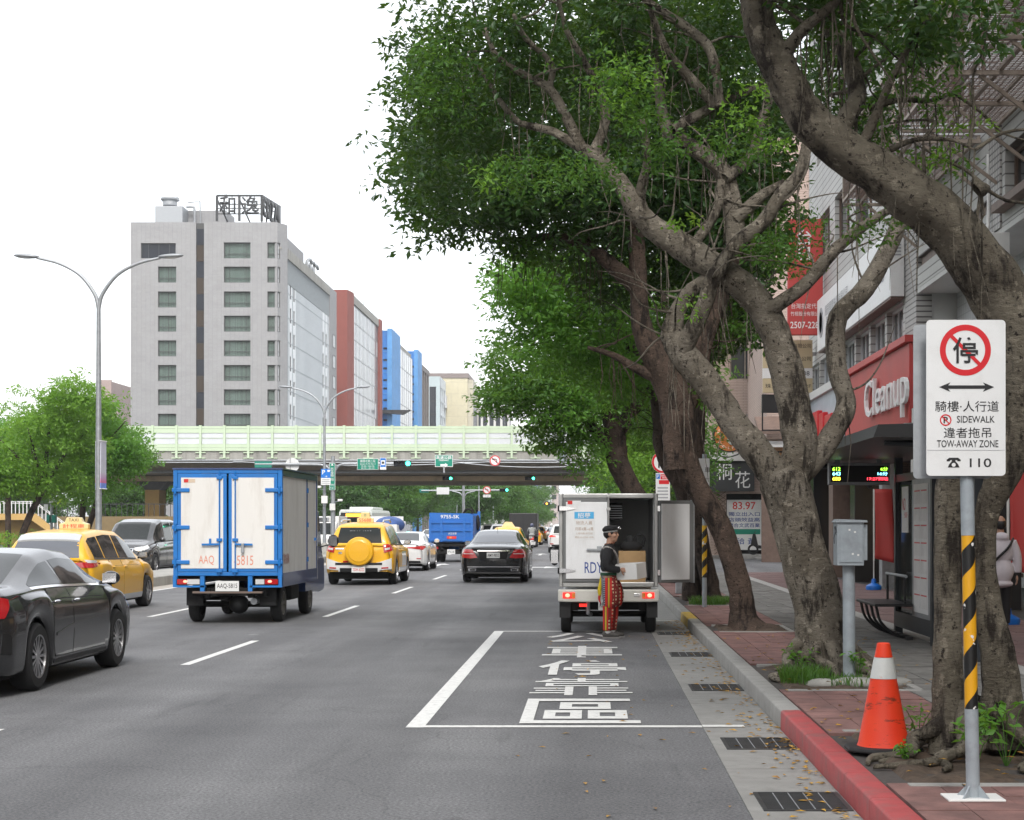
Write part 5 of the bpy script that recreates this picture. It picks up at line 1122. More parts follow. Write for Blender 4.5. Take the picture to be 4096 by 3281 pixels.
    def turn(par):
        def gl(x,y,z,r):
            pts = [(x + .3 * r,y,z - .4 * r),(x + .3 * r,y,z + .1 * r),(x + .1 * r,y,z + .28 * r),(x - .3 * r,y,z + .28 * r)]
            MB().tube(spline(pts,4),.07 * r,5).build('turn_arrow',M['ink_black'],par); link('arrow_tip',mesh('arrow_tip',[(x - .3 * r,y - .02 * r,z + .5 * r),(x - .3 * r,y - .02 * r,z + .06 * r),(x - .6 * r,y - .02 * r,z + .28 * r)],[[0,1,2]]),M['ink_black'],par)
        return gl
    t = empty('no_left_turn_sign',((1980 - VX) * s,Y,EYE + (VY - 1843) * s),label='round no-left-turn sign hung on the elevated road',cat='sign'); MB().bar((0,0,-.2),(0,.36,-.2),.05).build('bracket',M['galv'],t)
    no_sign(t,(0,0,0),21.5 * s,turn(t))
    Y = 150.3; s = Y / FPX
    for px,py,l in ((1790,1914,'green signal light fixed under the elevated road, nearest to the freeway sign'),(2120,1914,'green signal light fixed under the elevated road above the black truck'),(2318,1940,'dim green signal light at the low right end of the elevated road')):
        if px == 2318: Yq = 166; sq = Yq / FPX
        else: Yq,sq = 149.2,149.2 / FPX
        q = empty('traffic_signal',((px - VX) * sq,Yq,EYE + (VY - py) * sq),label=l,cat='traffic signal',group='signals under the elevated road'); signal_head(q,0,0,0,3,2,s=1.1); MB().bar((0,.1,.16),(0,.1,(1.4 if px != 2318 else .6)),.06).build('hanger',M['galv'],q)
    # far side signal mast
    Y = 176.0; s = Y / FPX; ox = (1854 - VX) * s; g = empty('signal_mast',(ox,Y,.2),label='far T-shaped signal mast with a lit green signal beyond the elevated road',cat='traffic signal'); Xp3 = lambda p: (p - VX) * s - ox; Zp3 = lambda p: EYE + (VY - p) * s - .2
    MB().tube([(0,0,0),(0,0,Zp3(1943))],[.2,.14],12).build('pole',M['galv'],g,smooth='auto'); MB().tube([(Xp3(1685),0,Zp3(1963)),(Xp3(2030),0,Zp3(1961))],.08,8).build('arm',M['galv'],g)
    for sg in (-1,1): MB().tube(spline([(.0,0,Zp3(1995)),(sg * .35,0,Zp3(1974)),(sg * 1.2,0,Zp3(1965))],4),.07,8).build('brace',M['galv'],g)
    signal_head(g,Xp3(1696),0,Zp3(1964),3,back=True,s=1.2); signal_head(g,Xp3(2016),-.2,Zp3(1961),3,2,s=1.15); box_obj('board_back',M['sign_white'],g,Xp3(1747),Xp3(1797),-.1,-.05,Zp3(1978),Zp3(1950))
    n2 = empty('no_left_turn_sign',((1948 - VX) * s,Y - .2,EYE + (VY - 1961) * s),label='small round no-left-turn sign on the far signal mast',cat='sign'); no_sign(n2,(0,0,0),15.5 * s,turn(n2)); box_obj('time_plate',M['sign_white'],n2,-15 * s,15 * s,-.01,.01,-29 * s,-18 * s); text('7-20',M['ink_grey'],n2,(0,-.013,-23.5 * s),18 * s,6 * s,'S'); MB().bar((0,.02,0),(0,.2,0),.05).build('clamp',M['galv'],n2)
    for px,py,Yq,col,l in ((2187,2015,330,'amber_lamp','amber signal far down the street'),(2182,2057,420,'red_lamp','red signal far down the street'),(2165,2078,520,'green_lamp','tiny green signal at the far end of the street')):
        q = (px - VX) * Yq / FPX; z = EYE + (VY - py) * Yq / FPX; e = empty('traffic_signal',(q,Yq,0),label=l,cat='traffic signal',group='signals down the street'); signal_head(e,0,0,z,3,1 if col == 'amber_lamp' else 0,col,s=1.6)
        box_obj('street_board',M['sign_green'],e,-2.6,-1.0,.05,.1,z - .45,z + .45); MB().tube([(-5.5,.25,0),(-5.5,.25,z),(1,.25,z)],.1,8).build('mast',M['galv'],e)
near_signals()
def left_bits():
    # camera post with green boxes, stair with railing, hedge
    Y = 80.0; s = Y / FPX; X = (206 - VX) * s; g = empty('camera_post',(X,Y,.15),label='camera post with green signal boxes among the trees',cat='camera post'); Z = lambda p: EYE + (VY - p) * s - .15; Xo = lambda p: (p - VX) * s - X
    MB().cyl((0,0,0),(0,0,Z(1930)),.07,n=12).build('pole',M['galv'],g,smooth='auto'); box_obj('green_box',M['signal_green_case'],g,-.16,.0,-.3,-.08,Z(2092),Z(2060),.03); box_obj('green_box',M['signal_green_case'],g,.09,.3,-.3,-.08,Z(2092),Z(2060),.03)
    box_obj('camera',M['white_panel'],g,-.1,.28,-.2,-.08,Z(2000),Z(1990),.02); box_obj('camera',M['white_panel'],g,-.12,.3,-.2,-.08,Z(2012),Z(2003),.02); box_obj('notice',M['sign_white'],g,Xo(178),Xo(194),-.1,-.08,Z(2043),Z(2018))
    Y = 132.0; s = Y / FPX; st = empty('ramp_stair',((150 - VX) * s,Y,0),label='yellow-edged stair with white railings below the elevated road',cat='stair'); X = (150 - VX) * s; Xo = lambda p: (p - VX) * s - X; Z = lambda p: EYE + (VY - p) * s
    p0,p1 = (Xo(0) - 6,Z(2055)),(Xo(140),Z(2055)); p2 = (Xo(225),Z(2125)); 
    MB().prism([p0,p1,p2,(p2[0],p2[1] - .5),(p1[0] - .3,p1[1] - .5),(p0[0],p0[1] - .5)],0,.3,'y').build('stringer',M['yellow_paint_wall'],st); box_obj('landing',M['concrete'],st,p0[0],p1[0],.3,2.5,Z(2055) - .3,Z(2055)); box_obj('landing_wall',M['yellow_paint_wall'],st,p0[0],p1[0],2.5,2.8,0,Z(2055) - .3)
    for k in range(8): t = (k + .5) / 8; box_obj('tread',M['concrete'],st,p1[0] + (p2[0] - p1[0]) * k / 8,p1[0] + (p2[0] - p1[0]) * (k + 1) / 8,.32,2.4,p1[1] + (p2[1] - p1[1]) * t - .2,p1[1] + (p2[1] - p1[1]) * t)
    path = [p0,p1,(Xo(290),Z(2162))]
    for d in (.95,.82): MB().tube([(a,-.03,b + d) for a,b in path],.03,6).build('handrail',M['white_panel'],st)
    x = p0[0]
    while x < Xo(285):
        zb = p1[1] if x < p1[0] else p1[1] + (path[2][1] - p1[1]) * (x - p1[0]) / (path[2][0] - p1[0]); box_obj('baluster',M['white_panel'],st,x,x + .06,-.05,-.02,zb,zb + .95); x += .3
    sg = empty('street_railing',((380 - VX) * s,Y - 4,.15),label='low white railing at the foot of the stair',cat='railing')
    for d in (.55,.9): MB().tube([(-3,0,d),(6,0,d)],.03,6).build('rail',M['white_panel'],sg)
    for k in range(31): box_obj('baluster',M['white_panel'],sg,-3 + .3 * k,-2.95 + .3 * k,-.02,.02,0,.9)
    w = empty('parapet_wall',((300 - VX) * s,139,0),label='ochre parapet wall with dark railing under the elevated road',cat='wall'); box_obj('wall',mat('dull_ochre_wall',(.20,.145,.07),.8),w,-6,12,0,.3,0,2.3)
    for k in range(40): box_obj('rail_bar',M['steel_dark'],w,-6 + .45 * k,-5.95 + .45 * k,.1,.15,2.3,3.3)
    box_obj('rail_top',M['steel_dark'],w,-6,12,.08,.17,3.3,3.36)
left_bits()
# ---------------------------------------------------------------- trees
def limb_mb(mb,pts,n=12,sub=5,lump=.12,seed=0,ridges=0):
    """pts rows: x,y,z,radius; tube with lumpy bark relief"""
    P = spline(pts,sub); k = len(P); base = len(mb.v); prev = None
    for i in range(k):
        p = Vector(P[i,:3]); r = max(P[i,3],.003); d = Vector(P[min(i + 1,k - 1),:3]) - Vector(P[max(i - 1,0),:3])
        d = d.normalized() if d.length > 1e-6 else Vector((0,0,1))
        u = (d.cross(Vector((.3,1,.1))) if prev is None else prev - d * prev.dot(d)).normalized(); prev = u; t = d.cross(u)
        for j in range(n):
            a = 2 * math.pi * j / n; q = u * math.cos(a) + t * math.sin(a)
            pp = p + q * r; f = 1 + lump * noise.fractal(pp * (1.2 / max(r,.05)) * .5 + Vector((seed,0,0)),1,2,3)
            if ridges: f += ridges * math.sin(a * 5 + 2 * noise.noise(p * 1.5)) * .5 + ridges * math.sin(a * 3 + seed + p.z * .8) * .5
            mb.v.append(tuple(p + q * r * f))
    for i in range(k - 1):
        for j in range(n):
            a = base + i * n + j; b = base + i * n + (j + 1) % n; mb.f.append([a,b,b + n,a + n])
    mb.f.append([base + (k - 1) * n + j for j in range(n)])
    return P
def leaves(clumps,per,size,spread,flat=.45,jit=.5,aspect=.42,up=.55):
    """clumps (n,3) centres -> folded two-triangle leaves"""
    n = len(clumps) * per; C = np.repeat(clumps,per,0)
    d = nrg.normal(size=(n,3)); d /= np.linalg.norm(d,axis=1)[:,None]; d *= (nrg.random(n) ** .5)[:,None] * spread; d[:,2] *= flat
    P = C + d; P[:,2] -= .35 * (d[:,0] ** 2 + d[:,1] ** 2) / max(spread,.01)
    nr = nrg.normal(size=(n,3)) * jit; nr[:,2] += up; nr /= np.linalg.norm(nr,axis=1)[:,None]
    ax = d * 1.2 + nrg.normal(size=(n,3)) * spread * .5; ax[:,2] -= spread * .35
    ax -= nr * (ax * nr).sum(1)[:,None]; ax /= (np.linalg.norm(ax,axis=1)[:,None] + 1e-9)
    sd = np.cross(nr,ax); s = size * nrg.uniform(.65,1.25,n)[:,None]
    a = P; b = P + ax * s * .5 + sd * s * aspect * .5 + nr * s * .07; c = P + ax * s - nr * s * .1; e = P + ax * s * .5 - sd * s * aspect * .5 + nr * s * .07
    V = np.stack([a,b,c,e],1).reshape(-1,3); i = np.arange(n) * 4
    T = np.concatenate([np.stack([i,i + 1,i + 2],1),np.stack([i,i + 2,i + 3],1)],0)
    return V,T
def blob(c,r,n,shell=.55):
    d = nrg.normal(size=(n,3)); d /= np.linalg.norm(d,axis=1)[:,None]; q = (shell + (1 - shell) * nrg.random(n))[:,None] * (1 + .18 * nrg.normal(size=n))[:,None]
    return np.array(c) + d * q * np.array(r)
def crown(name,parent,mt,blobs,dens,per,size,spread,ox,**kw):
    dens = dens * 2.3
    cl = np.concatenate([blob(c,r,max(4,int(dens * (r[0] * r[1] + r[1] * r[2] + r[0] * r[2]))),kw.pop('shell',.5)) for c,r in blobs]) - np.array(ox)
    V,T = leaves(cl,per,size,spread,**kw); o = link(name,np_mesh(name,V,T),mt,parent); return o
def pxl(rows,Y,dY=0):
    """limb rows from photo pixels: (px, py, radius_px[, y offset])"""
    out = []
    for r in rows:
        y = Y + (r[3] if len(r) > 3 else 0); p = at(r[0],r[1],y); out.append((p.x,p.y,p.z,r[2] * .93 * y / FPX))
    return out
def deepen(limbs,idx):
    """let free branches grow towards or away from the camera: idx maps limb number -> metres at its tip"""
    for k,d in idx.items():
        l = limbs[k]; n = len(l) - 1; out = []
        for i,(x,y,z,r) in enumerate(l): f = 1 + d * (i / n) ** 1.5 / y; out.append((x * f,y * f,EYE + (z - EYE) * f,r * f))
        limbs[k] = out
def twigs(mb,starts,n,L,r,ox):
    for k in range(n):
        p = Vector(rnd.choice(starts)); d = Vector((rnd.gauss(0,1),rnd.gauss(0,.7),rnd.gauss(.5,.6))).normalized(); pts = [(*p,r)]
        for j in range(4): d = (d + Vector((rnd.gauss(0,.35),rnd.gauss(0,.35),rnd.gauss(.05,.3)))).normalized(); p = p + d * L / 4; pts.append((*p,r * (1 - .2 * (j + 1))))
        limb_mb(mb,pts,5,3,0)
def tree(name,label,base,limbs,bark,crowns,roots=0,group=None,ridges=0,n=14,root_r=.06,root_l=.8,extra_twigs=0,lump=.12,hang=0,vines=()):
    g = empty(name,base,label=label,cat='tree',group=group); B = Vector(base); mb = MB(); starts = []
    for i,l in enumerate(limbs):
        l = [(a - B.x,b - B.y,c - B.z,r) for a,b,c,r in l]
        P = limb_mb(mb,l,n if i < 3 else 9,6 if i < 3 else 4,lump,i * 3.1,ridges if i < 2 else 0)
        if i > 0: starts += [tuple(q[:3]) for q in P[len(P) // 3:] if q[2] > 2.6]
    mb.build('trunk',bark,g,smooth=True)
    if extra_twigs: t = MB(); twigs(t,starts,extra_twigs,.9,.014,None); t.build('twigs',bark,g,smooth=True)['kind'] = 'stuff'
    if roots:
        for k in range(roots):
            a = 2 * math.pi * k / roots + rnd.uniform(-.2,.2); r0 = limbs[0][0][3] * .7; pts = []; L = root_l * rnd.uniform(.6,1.2); a2 = a
            for j in range(6):
                t = j / 5; a2 += rnd.gauss(0,.22); x = math.cos(a2) * (r0 + L * t); y = math.sin(a2) * (r0 + L * t); pts.append((x,y,.26 * (1 - t) ** 3 + .045 - .06 * t + rnd.uniform(-.01,.015),root_r * (1 - .75 * t)))
            rb = MB(); limb_mb(rb,pts,9,5,.25,k); rb.build('root',bark,g,smooth=True)
    if hang:
        hb = MB()
        for k in range(hang):
            p = Vector(rnd.choice(starts)); L = rnd.uniform(.3,1.0); hb.tube([p,p + Vector((rnd.gauss(0,.03),rnd.gauss(0,.03),-L * .5)),p + Vector((rnd.gauss(0,.05),rnd.gauss(0,.05),-L))],[.006,.005,.002],4)
        setp(hb.build('aerial_roots',bark,g),kind='stuff')
    for c in crowns: c(g,B)
    return g
def px_blob(px,py,rx,ry,Y,ry_m): p = at(px,py,Y); return (tuple(p),(rx * Y / FPX,ry_m,ry * Y / FPX))
def C(mt,blobs,dens,per,size,spread,name='crown',**kw): return lambda g,B: crown(name,g,M[mt],blobs,dens,per,size,spread,B,**kw)
# --- tree behind the no-parking sign: two stems joining into one big leaning trunk
YA = 10.6
LA = [pxl([(4010,2990,105),(4005,2700,78),(3950,2400,56),(3935,2200,52),(3955,2040,55),(4015,1900,74),(4070,1700,95),(4085,1500,118),(4055,1310,128),(3985,1150,126),(3900,1020,122),(3800,905,118),(3655,785,112),(3505,680,100),(3360,590,92),(3230,470,84),(3140,320,78),(3070,180,72),(3030,60,68),(3010,-120,60),(3020,-400,45)],YA),
      pxl([(3800,3010,100),(3795,2800,72),(3790,2500,60),(3790,2200,58),(3800,1950,62),(3860,1760,66),(3980,1560,70),(4060,1420,70)],YA),
      pxl([(3338,560,46),(3400,450,42),(3430,380,40),(3390,226,40),(3323,113,36),(3280,-60,30),(3260,-300,20)],YA),
      pxl([(3440,600,28),(3500,470,20),(3560,330,16),(3640,180,12),(3720,60,8)],YA),pxl([(3480,430,16),(3600,400,12),(3740,400,9),(3880,330,5)],YA),pxl([(3560,600,14),(3660,560,11),(3800,560,8),(3900,600,4)],YA),
      pxl([(3120,250,34),(3200,130,26),(3330,20,20),(3450,-120,14)],YA),pxl([(4080,1760,44),(4130,1700,40),(4300,1600,34),(4500,1400,26)],YA),pxl([(3905,760,40),(3925,745,44),(3930,735,30)],YA - .25)]
deepen(LA,{2: .7,3: -.4,4: .4,5: -.3,6: -.6})
tree('banyan_tree','big banyan with a thick leaning trunk behind the no-parking sign',tuple(at(3905,3010,YA).xy) + (.16,),LA,M['bark_shaded'],
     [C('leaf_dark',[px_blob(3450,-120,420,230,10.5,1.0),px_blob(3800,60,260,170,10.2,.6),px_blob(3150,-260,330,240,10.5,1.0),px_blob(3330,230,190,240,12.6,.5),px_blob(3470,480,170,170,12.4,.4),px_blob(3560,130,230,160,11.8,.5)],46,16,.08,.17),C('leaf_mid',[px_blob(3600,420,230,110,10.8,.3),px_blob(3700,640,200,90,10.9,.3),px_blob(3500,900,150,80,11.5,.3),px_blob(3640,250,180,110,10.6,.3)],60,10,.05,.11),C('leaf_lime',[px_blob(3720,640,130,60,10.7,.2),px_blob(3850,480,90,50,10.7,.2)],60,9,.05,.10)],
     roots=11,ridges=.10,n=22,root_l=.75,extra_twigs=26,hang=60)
# --- forked tree beside the cabinet
YB = 16.2
LB = [pxl([(3292,2720,150),(3292,2640,118),(3290,2460,104),(3225,2220,98),(3180,2060,98),(3140,1930,104),(3120,1880,90)],YB),
      pxl([(3130,1950,80),(3060,1850,66),(3000,1768,62),(2926,1681,58),(2874,1595,56),(2815,1510,58),(2750,1440,60),(2705,1370,54),(2690,1320,44),(2715,1240,34),(2760,1170,30),(2830,1112,26)],YB),
      pxl([(3150,1940,80),(3200,1800,76),(3180,1650,74),(3127,1415,70),(3059,1250,66),(2961,1140,64),(2860,1070,62),(2750,1001,60),(2645,933,55),(2560,860,46),(2480,730,38),(2400,640,30),(2340,600,26)],YB),
      pxl([(3190,1900,60),(3278,1814,52),(3365,1680,46),(3383,1603,42),(3345,1453,42),(3353,1272,44),(3466,1152,42),(3549,1001,38),(3601,880,34),(3640,700,24)],YB + .1),
      pxl([(2715,1440,40,.25),(2735,1390,44,.2),(2773,1317,40,.1),(2818,1220,36),(2848,1122,36),(2901,1039,34),(2961,963,34),(3052,888,32),(3127,775,30),(3202,690,28),(3230,560,22)],YB - .25),
      pxl([(3030,1262,40,.1),(3082,1235,34,.05),(3217,1144,30),(3323,1016,28),(3428,926,24),(3541,850,18),(3640,800,12)],YB - .1),
      pxl([(2371,620,24),(2423,482,20),(2393,361,18),(2326,226,15),(2265,120,12),(2230,-20,8)],YB),pxl([(2340,602,24),(2213,527,18),(2077,489,15),(2002,406,12),(1927,286,9),(1852,211,6)],YB),
      pxl([(2330,600,26),(2265,467,22),(2198,354,19),(2100,301,16),(1987,226,13),(1942,113,9)],YB),pxl([(2198,350,16),(2205,256,14),(2100,150,12),(2055,60,9)],YB),
      pxl([(2939,1000,42),(2939,900,42),(2924,790,42),(2886,678,40),(2788,602,36),(2675,527,30),(2640,400,22),(2620,200,14)],YB + .3),pxl([(2901,715,26),(3006,625,24),(3037,512,22),(3082,376,18),(3130,200,12)],YB + .2),
      pxl([(2770,985,24),(2863,850,20),(2886,720,18)],YB + .2),pxl([(2600,890,22),(2560,780,20),(2590,640,18),(2570,480,12)],YB + .1),pxl([(2690,520,24),(2863,421,20),(3067,331,16)],YB + .2),pxl([(2860,420,22),(2750,301,22),(2668,203,18),(2600,40,12)],YB + .2),pxl([(2880,425,18),(2868,320,21),(2840,200,22),(2760,120,22),(2640,40,18),(2500,-60,12)],YB),pxl([(2940,880,30),(3040,790,26),(3140,730,18)],YB + .25)]
deepen(LB,{3: .6,5: -.6,6: -.7,7: .6,9: -.6,11: .9,13: -.6,14: .5,15: -.6})
tree('banyan_tree','pale-barked banyan forking low beside the grey cabinet post',tuple(at(3292,2705,YB).xy) + (.16,),LB,M['bark_pale'],
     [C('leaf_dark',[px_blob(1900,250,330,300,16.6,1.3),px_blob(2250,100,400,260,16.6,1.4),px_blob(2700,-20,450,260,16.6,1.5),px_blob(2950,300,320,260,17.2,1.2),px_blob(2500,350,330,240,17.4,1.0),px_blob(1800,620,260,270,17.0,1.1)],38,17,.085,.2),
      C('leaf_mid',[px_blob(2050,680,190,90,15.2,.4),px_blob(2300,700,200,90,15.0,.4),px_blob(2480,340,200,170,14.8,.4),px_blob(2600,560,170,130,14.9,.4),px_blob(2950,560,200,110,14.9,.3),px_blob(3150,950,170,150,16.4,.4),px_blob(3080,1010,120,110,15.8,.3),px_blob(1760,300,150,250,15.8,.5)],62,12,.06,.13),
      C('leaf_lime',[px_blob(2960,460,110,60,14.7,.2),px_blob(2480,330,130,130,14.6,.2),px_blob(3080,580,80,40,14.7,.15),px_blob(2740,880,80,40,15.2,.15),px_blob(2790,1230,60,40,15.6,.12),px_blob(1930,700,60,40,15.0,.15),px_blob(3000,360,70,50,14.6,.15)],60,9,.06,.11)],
     roots=9,ridges=.14,n=22,root_l=.55,root_r=.07,extra_twigs=70,hang=130)
# --- reddish leaning tree
YC = 23.4
LC = [pxl([(2990,2535,130),(2984,2510,90),(2976,2470,63),(2972,2420,54),(2950,2300,49),(2880,2100,49),(2790,1950,50),(2740,1830,57),(2720,1700,73),(2690,1560,73),(2630,1440,63),(2570,1320,45),(2555,1180,38),(2550,1040,37),(2540,900,33),(2500,700,24),(2460,400,14)],YC),
      pxl([(2720,1640,60),(2780,1500,50),(2820,1350,40),(2900,1150,30),(2980,900,22)],YC + .2),pxl([(2560,1160,40),(2470,1080,34),(2380,1010,30),(2280,960,24),(2150,950,16),(2000,970,10)],YC),pxl([(2660,1520,34),(2560,1480,22),(2450,1420,14),(2350,1390,8)],YC),pxl([(2700,1880,50),(2690,1750,44),(2700,1640,40)],YC - .3)]
tree('street_tree','reddish dark tree leaning over the parked van',tuple(at(2985,2515,YC).xy) + (.16,),LC,M['bark_red'],
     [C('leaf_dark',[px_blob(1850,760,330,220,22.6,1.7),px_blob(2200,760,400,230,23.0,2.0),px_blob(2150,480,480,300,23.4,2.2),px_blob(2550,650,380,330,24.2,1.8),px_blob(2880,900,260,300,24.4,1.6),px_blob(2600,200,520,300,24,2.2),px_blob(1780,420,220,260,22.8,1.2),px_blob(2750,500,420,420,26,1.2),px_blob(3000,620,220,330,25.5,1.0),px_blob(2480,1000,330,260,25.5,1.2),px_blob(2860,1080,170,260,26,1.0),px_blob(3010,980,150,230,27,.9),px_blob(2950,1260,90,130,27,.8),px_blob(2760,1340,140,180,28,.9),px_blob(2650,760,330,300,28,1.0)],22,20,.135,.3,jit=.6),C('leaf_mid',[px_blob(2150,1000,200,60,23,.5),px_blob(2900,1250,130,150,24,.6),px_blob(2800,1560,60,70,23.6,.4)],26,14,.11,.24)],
     roots=0,ridges=.08,n=20,extra_twigs=30,hang=60)
# --- dark trunk further along
YD = 32.0
LD = [pxl([(2850,2420,60),(2845,2360,40),(2800,2150,36),(2780,1950,36),(2790,1700,34),(2780,1500,30),(2700,1300,24),(2600,1100,16)],YD),pxl([(2770,2400,44),(2765,2250,38),(2750,2100,34),(2735,1950,44),(2660,1800,50),(2650,1650,46),(2600,1500,36),(2500,1350,24)],YD + .4)]
tree('street_tree','twin-trunked dark tree just behind the open van door',tuple(at(2810,2405,YD).xy) + (.16,),LD,M['bark_dark'],
     [C('leaf_bright',[px_blob(2120,1130,170,120,31,1.4),px_blob(2180,1180,230,160,31,1.8),px_blob(2400,1150,260,200,32,2.0),px_blob(2250,1350,240,150,31,1.8),px_blob(2480,1420,200,200,32,1.8)],19,22,.125,.32,jit=.5),C('leaf_mid',[px_blob(2560,1350,260,300,34,1.6),px_blob(2700,1150,260,340,35,1.6)],14,20,.13,.3)],n=16,extra_twigs=16)
# --- next trees down the kerb
YE = 42.0
LE = [pxl([(2730,2340,64),(2680,2220,54),(2600,2080,48),(2520,1950,46),(2470,1840,48),(2460,1740,44),(2430,1620,34),(2380,1480,24),(2300,1350,14)],YE),pxl([(2450,1800,34),(2390,1740,24),(2350,1680,16),(2300,1600,10)],YE),pxl([(2470,1720,40),(2540,1620,32),(2600,1500,22)],YE)]
tree('street_tree','leaning street tree whose trunk rises just over the van roof',tuple(at(2730,2333,YE).xy) + (.15,),LE,M['bark_dark'],
     [C('leaf_mid',[px_blob(2200,1560,200,150,41,2.2),px_blob(2350,1480,240,190,42,2.4),px_blob(2080,1480,170,130,41,2.0),px_blob(2010,1590,110,70,40.5,1.4),px_blob(2230,1720,150,90,42,1.6),px_blob(2560,1550,200,240,43,2.4)],13,24,.145,.38,jit=.5),C('leaf_bright',[px_blob(2350,1800,110,110,41.5,1.2),px_blob(2280,1620,170,100,39.8,.8)],12,20,.13,.3)],n=14,extra_twigs=14)
YF = 58.0
LF = [pxl([(2640,2270,46),(2630,2180,32),(2640,1950,28),(2640,1800,28),(2580,1700,20),(2530,1600,14)],YF),pxl([(2640,1860,24),(2720,1760,18),(2760,1650,12)],YF)]
tree('street_tree','slim dark tree behind the no-right-turn sign',tuple(at(2640,2267,YF).xy) + (.15,),LF,M['bark_dark'],
     [C('leaf_lime',[px_blob(2560,1830,150,130,57,2.4),px_blob(2660,1720,140,110,58,2.2)],9,22,.17,.42,jit=.55),C('leaf_mid',[px_blob(2480,1600,230,170,58,2.6),px_blob(2700,1560,200,200,58,2.6)],8,22,.18,.42)],n=12)
# --- trees across the street and beyond the elevated road
def simple_tree(X,Y,h,r,mt,label,base_z=.15,group='trees across the street',lean=0,bark='bark_dark',leaf=.2,dens=5,per=22,trunk=.16,split=.45,name='street_tree',mt2=None,low=.5):
    limbs = [[(X,Y,base_z - .1,trunk * 1.5),(X,Y,base_z + .4,trunk),(X + lean * .5,Y,h * .25,trunk * .9),(X + lean,Y,h * split,trunk * .8),(X + lean * 1.3,Y,h * .75,trunk * .3)]]
    for k in range(5): a = 2 * math.pi * k / 5 + X; limbs.append([(X + lean,Y,h * split * .9,trunk * .5),(X + lean + math.cos(a) * r * .35,Y + math.sin(a) * r * .35,h * (split + .16),trunk * .35),(X + lean + math.cos(a) * r * .75,Y + math.sin(a) * r * .75,h * (split + .3),trunk * .12)])
    bl = [((X + lean,Y,h * (.72 + low - .5) if low < .5 else h * .72),(r * .8,r * .8,h * (.24 + (.5 - low) * .45)))]; hi = []
    for k in range(12):
        a = rnd.uniform(0,6.28); q = rnd.uniform(.35,.75) * r; z = rnd.uniform(low,.88) * h; rr = r * rnd.uniform(.2,.52); bl.append(((X + lean + math.cos(a) * q,Y + math.sin(a) * q,z),(rr * 1.15,rr * 1.15,rr * .6)))
        if k < 4: hi.append(((X + lean + math.cos(a) * q,Y + math.sin(a) * q - .2,z + rr * .4),(rr * .8,rr * .8,rr * .5)))
    tree(name,label,(X,Y,base_z),limbs,M[bark],[C(mt,bl,dens,per,leaf,leaf * 2.3,jit=.6)] + ([C(mt2,hi,dens,per,leaf,leaf * 2.3)] if mt2 else []),group=group,n=9)
simple_tree(-25.4,74,8.2,3.0,'leaf_lime','leafy tree with a leaning trunk at the far left, before the stair',lean=1.1,mt2='leaf_lime',leaf=.19,dens=8,split=.4,low=.42)
simple_tree(-24.2,79,8.6,2.9,'leaf_bright','second leafy tree across the street, with an upright dark trunk',lean=.3,leaf=.19,dens=8,low=.36,mt2='leaf_mid')
simple_tree(-25.6,84,7.4,2.4,'leaf_mid','smaller tree across the street reaching towards the overpass rail',lean=.9,leaf=.2,dens=9,mt2='leaf_bright')
simple_tree(-30,86,7.8,3.2,'leaf_bright','lime green tree at the left frame edge',leaf=.2,dens=8,mt2='leaf_lime')
k = 0
for X,Y,h,r in ((-60,182,8,5),(-50,180,9,5),(-41,184,8.5,5),(-33,186,9,5),(-26.5,182,9,4.6),(-24,196,10,5),(-13.5,196,9,4.2),(-12.6,226,9.5,4.6),(-12.4,258,10,5),(-12.2,300,10,5),(-12.2,350,10,5),(-24,230,10,5),(-24,270,10,5),(-24,330,10,6),(-70,190,9,6)):
    k += 1
    side = 'beyond the elevated road, %s' % ('at the far left','left of the yellow pier','right of the yellow pier','behind the blue truck','behind the white bus','second row, behind the bus','first on the median','second on the median','third on the median','fourth on the median','last on the median','behind the dump truck','far side, third row','far side, last row','outermost left')[k - 1]
    simple_tree(X,Y,h,r,'leaf_far' if k % 2 else 'leaf_mid','street tree ' + side,group='trees beyond the elevated road',leaf=.36,dens=2.2,per=24,trunk=.22,low=.28,split=.3)
for j,(X,Y) in enumerate(((4.2,190),(4.0,215),(3.6,260),(3.4,320),(3.2,400),(3.0,76),(3.0,96),(3.0,116))):
    simple_tree(X,Y,9 if Y > 150 else 8,4.4 if Y > 150 else 3.4,'leaf_far' if Y > 150 else 'leaf_mid','kerbside tree on the van side, %s down the street' % ('first past the overpass','second past the overpass','third past the overpass','fourth past the overpass','farthest','sixth from the camera','seventh from the camera','eighth from the camera')[j],group='kerbside trees down the street',leaf=.36 if Y > 150 else .24,dens=2.2 if Y > 150 else 3,per=22,trunk=.2,low=.34,split=.36)
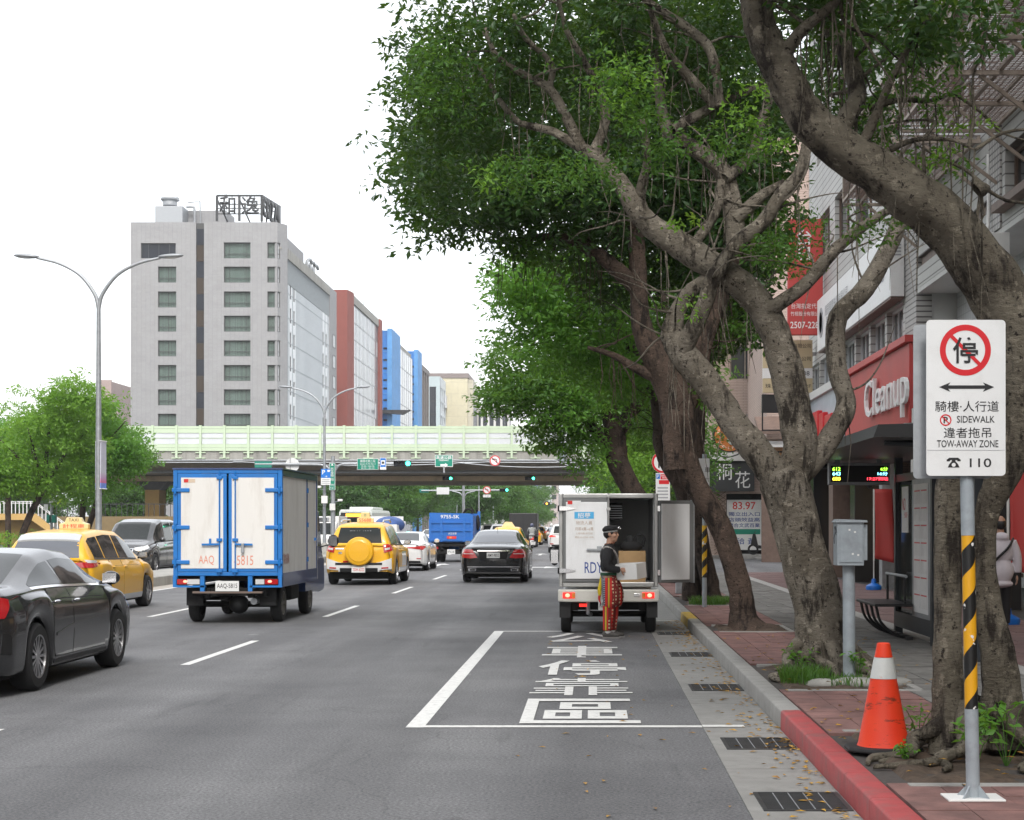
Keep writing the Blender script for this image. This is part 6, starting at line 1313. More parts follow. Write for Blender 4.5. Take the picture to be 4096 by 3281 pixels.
# --- hedge on the median, weeds and grass tufts
def hedge():
    g = empty('hedge',(-12.1,26,.27),label='clipped green hedge on the median at the left edge',cat='hedge'); cl = []
    for k in range(2600): cl.append((rnd.uniform(-.55,.45),rnd.uniform(-12,9.4),rnd.uniform(.1,1.15) + .08 * rnd.gauss(0,1)))
    V,T = leaves(np.array(cl),9,.06,.12); link('foliage',np_mesh('foliage',V,T),M['leaf_lime'],g)
    box_obj('branch_core',M['bark_dark'],g,-.35,.25,-11.8,9.2,-.01,.85)
hedge()
def weeds(name,x,y,rx,ry,n,label,tall=.16):
    V = []; F = []
    for k in range(n):
        a = rnd.uniform(0,6.28); q = rnd.random() ** .5; px_,py_ = x + math.cos(a) * q * rx,y + math.sin(a) * q * ry; h = tall * rnd.uniform(.4,1.2); b = rnd.uniform(0,6.28); w = .004; dx,dy = math.cos(b),math.sin(b); l = rnd.uniform(.2,.8) * h
        i = len(V); V += [(px_ - dy * w,py_ + dx * w,.15),(px_ + dy * w,py_ - dx * w,.15),(px_ + dx * l * .4 + dy * w,py_ + dy * l * .4 - dx * w,.15 + h * .7),(px_ + dx * l * .4 - dy * w,py_ + dy * l * .4 + dx * w,.15 + h * .7),(px_ + dx * l,py_ + dy * l,.15 + h)]; F += [[i,i + 1,i + 2,i + 3],[i + 3,i + 2,i + 4]]
    setp(link(name,mesh(name,V,F),M['leaf_mid']),label,'grass',kind='stuff')
weeds('grass',1.95,15.4,.22,.35,700,'grass tuft at the kerb edge of the forked tree bed'); weeds('grass',2.3,15.2,.3,.25,300,'sparse grass in front of the forked tree',.1); weeds('grass',2.1,30.4,.35,.3,700,'grass around the striped post'); weeds('grass',2.75,9.9,.16,.22,350,'grass tuft to the right of the striped sign pole',.14); weeds('grass',2.5,31,.3,.3,300,'grass beside the dark twin trunk',.14)
def plant(x,y,n,h,size,label,z=.17):
    g = empty('weed_plant',(x,y,z),label=label,cat='plant'); mb = MB(); cl = []
    for k in range(n):
        a = rnd.uniform(0,6.28); t = rnd.uniform(.2,.6) * h; e = (math.cos(a) * t,math.sin(a) * t,h * rnd.uniform(.5,1)); mb.tube([(0,0,-.05),(e[0] * .4,e[1] * .4,e[2] * .6),e],[.004,.003,.002],5); cl += [e,(e[0] * .6,e[1] * .6,e[2] * .75)]
    mb.build('stem',M['leaf_mid'],g); V,T = leaves(np.array(cl),5,size,size * .5,flat=.5,aspect=.5,jit=.35,up=.9); link('leaves',np_mesh('leaves',V,T),M['leaf_bright'],g)
plant(2.22,9.75,6,.36,.085,'leafy weed at the foot of the pale trunk, left of the striped pole'); plant(2.52,10.2,6,.5,.08,'leafy weed just right of the striped pole'); plant(1.9,10.15,5,.12,.05,'small weed in front of the traffic cone'); plant(2.12,10.9,6,.3,.06,'weed between the cone and the pale trunk'); plant(2.45,15.4,5,.28,.07,'fern-like weed at the foot of the forked trunk'); plant(1.98,15.9,6,.34,.06,'leafy weed by the kerb beside the forked trunk')
# ---------------------------------------------------------------- cars
def chaikin(P,it=2):
    for _ in range(it):
        Q = [P[0]]
        for a,b in zip(P[:-1],P[1:]): Q += [a * .75 + b * .25,a * .25 + b * .75]
        Q.append(P[-1]); P = np.array(Q)
    return P
def car_surface(sp):
    """lofted body from profile keys; local frame: rear at y=0, front at y=L, x right, z up"""
    L = sp['L']; ys = np.unique(np.concatenate([np.linspace(0,L,64),np.linspace(0,.35,12),np.linspace(L - .4,L,12)] + [np.linspace(a - sp['R'] - .04,a + sp['R'] + .04,21) for a in sp['axles']]).round(4))
    K = np.array(sp['keys'],float)    # y, zr, zb, wr, wb, wm
    def f(c):
        v = np.interp(np.linspace(0,L,400),K[:,0],K[:,c]); k = np.hanning(17); k /= k.sum(); v2 = np.convolve(np.pad(v,8,'edge'),k,'valid'); return np.interp(ys,np.linspace(0,L,400),v2)
    zr,zb,wr,wb,wm = (f(c) for c in range(1,6)); rings = []
    for i,y in enumerate(ys):
        zs = sp['sill'] + max(0,(.35 - min(y,L - y)) / .35) ** 2 * .06
        for a in sp['axles']:
            d = abs(y - a)
            if d < sp['R']: zs = max(zs,sp['wz'] + math.sqrt(sp['R'] ** 2 - d * d))
        B = min(zb[i],zr[i] - .012); zs = min(zs,B - .12); h = B - zs; cr = sp.get('crown',.05)
        ze = zr[i] - cr * min(1,(zr[i] - B) / .3 + .25); w = wm[i]
        P = np.array([(w * .93,zs),(w * .975,zs + .015),(w,zs + .36 * h),(w * .998,zs + .62 * h),(w * .988,zs + .80 * h),(wb[i],B - .015),(wb[i] * .995 + wr[i] * .005,B),((wb[i] * .35 + wr[i] * .65),B * .35 + ze * .65 + .02),(wr[i],ze),(wr[i] * .86,zr[i] - cr * .3),(wr[i] * .45,zr[i] - cr * .04),(0,zr[i])])
        rings.append(chaikin(P,1))
    Rg = np.array(rings); n,m = Rg.shape[:2]; V = []; F = []
    for i in range(n):
        row = [(x,ys[i],z) for x,z in Rg[i]] + [(-x,ys[i],z) for x,z in Rg[i][-2::-1]]; V += row
    M_ = 2 * m - 1
    for i in range(n - 1):
        for j in range(M_ - 1): a = i * M_ + j; F.append([a,a + 1,a + M_ + 1,a + M_])
    for e,sgn,bulge in ((0,-1,sp.get('bulge',.07)),(n - 1,1,sp.get('fbulge',.1))):
        ring = list(range(e * M_,e * M_ + M_)); zc = (Rg[e][0,1] + Rg[e][-1,1]) / 2
        for k,t in enumerate((.85,.6,.3,0.02)):
            new = []
            for q in range(M_):
                x,y,z = V[e * M_ + q]; new.append(len(V)); V.append((x * t,ys[e] + sgn * bulge * (1 - t ** 2.2),zc + (z - zc) * t))
            for q in range(M_ - 1): F.append([ring[q],new[q],new[q + 1],ring[q + 1]] if sgn > 0 else [ring[q + 1],new[q + 1],new[q],ring[q]])
            F.append([ring[-1],new[-1],new[0],ring[0]] if sgn > 0 else [ring[0],new[0],new[-1],ring[-1]]); ring = new
    return V,F
class Body:
    def __init__(s,sp,paint_m,root):
        s.sp = sp; s.root = root; V,F = car_surface(sp); s.me = mesh('body',V,F,True); s.obj = link('body',s.me,paint_m,root); s.bvh = BVHTree.FromPolygons([Vector(v) for v in V],F)
    def hit(s,a,b,ax):
        L = s.sp['L']
        o,d = {'R': ((a,-2,b),(0,1,0)),'F': ((a,L + 2,b),(0,-1,0)),'E': ((3,a,b),(-1,0,0)),'W': ((-3,a,b),(1,0,0)),'T': ((a,b,4),(0,0,-1))}[ax]
        h = s.bvh.ray_cast(Vector(o),Vector(d))
        if h[0] is None:
            q = s.bvh.find_nearest(Vector(o) + Vector(d) * (2.2 if ax != 'T' else 2.5)); return q[0],Vector(d) * -1
        return h[0],Vector(d) * -1
    def patch(s,name,m,lo,hi,ax,off=.006,n=14,k=7,parent=None,thick=.012):
        """skin patch between two 2D curves, projected on the body along an axis and raised by off"""
        lo,hi = np.array(lo,float),np.array(hi,float)
        def rs(P):
            d = np.r_[0,np.cumsum(np.hypot(*np.diff(P,axis=0).T))]; t = np.linspace(0,d[-1],n + 1) if d[-1] > 0 else np.zeros(n + 1); return np.stack([np.interp(t,d,P[:,0]),np.interp(t,d,P[:,1])],1)
        lo,hi = rs(lo),rs(hi); V = []; F = []; W = n + 1
        for j in range(k + 1):
            for i in range(W):
                a,b = lo[i] + (hi[i] - lo[i]) * j / k; p,d = s.hit(a,b,ax); V.append(p + d * off)
        N = len(V)
        for j in range(k):
            for i in range(n): q = j * W + i; F.append([q,q + 1,q + W + 1,q + W])
        rim = [i for i in range(W)] + [j * W + n for j in range(1,k + 1)] + [k * W + i for i in range(n - 1,-1,-1)] + [j * W for j in range(k - 1,0,-1)]
        _,d = s.hit(*lo[0],ax)
        for r in rim: V.append(V[r] - d * (off + thick))
        for i in range(len(rim)): a,b = rim[i],rim[(i + 1) % len(rim)]; F.append([a,N + i,N + (i + 1) % len(rim),b])
        if ax in 'FE' or ax == 'T': pass
        me = mesh(name,V,F,True); bm = bmesh.new(); bm.from_mesh(me); bmesh.ops.recalc_face_normals(bm,faces=bm.faces); bm.to_mesh(me); bm.free(); me.set_sharp_from_angle(angle=R(40))
        return link(name,me,m,parent or s.root)
def wheel_meshes(r,w,spokes,rim_m):
    t = MB().lathe([(r * .64,-w * .5),(r * .9,-w * .5),(r * .985,-w * .36),(r,-w * .15),(r,w * .15),(r * .985,w * .36),(r * .9,w * .5),(r * .64,w * .5)],32,axis='x',cap=False)
    tm = t.mesh('wheel'); tm.shade_smooth(); tm.set_sharp_from_angle(angle=R(40)); b = MB(); b.lathe([(r * .66,w * .30),(r * .66,w * .50),(r * .60,w * .48),(r * .585,w * .2)],32,axis='x',cap=False); b.lathe([(.004,w * .43),(r * .15,w * .43),(r * .17,w * .3)],16,axis='x')
    for k in range(spokes):
        a = 2 * math.pi * k / spokes; c,s_ = math.cos(a),math.sin(a); t_ = r * (.045 if spokes > 8 else .075)
        p = [(q * c - e * s_,q * s_ + e * c) for q,e in ((r * .12,-t_ * .8),(r * .62,-t_),(r * .62,t_),(r * .12,t_ * .8))]; b.prism(p,w * .32,w * .42,'x')
    rm = b.mesh('rim'); rm.shade_smooth(); rm.set_sharp_from_angle(angle=R(40)); bk = MB().lathe([(r * .02,w * .16),(r * .63,w * .16)],24,axis='x').mesh('brake_disc'); return tm,rm,bk
def add_wheels(root,xs,ys,r,w,spokes=10,rim_m=None,names='wheel'):
    tm,rm,bk = wheel_meshes(r,w,spokes,rim_m)
    for y in ys:
        for s in (-1,1):
            o = link(names,tm,M['rubber'],root); o.location = (s * xs,y,r); o.rotation_euler = (0,0,0 if s > 0 else math.pi); q = link('rim',rm,rim_m or M['alloy'],o); q = link('brake_disc',bk,M['under'],o)
def plate(body_or_root,c,w,h,txt,ink='ink_black',parent=None,y=None,white='plate_white'):
    x,yy,z = c; o = box_obj('licence_plate',M[white],parent,x - w / 2,x + w / 2,yy - .012,yy,z - h / 2,z + h / 2,.004)
    text(txt,M[ink],o,(x,yy - .0135,z),w * .86,h * .52,'S','plate_lettering',.004); return o
def mirror(root,x,y,z,m,s):
    o = MB().ball((0,0,0),(.1,.07,.075),12,8).build('wing_mirror',m,root,smooth=True); o.location = (x,y,z)
    box_obj('mirror_glass',M['chrome'],o,-.075,.075,-.072,-.066,-.05,.05); MB().bar((-s * .05,.02,-.04),(-s * .13,.05,-.06),.05,.03).build('mirror_arm',M['black'],o)
SP = {
 'sedan': dict(L=4.64,R=.365,wz=.33,sill=.2,axles=(.98,3.68),crown=.05,keys=[(0,.93,.86,.50,.62,.72),(.06,.985,.90,.60,.72,.80),(.3,1.015,.935,.64,.78,.875),(.75,1.04,.955,.62,.80,.89),(1.2,1.17,.97,.58,.80,.895),(1.7,1.315,.97,.555,.80,.895),(2.3,1.365,.955,.56,.80,.89),(2.8,1.335,.945,.565,.80,.89),(3.35,1.10,.93,.60,.80,.89),(3.7,.985,.92,.64,.78,.885),(4.2,.90,.84,.62,.72,.86),(4.5,.80,.74,.5,.62,.78),(4.64,.62,.58,.4,.5,.66)]),
 'saloon': dict(L=5.1,R=.375,wz=.34,sill=.21,axles=(1.12,4.15),crown=.05,keys=[(0,.93,.88,.62,.74,.80),(.06,1.0,.93,.68,.80,.86),(.4,1.06,.98,.70,.83,.93),(.95,1.09,1.0,.66,.84,.935),(1.5,1.30,1.0,.60,.84,.935),(2.0,1.435,1.0,.58,.84,.935),(2.6,1.47,.99,.58,.84,.93),(3.2,1.43,.98,.58,.84,.93),(3.8,1.15,.96,.62,.83,.93),(4.1,1.02,.94,.68,.82,.925),(4.6,.94,.87,.66,.76,.90),(4.95,.82,.76,.56,.66,.82),(5.1,.62,.58,.45,.55,.7)]),
 'wagon': dict(L=4.56,R=.345,wz=.31,sill=.2,axles=(.86,3.6),crown=.05,bulge=.05,keys=[(0,.95,.92,.60,.68,.74),(.05,1.10,.97,.64,.76,.82),(.14,1.25,.98,.62,.78,.845),(.30,1.385,.98,.585,.785,.86),(.5,1.47,.975,.565,.785,.865),(1.5,1.525,.96,.56,.785,.87),(2.4,1.50,.95,.56,.785,.87),(2.9,1.37,.935,.57,.78,.87),(3.35,1.12,.93,.60,.77,.865),(3.65,.98,.90,.62,.75,.86),(4.2,.87,.82,.58,.68,.82),(4.45,.76,.7,.5,.58,.72),(4.56,.6,.56,.4,.5,.6)]),
 'suv': dict(L=4.5,R=.40,wz=.36,sill=.30,axles=(.86,3.5),crown=.05,bulge=.05,keys=[(0,1.02,.98,.66,.74,.78),(.04,1.14,1.04,.70,.80,.86),(.14,1.36,1.07,.68,.82,.90),(.30,1.56,1.07,.635,.825,.915),(.5,1.635,1.065,.61,.825,.92),(1.5,1.68,1.05,.60,.825,.92),(2.3,1.645,1.04,.60,.825,.92),(2.8,1.48,1.03,.61,.82,.92),(3.2,1.18,1.02,.64,.81,.915),(3.5,1.08,1.0,.66,.79,.91),(4.1,1.0,.93,.64,.74,.88),(4.35,.88,.82,.56,.64,.78),(4.5,.68,.64,.45,.54,.66)]),
 'mpv': dict(L=4.9,R=.37,wz=.34,sill=.22,axles=(.95,3.9),crown=.05,bulge=.05,keys=[(0,1.1,1.02,.66,.74,.80),(.05,1.3,1.06,.70,.82,.88),(.15,1.55,1.08,.70,.84,.91),(.35,1.74,1.08,.68,.845,.92),(1.0,1.80,1.07,.67,.845,.92),(2.4,1.80,1.05,.67,.845,.92),(3.0,1.68,1.04,.67,.84,.92),(3.5,1.36,1.03,.68,.83,.92),(3.9,1.12,1.0,.68,.81,.91),(4.5,.98,.9,.64,.74,.87),(4.78,.82,.76,.55,.62,.76),(4.9,.62,.58,.45,.5,.62)]),
}
def make_car(kind,name,loc,paint_m,label,flip=False,group=None,rim=None,spokes=10,glass='carglass',lamps='red_lens',win=None,detail=True,rear_glass=None,W=1.0):
    sp = SP[kind]; L = sp['L']; root = empty(name,loc,math.pi if flip else 0,label=label,cat='car' if 'taxi' not in name else 'taxi',group=group); b = Body(sp,paint_m,root)
    box_obj('underbody',M['under'],root,-.74,.74,.25,L - .3,.16,.55)
    r = sp['wz']; add_wheels(root,.772 if kind not in ('saloon','suv','mpv') else .80,sp['axles'],r,.215,spokes,rim)
    K = np.array(sp['keys']); zr = lambda y: float(np.interp(y,K[:,0],K[:,1])); zb = lambda y: float(np.interp(y,K[:,0],K[:,2]))
    g = M[glass]
    # side glass: windows follow belt and roof line
    wr = {'sedan': [(1.05,1.95),(2.02,3.22)],'saloon': [(1.32,2.3),(2.4,3.68)],'wagon': [(.36,.95),(1.02,1.85),(1.93,3.08)],'suv': [(.32,.98),(1.05,1.85),(1.93,3.05)],'mpv': [(.4,1.35),(1.45,2.5),(2.6,3.42)]}[kind]
    for ax,s in (('E',1),('W',-1)):
        for a,c in wr:
            yy = np.linspace(a,c,9); lo = [(y,zb(y) + .035) for y in yy]; hi = [(y,max(zb(y) + .045,zr(y) - .105)) for y in yy]
            b.patch('side_window',g,lo,hi,ax,.004,12,5)
        if detail:
            a,c = wr[0][0] - .02,wr[-1][1]; yy = np.linspace(a,c,16)
            b.patch('window_trim',M['chrome'] if kind in ('sedan','saloon') else M['black'],[(y,zb(y) + .008) for y in yy],[(y,zb(y) + .03) for y in yy],ax,.005,20,1)
            d0 = {'sedan': ((1.38,2.0),(2.02,3.15)),'saloon': ((1.55,2.36),(2.4,3.6)),'wagon': ((1.15,1.9),(1.93,3.0)),'suv': ((1.2,1.9),(1.93,3.0)),'mpv': ((1.4,2.55),(2.6,3.45))}[kind]
            for (a,c) in d0:
                yy = np.linspace(a,c,10); zlo = sp['sill'] + .09
                bz = lambda y,e: max(zlo + e,*[sp['wz'] + math.sqrt(max(0,(sp['R'] + .05) ** 2 - (y - q) ** 2)) if abs(y - q) < sp['R'] + .05 else 0 for q in sp['axles']])
                b.patch('door_gap',M['under'],[(y,bz(y,0)) for y in np.linspace(a - .008,c + .008,10)],[(y,zb(y) + .004) for y in np.linspace(a - .008,c + .008,10)],ax,.001,16,6)
                dr = b.patch('door',paint_m,[(y,bz(y,.008)) for y in yy],[(y,zb(y) - .004) for y in yy],ax,.004,16,8)
                hp,_ = b.hit(a + .14,zb(a + .14) - .13,ax); h = MB().ball((0,0,0),(.022,.09,.014),8,6).build('door_handle',M['chrome'] if kind in ('sedan','saloon') else paint_m,dr,smooth=True); h.location = hp + Vector((s * .014,0,0))
            b.patch('side_skirt',M['black'],[(y,sp['sill'] + .005) for y in (sp['axles'][0] + .45,sp['axles'][1] - .45)],[(y,sp['sill'] + .07) for y in (sp['axles'][0] + .45,sp['axles'][1] - .45)],ax,.006,10,2)
        mirror(root,s * .96,wr[-1][1] - .12,zb(wr[-1][1]) + .09,paint_m if 'taxi' not in name else M['black'],s)
    # rear and front glass
    rg = M[rear_glass] if rear_glass else g
    if kind in ('sedan','saloon'):
        a,c = (.82,1.72) if kind == 'sedan' else (1.02,1.95); w0,w1 = (.56,.46) if kind == 'sedan' else (.63,.5)
        b.patch('rear_window',rg,[(x,a) for x in np.linspace(-w0,w0,9)],[(x,c) for x in np.linspace(-w1,w1,9)],'T',.004,14,8)
    else:
        z0,z1 = {'wagon': (1.02,1.395),'suv': (1.12,1.53),'mpv': (1.14,1.66)}[kind]; b.patch('rear_window',rg,[(x,z0) for x in np.linspace(-.60,.60,9)],[(x,z1) for x in np.linspace(-.53,.53,9)],'R',.004,14,8)
    a,c = {'sedan': (3.66,2.86),'saloon': (4.08,3.28),'wagon': (3.55,2.52),'suv': (3.42,2.42),'mpv': (3.85,2.95)}[kind]
    b.patch('windscreen',g,[(x,a) for x in np.linspace(-.6,.6,9)],[(x,c) for x in np.linspace(-.5,.5,9)],'T',.004,14,8)
    return root,b
# --- dark grey sedan, nearest
grey = paint('graphite_paint',(.035,.036,.039),.45,.6,.26)
car,b = make_car('sedan','grey_sedan',(-6.22,15.2,0),grey,'dark grey sedan with multi-spoke wheels, nearest car at the left edge',spokes=14)
for s in (1,-1):
    b.patch('tail_light',M['red_lens'],[(s * .50,.74),(s * .66,.70),(s * .80,.74)],[(s * .46,.86),(s * .66,.90),(s * .80,.93)],'R',.012,10,5)
    b.patch('tail_light',M['red_lens'],[(.02,.74),(.16,.74),(.30,.86)],[(.02,.93),(.2,.935),(.34,.91)],'E' if s > 0 else 'W',.010,10,5)
    b.patch('bumper_vent',M['black'],[(.10,.42),(.22,.40),(.26,.40)],[(.12,.60),(.22,.60),(.25,.57)],'E' if s > 0 else 'W',.006,8,4)
    b.patch('door_crease',grey,[(1.45,.50),(2.0,.545),(3.1,.60)],[(1.45,.53),(2.0,.60),(3.1,.63)],'E' if s > 0 else 'W',.012,14,3)
b.patch('diffuser',M['black'],[(-.62,.27),(.62,.27)],[(-.6,.40),(.6,.40)],'R',.01,10,3); plate(b,(0,-.06,.62),.36,.15,'0000',parent=car) if False else None
# --- yellow wagon taxi
yel = paint('taxi_yellow',(.80,.42,.012),0,.35,.34)
def taxi_box(root,y,z,t1,t2,w=.42):
    o = MB().prism([(-w,0),(w,0),(w,.12),(w * .6,.15),(w * .5,.28),(-w * .5,.28),(-w * .6,.15),(-w,.12)],y - .07,y + .07,'y').build('roof_sign',plain('taxi_box',(.70,.58,.30),.4),root,bevel=.015); o.location.z = z
    text(t1,M['sign_green'],o,(0,y - .072,.21),None,.08,'S','roof_lettering'); text(t2,M['ink_red'],o,(0,y - .072,.07),w * 1.5,.09,'S','roof_lettering')
car,b = make_car('wagon','yellow_taxi',(-9.62,29.4,0),yel,'yellow wagon taxi with a cream roof sign behind the dark grey sedan',spokes=7,glass='carglass',rear_glass='paleglass')
for s,ax in ((1,'E'),(-1,'W')):
    b.patch('tail_light',M['red_lens'],[(s * .42,.86),(s * .82,.84)],[(s * .5,.93),(s * .82,.95)],'R',.012,8,4); b.patch('tail_light',M['red_lens'],[(.03,.84),(.34,.87)],[(.03,.925),(.36,.925)],ax,.01,8,3); b.patch('indicator',M['clear_lens'],[(.03,.93),(.37,.93)],[(.03,.985),(.42,.965)],ax,.01,8,3)
    b.patch('lower_trim',M['silver'],[(1.25,.21),(3.2,.21)],[(1.25,.31),(3.2,.31)],ax,.014,10,2)
b.patch('spoiler',M['silver'],[(-.55,.22),(.55,.22)],[(-.54,.40),(.54,.40)],'T',.03,10,3); b.patch('bumper',M['black'],[(-.7,.40),(.7,.40)],[(-.7,.60),(.7,.60)],'R',.03,10,3)
taxi_box(car,1.7,1.585,'','計程車',.33) if False else None
o = MB().prism([(-.27,0),(.27,0),(.27,.10),(.17,.13),(.13,.22),(-.13,.22),(-.17,.13),(-.27,.10)],1.65,1.79,'y').build('roof_sign',plain('taxi_box',(.72,.60,.33),.4),car,bevel=.015); o.location.z = 1.518; text('TAXI',M['ink_black'],o,(0,1.648,.175),.18,.06,'S','roof_lettering'); text('計程車',M['ink_red'],o,(0,1.648,.06),.4,.075,'S','roof_lettering')
text('大都會',M['ink_red'],car,(-.05,.06,1.33),.42,.11,'S','window_lettering') if False else None
# --- yellow and white SUV taxi with spare wheel
car,b = make_car('suv','yellow_taxi',(-6.18,44.35,0),yel,'yellow and white off-road taxi carrying a round yellow spare wheel cover',spokes=6)
wht = paint('white_paint',(.70,.70,.69),0,.8,.35)
b.patch('bumper',wht,[(-.86,.36),(-.4,.34),(.4,.34),(.86,.36)],[(-.86,.72),(-.5,.60),(.5,.60),(.86,.72)],'R',.05,16,5); b.patch('bumper_step',M['black'],[(-.62,.54),(.62,.54)],[(-.62,.60),(.62,.60)],'R',.06,10,2); b.patch('bumper_gap',M['black'],[(-.5,.35),(.5,.35)],[(-.5,.46),(.5,.46)],'R',.055,10,2)
sw_y = -.06
o = MB().lathe([(.02,-.185),(.27,-.18),(.285,-.168),(.35,-.16),(.378,-.13),(.385,-.02),(.34,0)],40,(.02,sw_y,.90),'y').build('spare_wheel_cover',yel,car,smooth='auto')
for s,ax in ((1,'E'),(-1,'W')):
    b.patch('tail_light',M['red_lens'],[(s * .66,.86),(s * .83,.90)],[(s * .63,1.08),(s * .81,1.1)],'R',.014,6,5); b.patch('lens_centre',M['clear_lens'],[(s * .69,.93),(s * .81,.95)],[(s * .68,.985),(s * .81,1.0)],'R',.02,6,2); b.patch('tail_light',M['red_lens'],[(.02,.90),(.2,.96)],[(.02,1.08),(.16,1.09)],ax,.012,6,4)
    b.patch('lower_cladding',wht,[(1.3,.31),(3.05,.31)],[(1.3,.45),(3.05,.45)],ax,.02,10,3); b.patch('reflector',M['red_lens'],[(s * .60,.44),(s * .78,.45)],[(s * .60,.475),(s * .78,.485)],'R',.06,5,2); MB().tube([(s * .56,.6,1.66),(s * .56,.75,1.72),(s * .55,2.1,1.74),(s * .56,2.3,1.67)],.022,8).build('roof_rail',M['silver'],car)
    b.patch('door_panel',wht,[(1.95,.47),(2.95,.47)],[(1.95,.98),(2.95,.98)],ax,.006,10,4)
b.patch('badge_bar',M['chrome'],[(-.62,.955),(-.40,.955)],[(-.62,.985),(-.40,.985)],'R',.02,5,1); b.patch('badge',M['chrome'],[(-.55,.83),(-.44,.83)],[(-.54,.885),(-.45,.885)],'R',.01,5,2); b.patch('reflector',M['red_lens'],[(-.42,.61),(-.28,.61)],[(-.42,.65),(-.28,.65)],'R',.012,4,1); plate(b,(0,-.13,.42),.36,.16,'TDH-6322','ink_red',car)
text('21823',M['ink_white'],car,(.42,.115,1.21),.3,.085,'S','window_lettering',.01); text('TDH-6322',M['ink_grey'],car,(.02,.20,1.40),.58,.1,'S','window_lettering'); taxi_box(car,1.25,1.66,'台','55688',.22)
# --- black luxury saloon
blk = paint('black_paint',(.006,.007,.008),.0,.5,.18)
car,b = make_car('saloon','black_saloon',(-2.72,46.0,0),blk,'large black saloon with red tail lights in the middle lane',spokes=9,rear_glass='paleglass')
for s,ax in ((1,'E'),(-1,'W')):
    b.patch('tail_light',M['red_lens'],[(s * .44,.70),(s * .62,.68),(s * .86,.70)],[(s * .58,.92),(s * .7,.93),(s * .82,.93)],'R',.012,9,5); b.patch('lens_bar',M['clear_lens'],[(s * .54,.80),(s * .83,.80)],[(s * .55,.815),(s * .83,.815)],'R',.018,7,1); b.patch('tail_light',M['red_lens'],[(.03,.70),(.22,.74)],[(.03,.93),(.3,.93)],ax,.01,7,4); b.patch('exhaust',M['chrome'],[(s * .48,.33),(s * .68,.33)],[(s * .47,.40),(s * .69,.40)],'R',.02,5,2); b.patch('exhaust_hole',M['under'],[(s * .51,.345),(s * .65,.345)],[(s * .51,.385),(s * .65,.385)],'R',.026,5,2)
b.patch('chrome_strip',M['chrome'],[(-.44,.875),(.44,.875)],[(-.44,.90),(.44,.90)],'R',.014,12,1); b.patch('bumper_strip',M['chrome'],[(-.72,.435),(.72,.435)],[(-.72,.46),(.72,.46)],'R',.014,12,1); b.patch('plate_recess',M['under'],[(-.36,.66),(.36,.66)],[(-.42,.86),(.42,.86)],'R',.003,10,3); plate(b,(0,-.085,.765),.36,.15,'AMY-9852',parent=car)
b.patch('boot_seam',M['under'],[(-.6,.952),(.6,.952)],[(-.6,.958),(.6,.958)],'R',.004,12,1); MB().tube([(0,2.05,1.43),(0,1.95,1.52)],.006,5).build('antenna',M['black'],car)
# --- white saloon behind the taxi
car,b = make_car('sedan','white_sedan',(-6.62,57.8,0),wht,'white sedan half hidden behind the yellow and white taxi',spokes=10,glass='carglass')
for s,ax in ((1,'E'),(-1,'W')): b.patch('tail_light',M['red_lens'],[(s * .22,.80),(s * .78,.74)],[(s * .22,.83),(s * .80,.88)],'R',.012,9,4); b.patch('tail_light',M['red_lens'],[(.03,.76),(.28,.82)],[(.03,.88),(.3,.87)],ax,.01,6,3)
b.patch('chrome_strip',M['chrome'],[(-.7,.84),(.7,.86)],[(-.7,.865),(.7,.885)],'R',.016,10,1); b.patch('reflector',M['red_lens'],[(.55,.42),(.7,.42)],[(.55,.45),(.7,.45)],'R',.01,4,1); b.patch('lower_bumper',M['black'],[(-.7,.27),(.7,.27)],[(-.68,.36),(.68,.36)],'R',.008,10,2); box_obj('licence_plate',M['plate_white'],car,-.17,.17,-.085,-.07,.59,.73)
# --- black people carrier coming the other way
car,b = make_car('mpv','black_minivan',(-14.9,57.6,0),paint('black_van_paint',(.03,.031,.034),.4,1,.22),'black people carrier coming the other way behind the median',flip=True,spokes=8)
for s,ax in ((1,'E'),(-1,'W')):
    b.patch('headlight',M['clear_lens'],[(s * .46,.80),(s * .66,.76)],[(s * .42,.88),(s * .66,.92)],'F',.012,8,4); b.patch('headlight',M['clear_lens'],[(4.3,.88),(4.72,.78)],[(4.3,.96),(4.7,.9)],ax,.012,8,4)
    h,_ = b.hit(s * .58,.83,'F'); o = MB().ball((0,0,0),.05,8,6).build('headlight_bulb',glow('headlight_warm',(1,.75,.45),6),car,smooth=True); o.location = h + Vector((0,.03,0))
b.patch('grille',M['chrome'],[(-.4,.70),(.4,.70)],[(-.42,.86),(.42,.86)],'F',.012,10,3); b.patch('grille_mesh',M['under'],[(-.36,.72),(.36,.72)],[(-.38,.84),(.38,.84)],'F',.018,10,3); b.patch('lower_grille',M['under'],[(-.5,.36),(.5,.36)],[(-.5,.55),(.5,.55)],'F',.012,10,3)
# --- white SUV partly behind the van
car,b = make_car('suv','white_suv',(-1.62,95,0),wht,'white sport utility car just left of the parked van',spokes=8)
for s,ax in ((1,'E'),(-1,'W')): b.patch('tail_light',M['red_lit'],[(s * .45,.93),(s * .84,.91)],[(s * .5,.97),(s * .84,1.03)],'R',.014,8,3); b.patch('reflector',M['red_lens'],[(s * .6,.5),(s * .8,.5)],[(s * .6,.55),(s * .8,.55)],'R',.012,4,1)
b.patch('lower_bumper',M['black'],[(-.85,.33),(.85,.33)],[(-.85,.48),(.85,.48)],'R',.012,10,3); box_obj('licence_plate',M['plate_white'],car,-.17,.17,-.085,-.07,.71,.85)
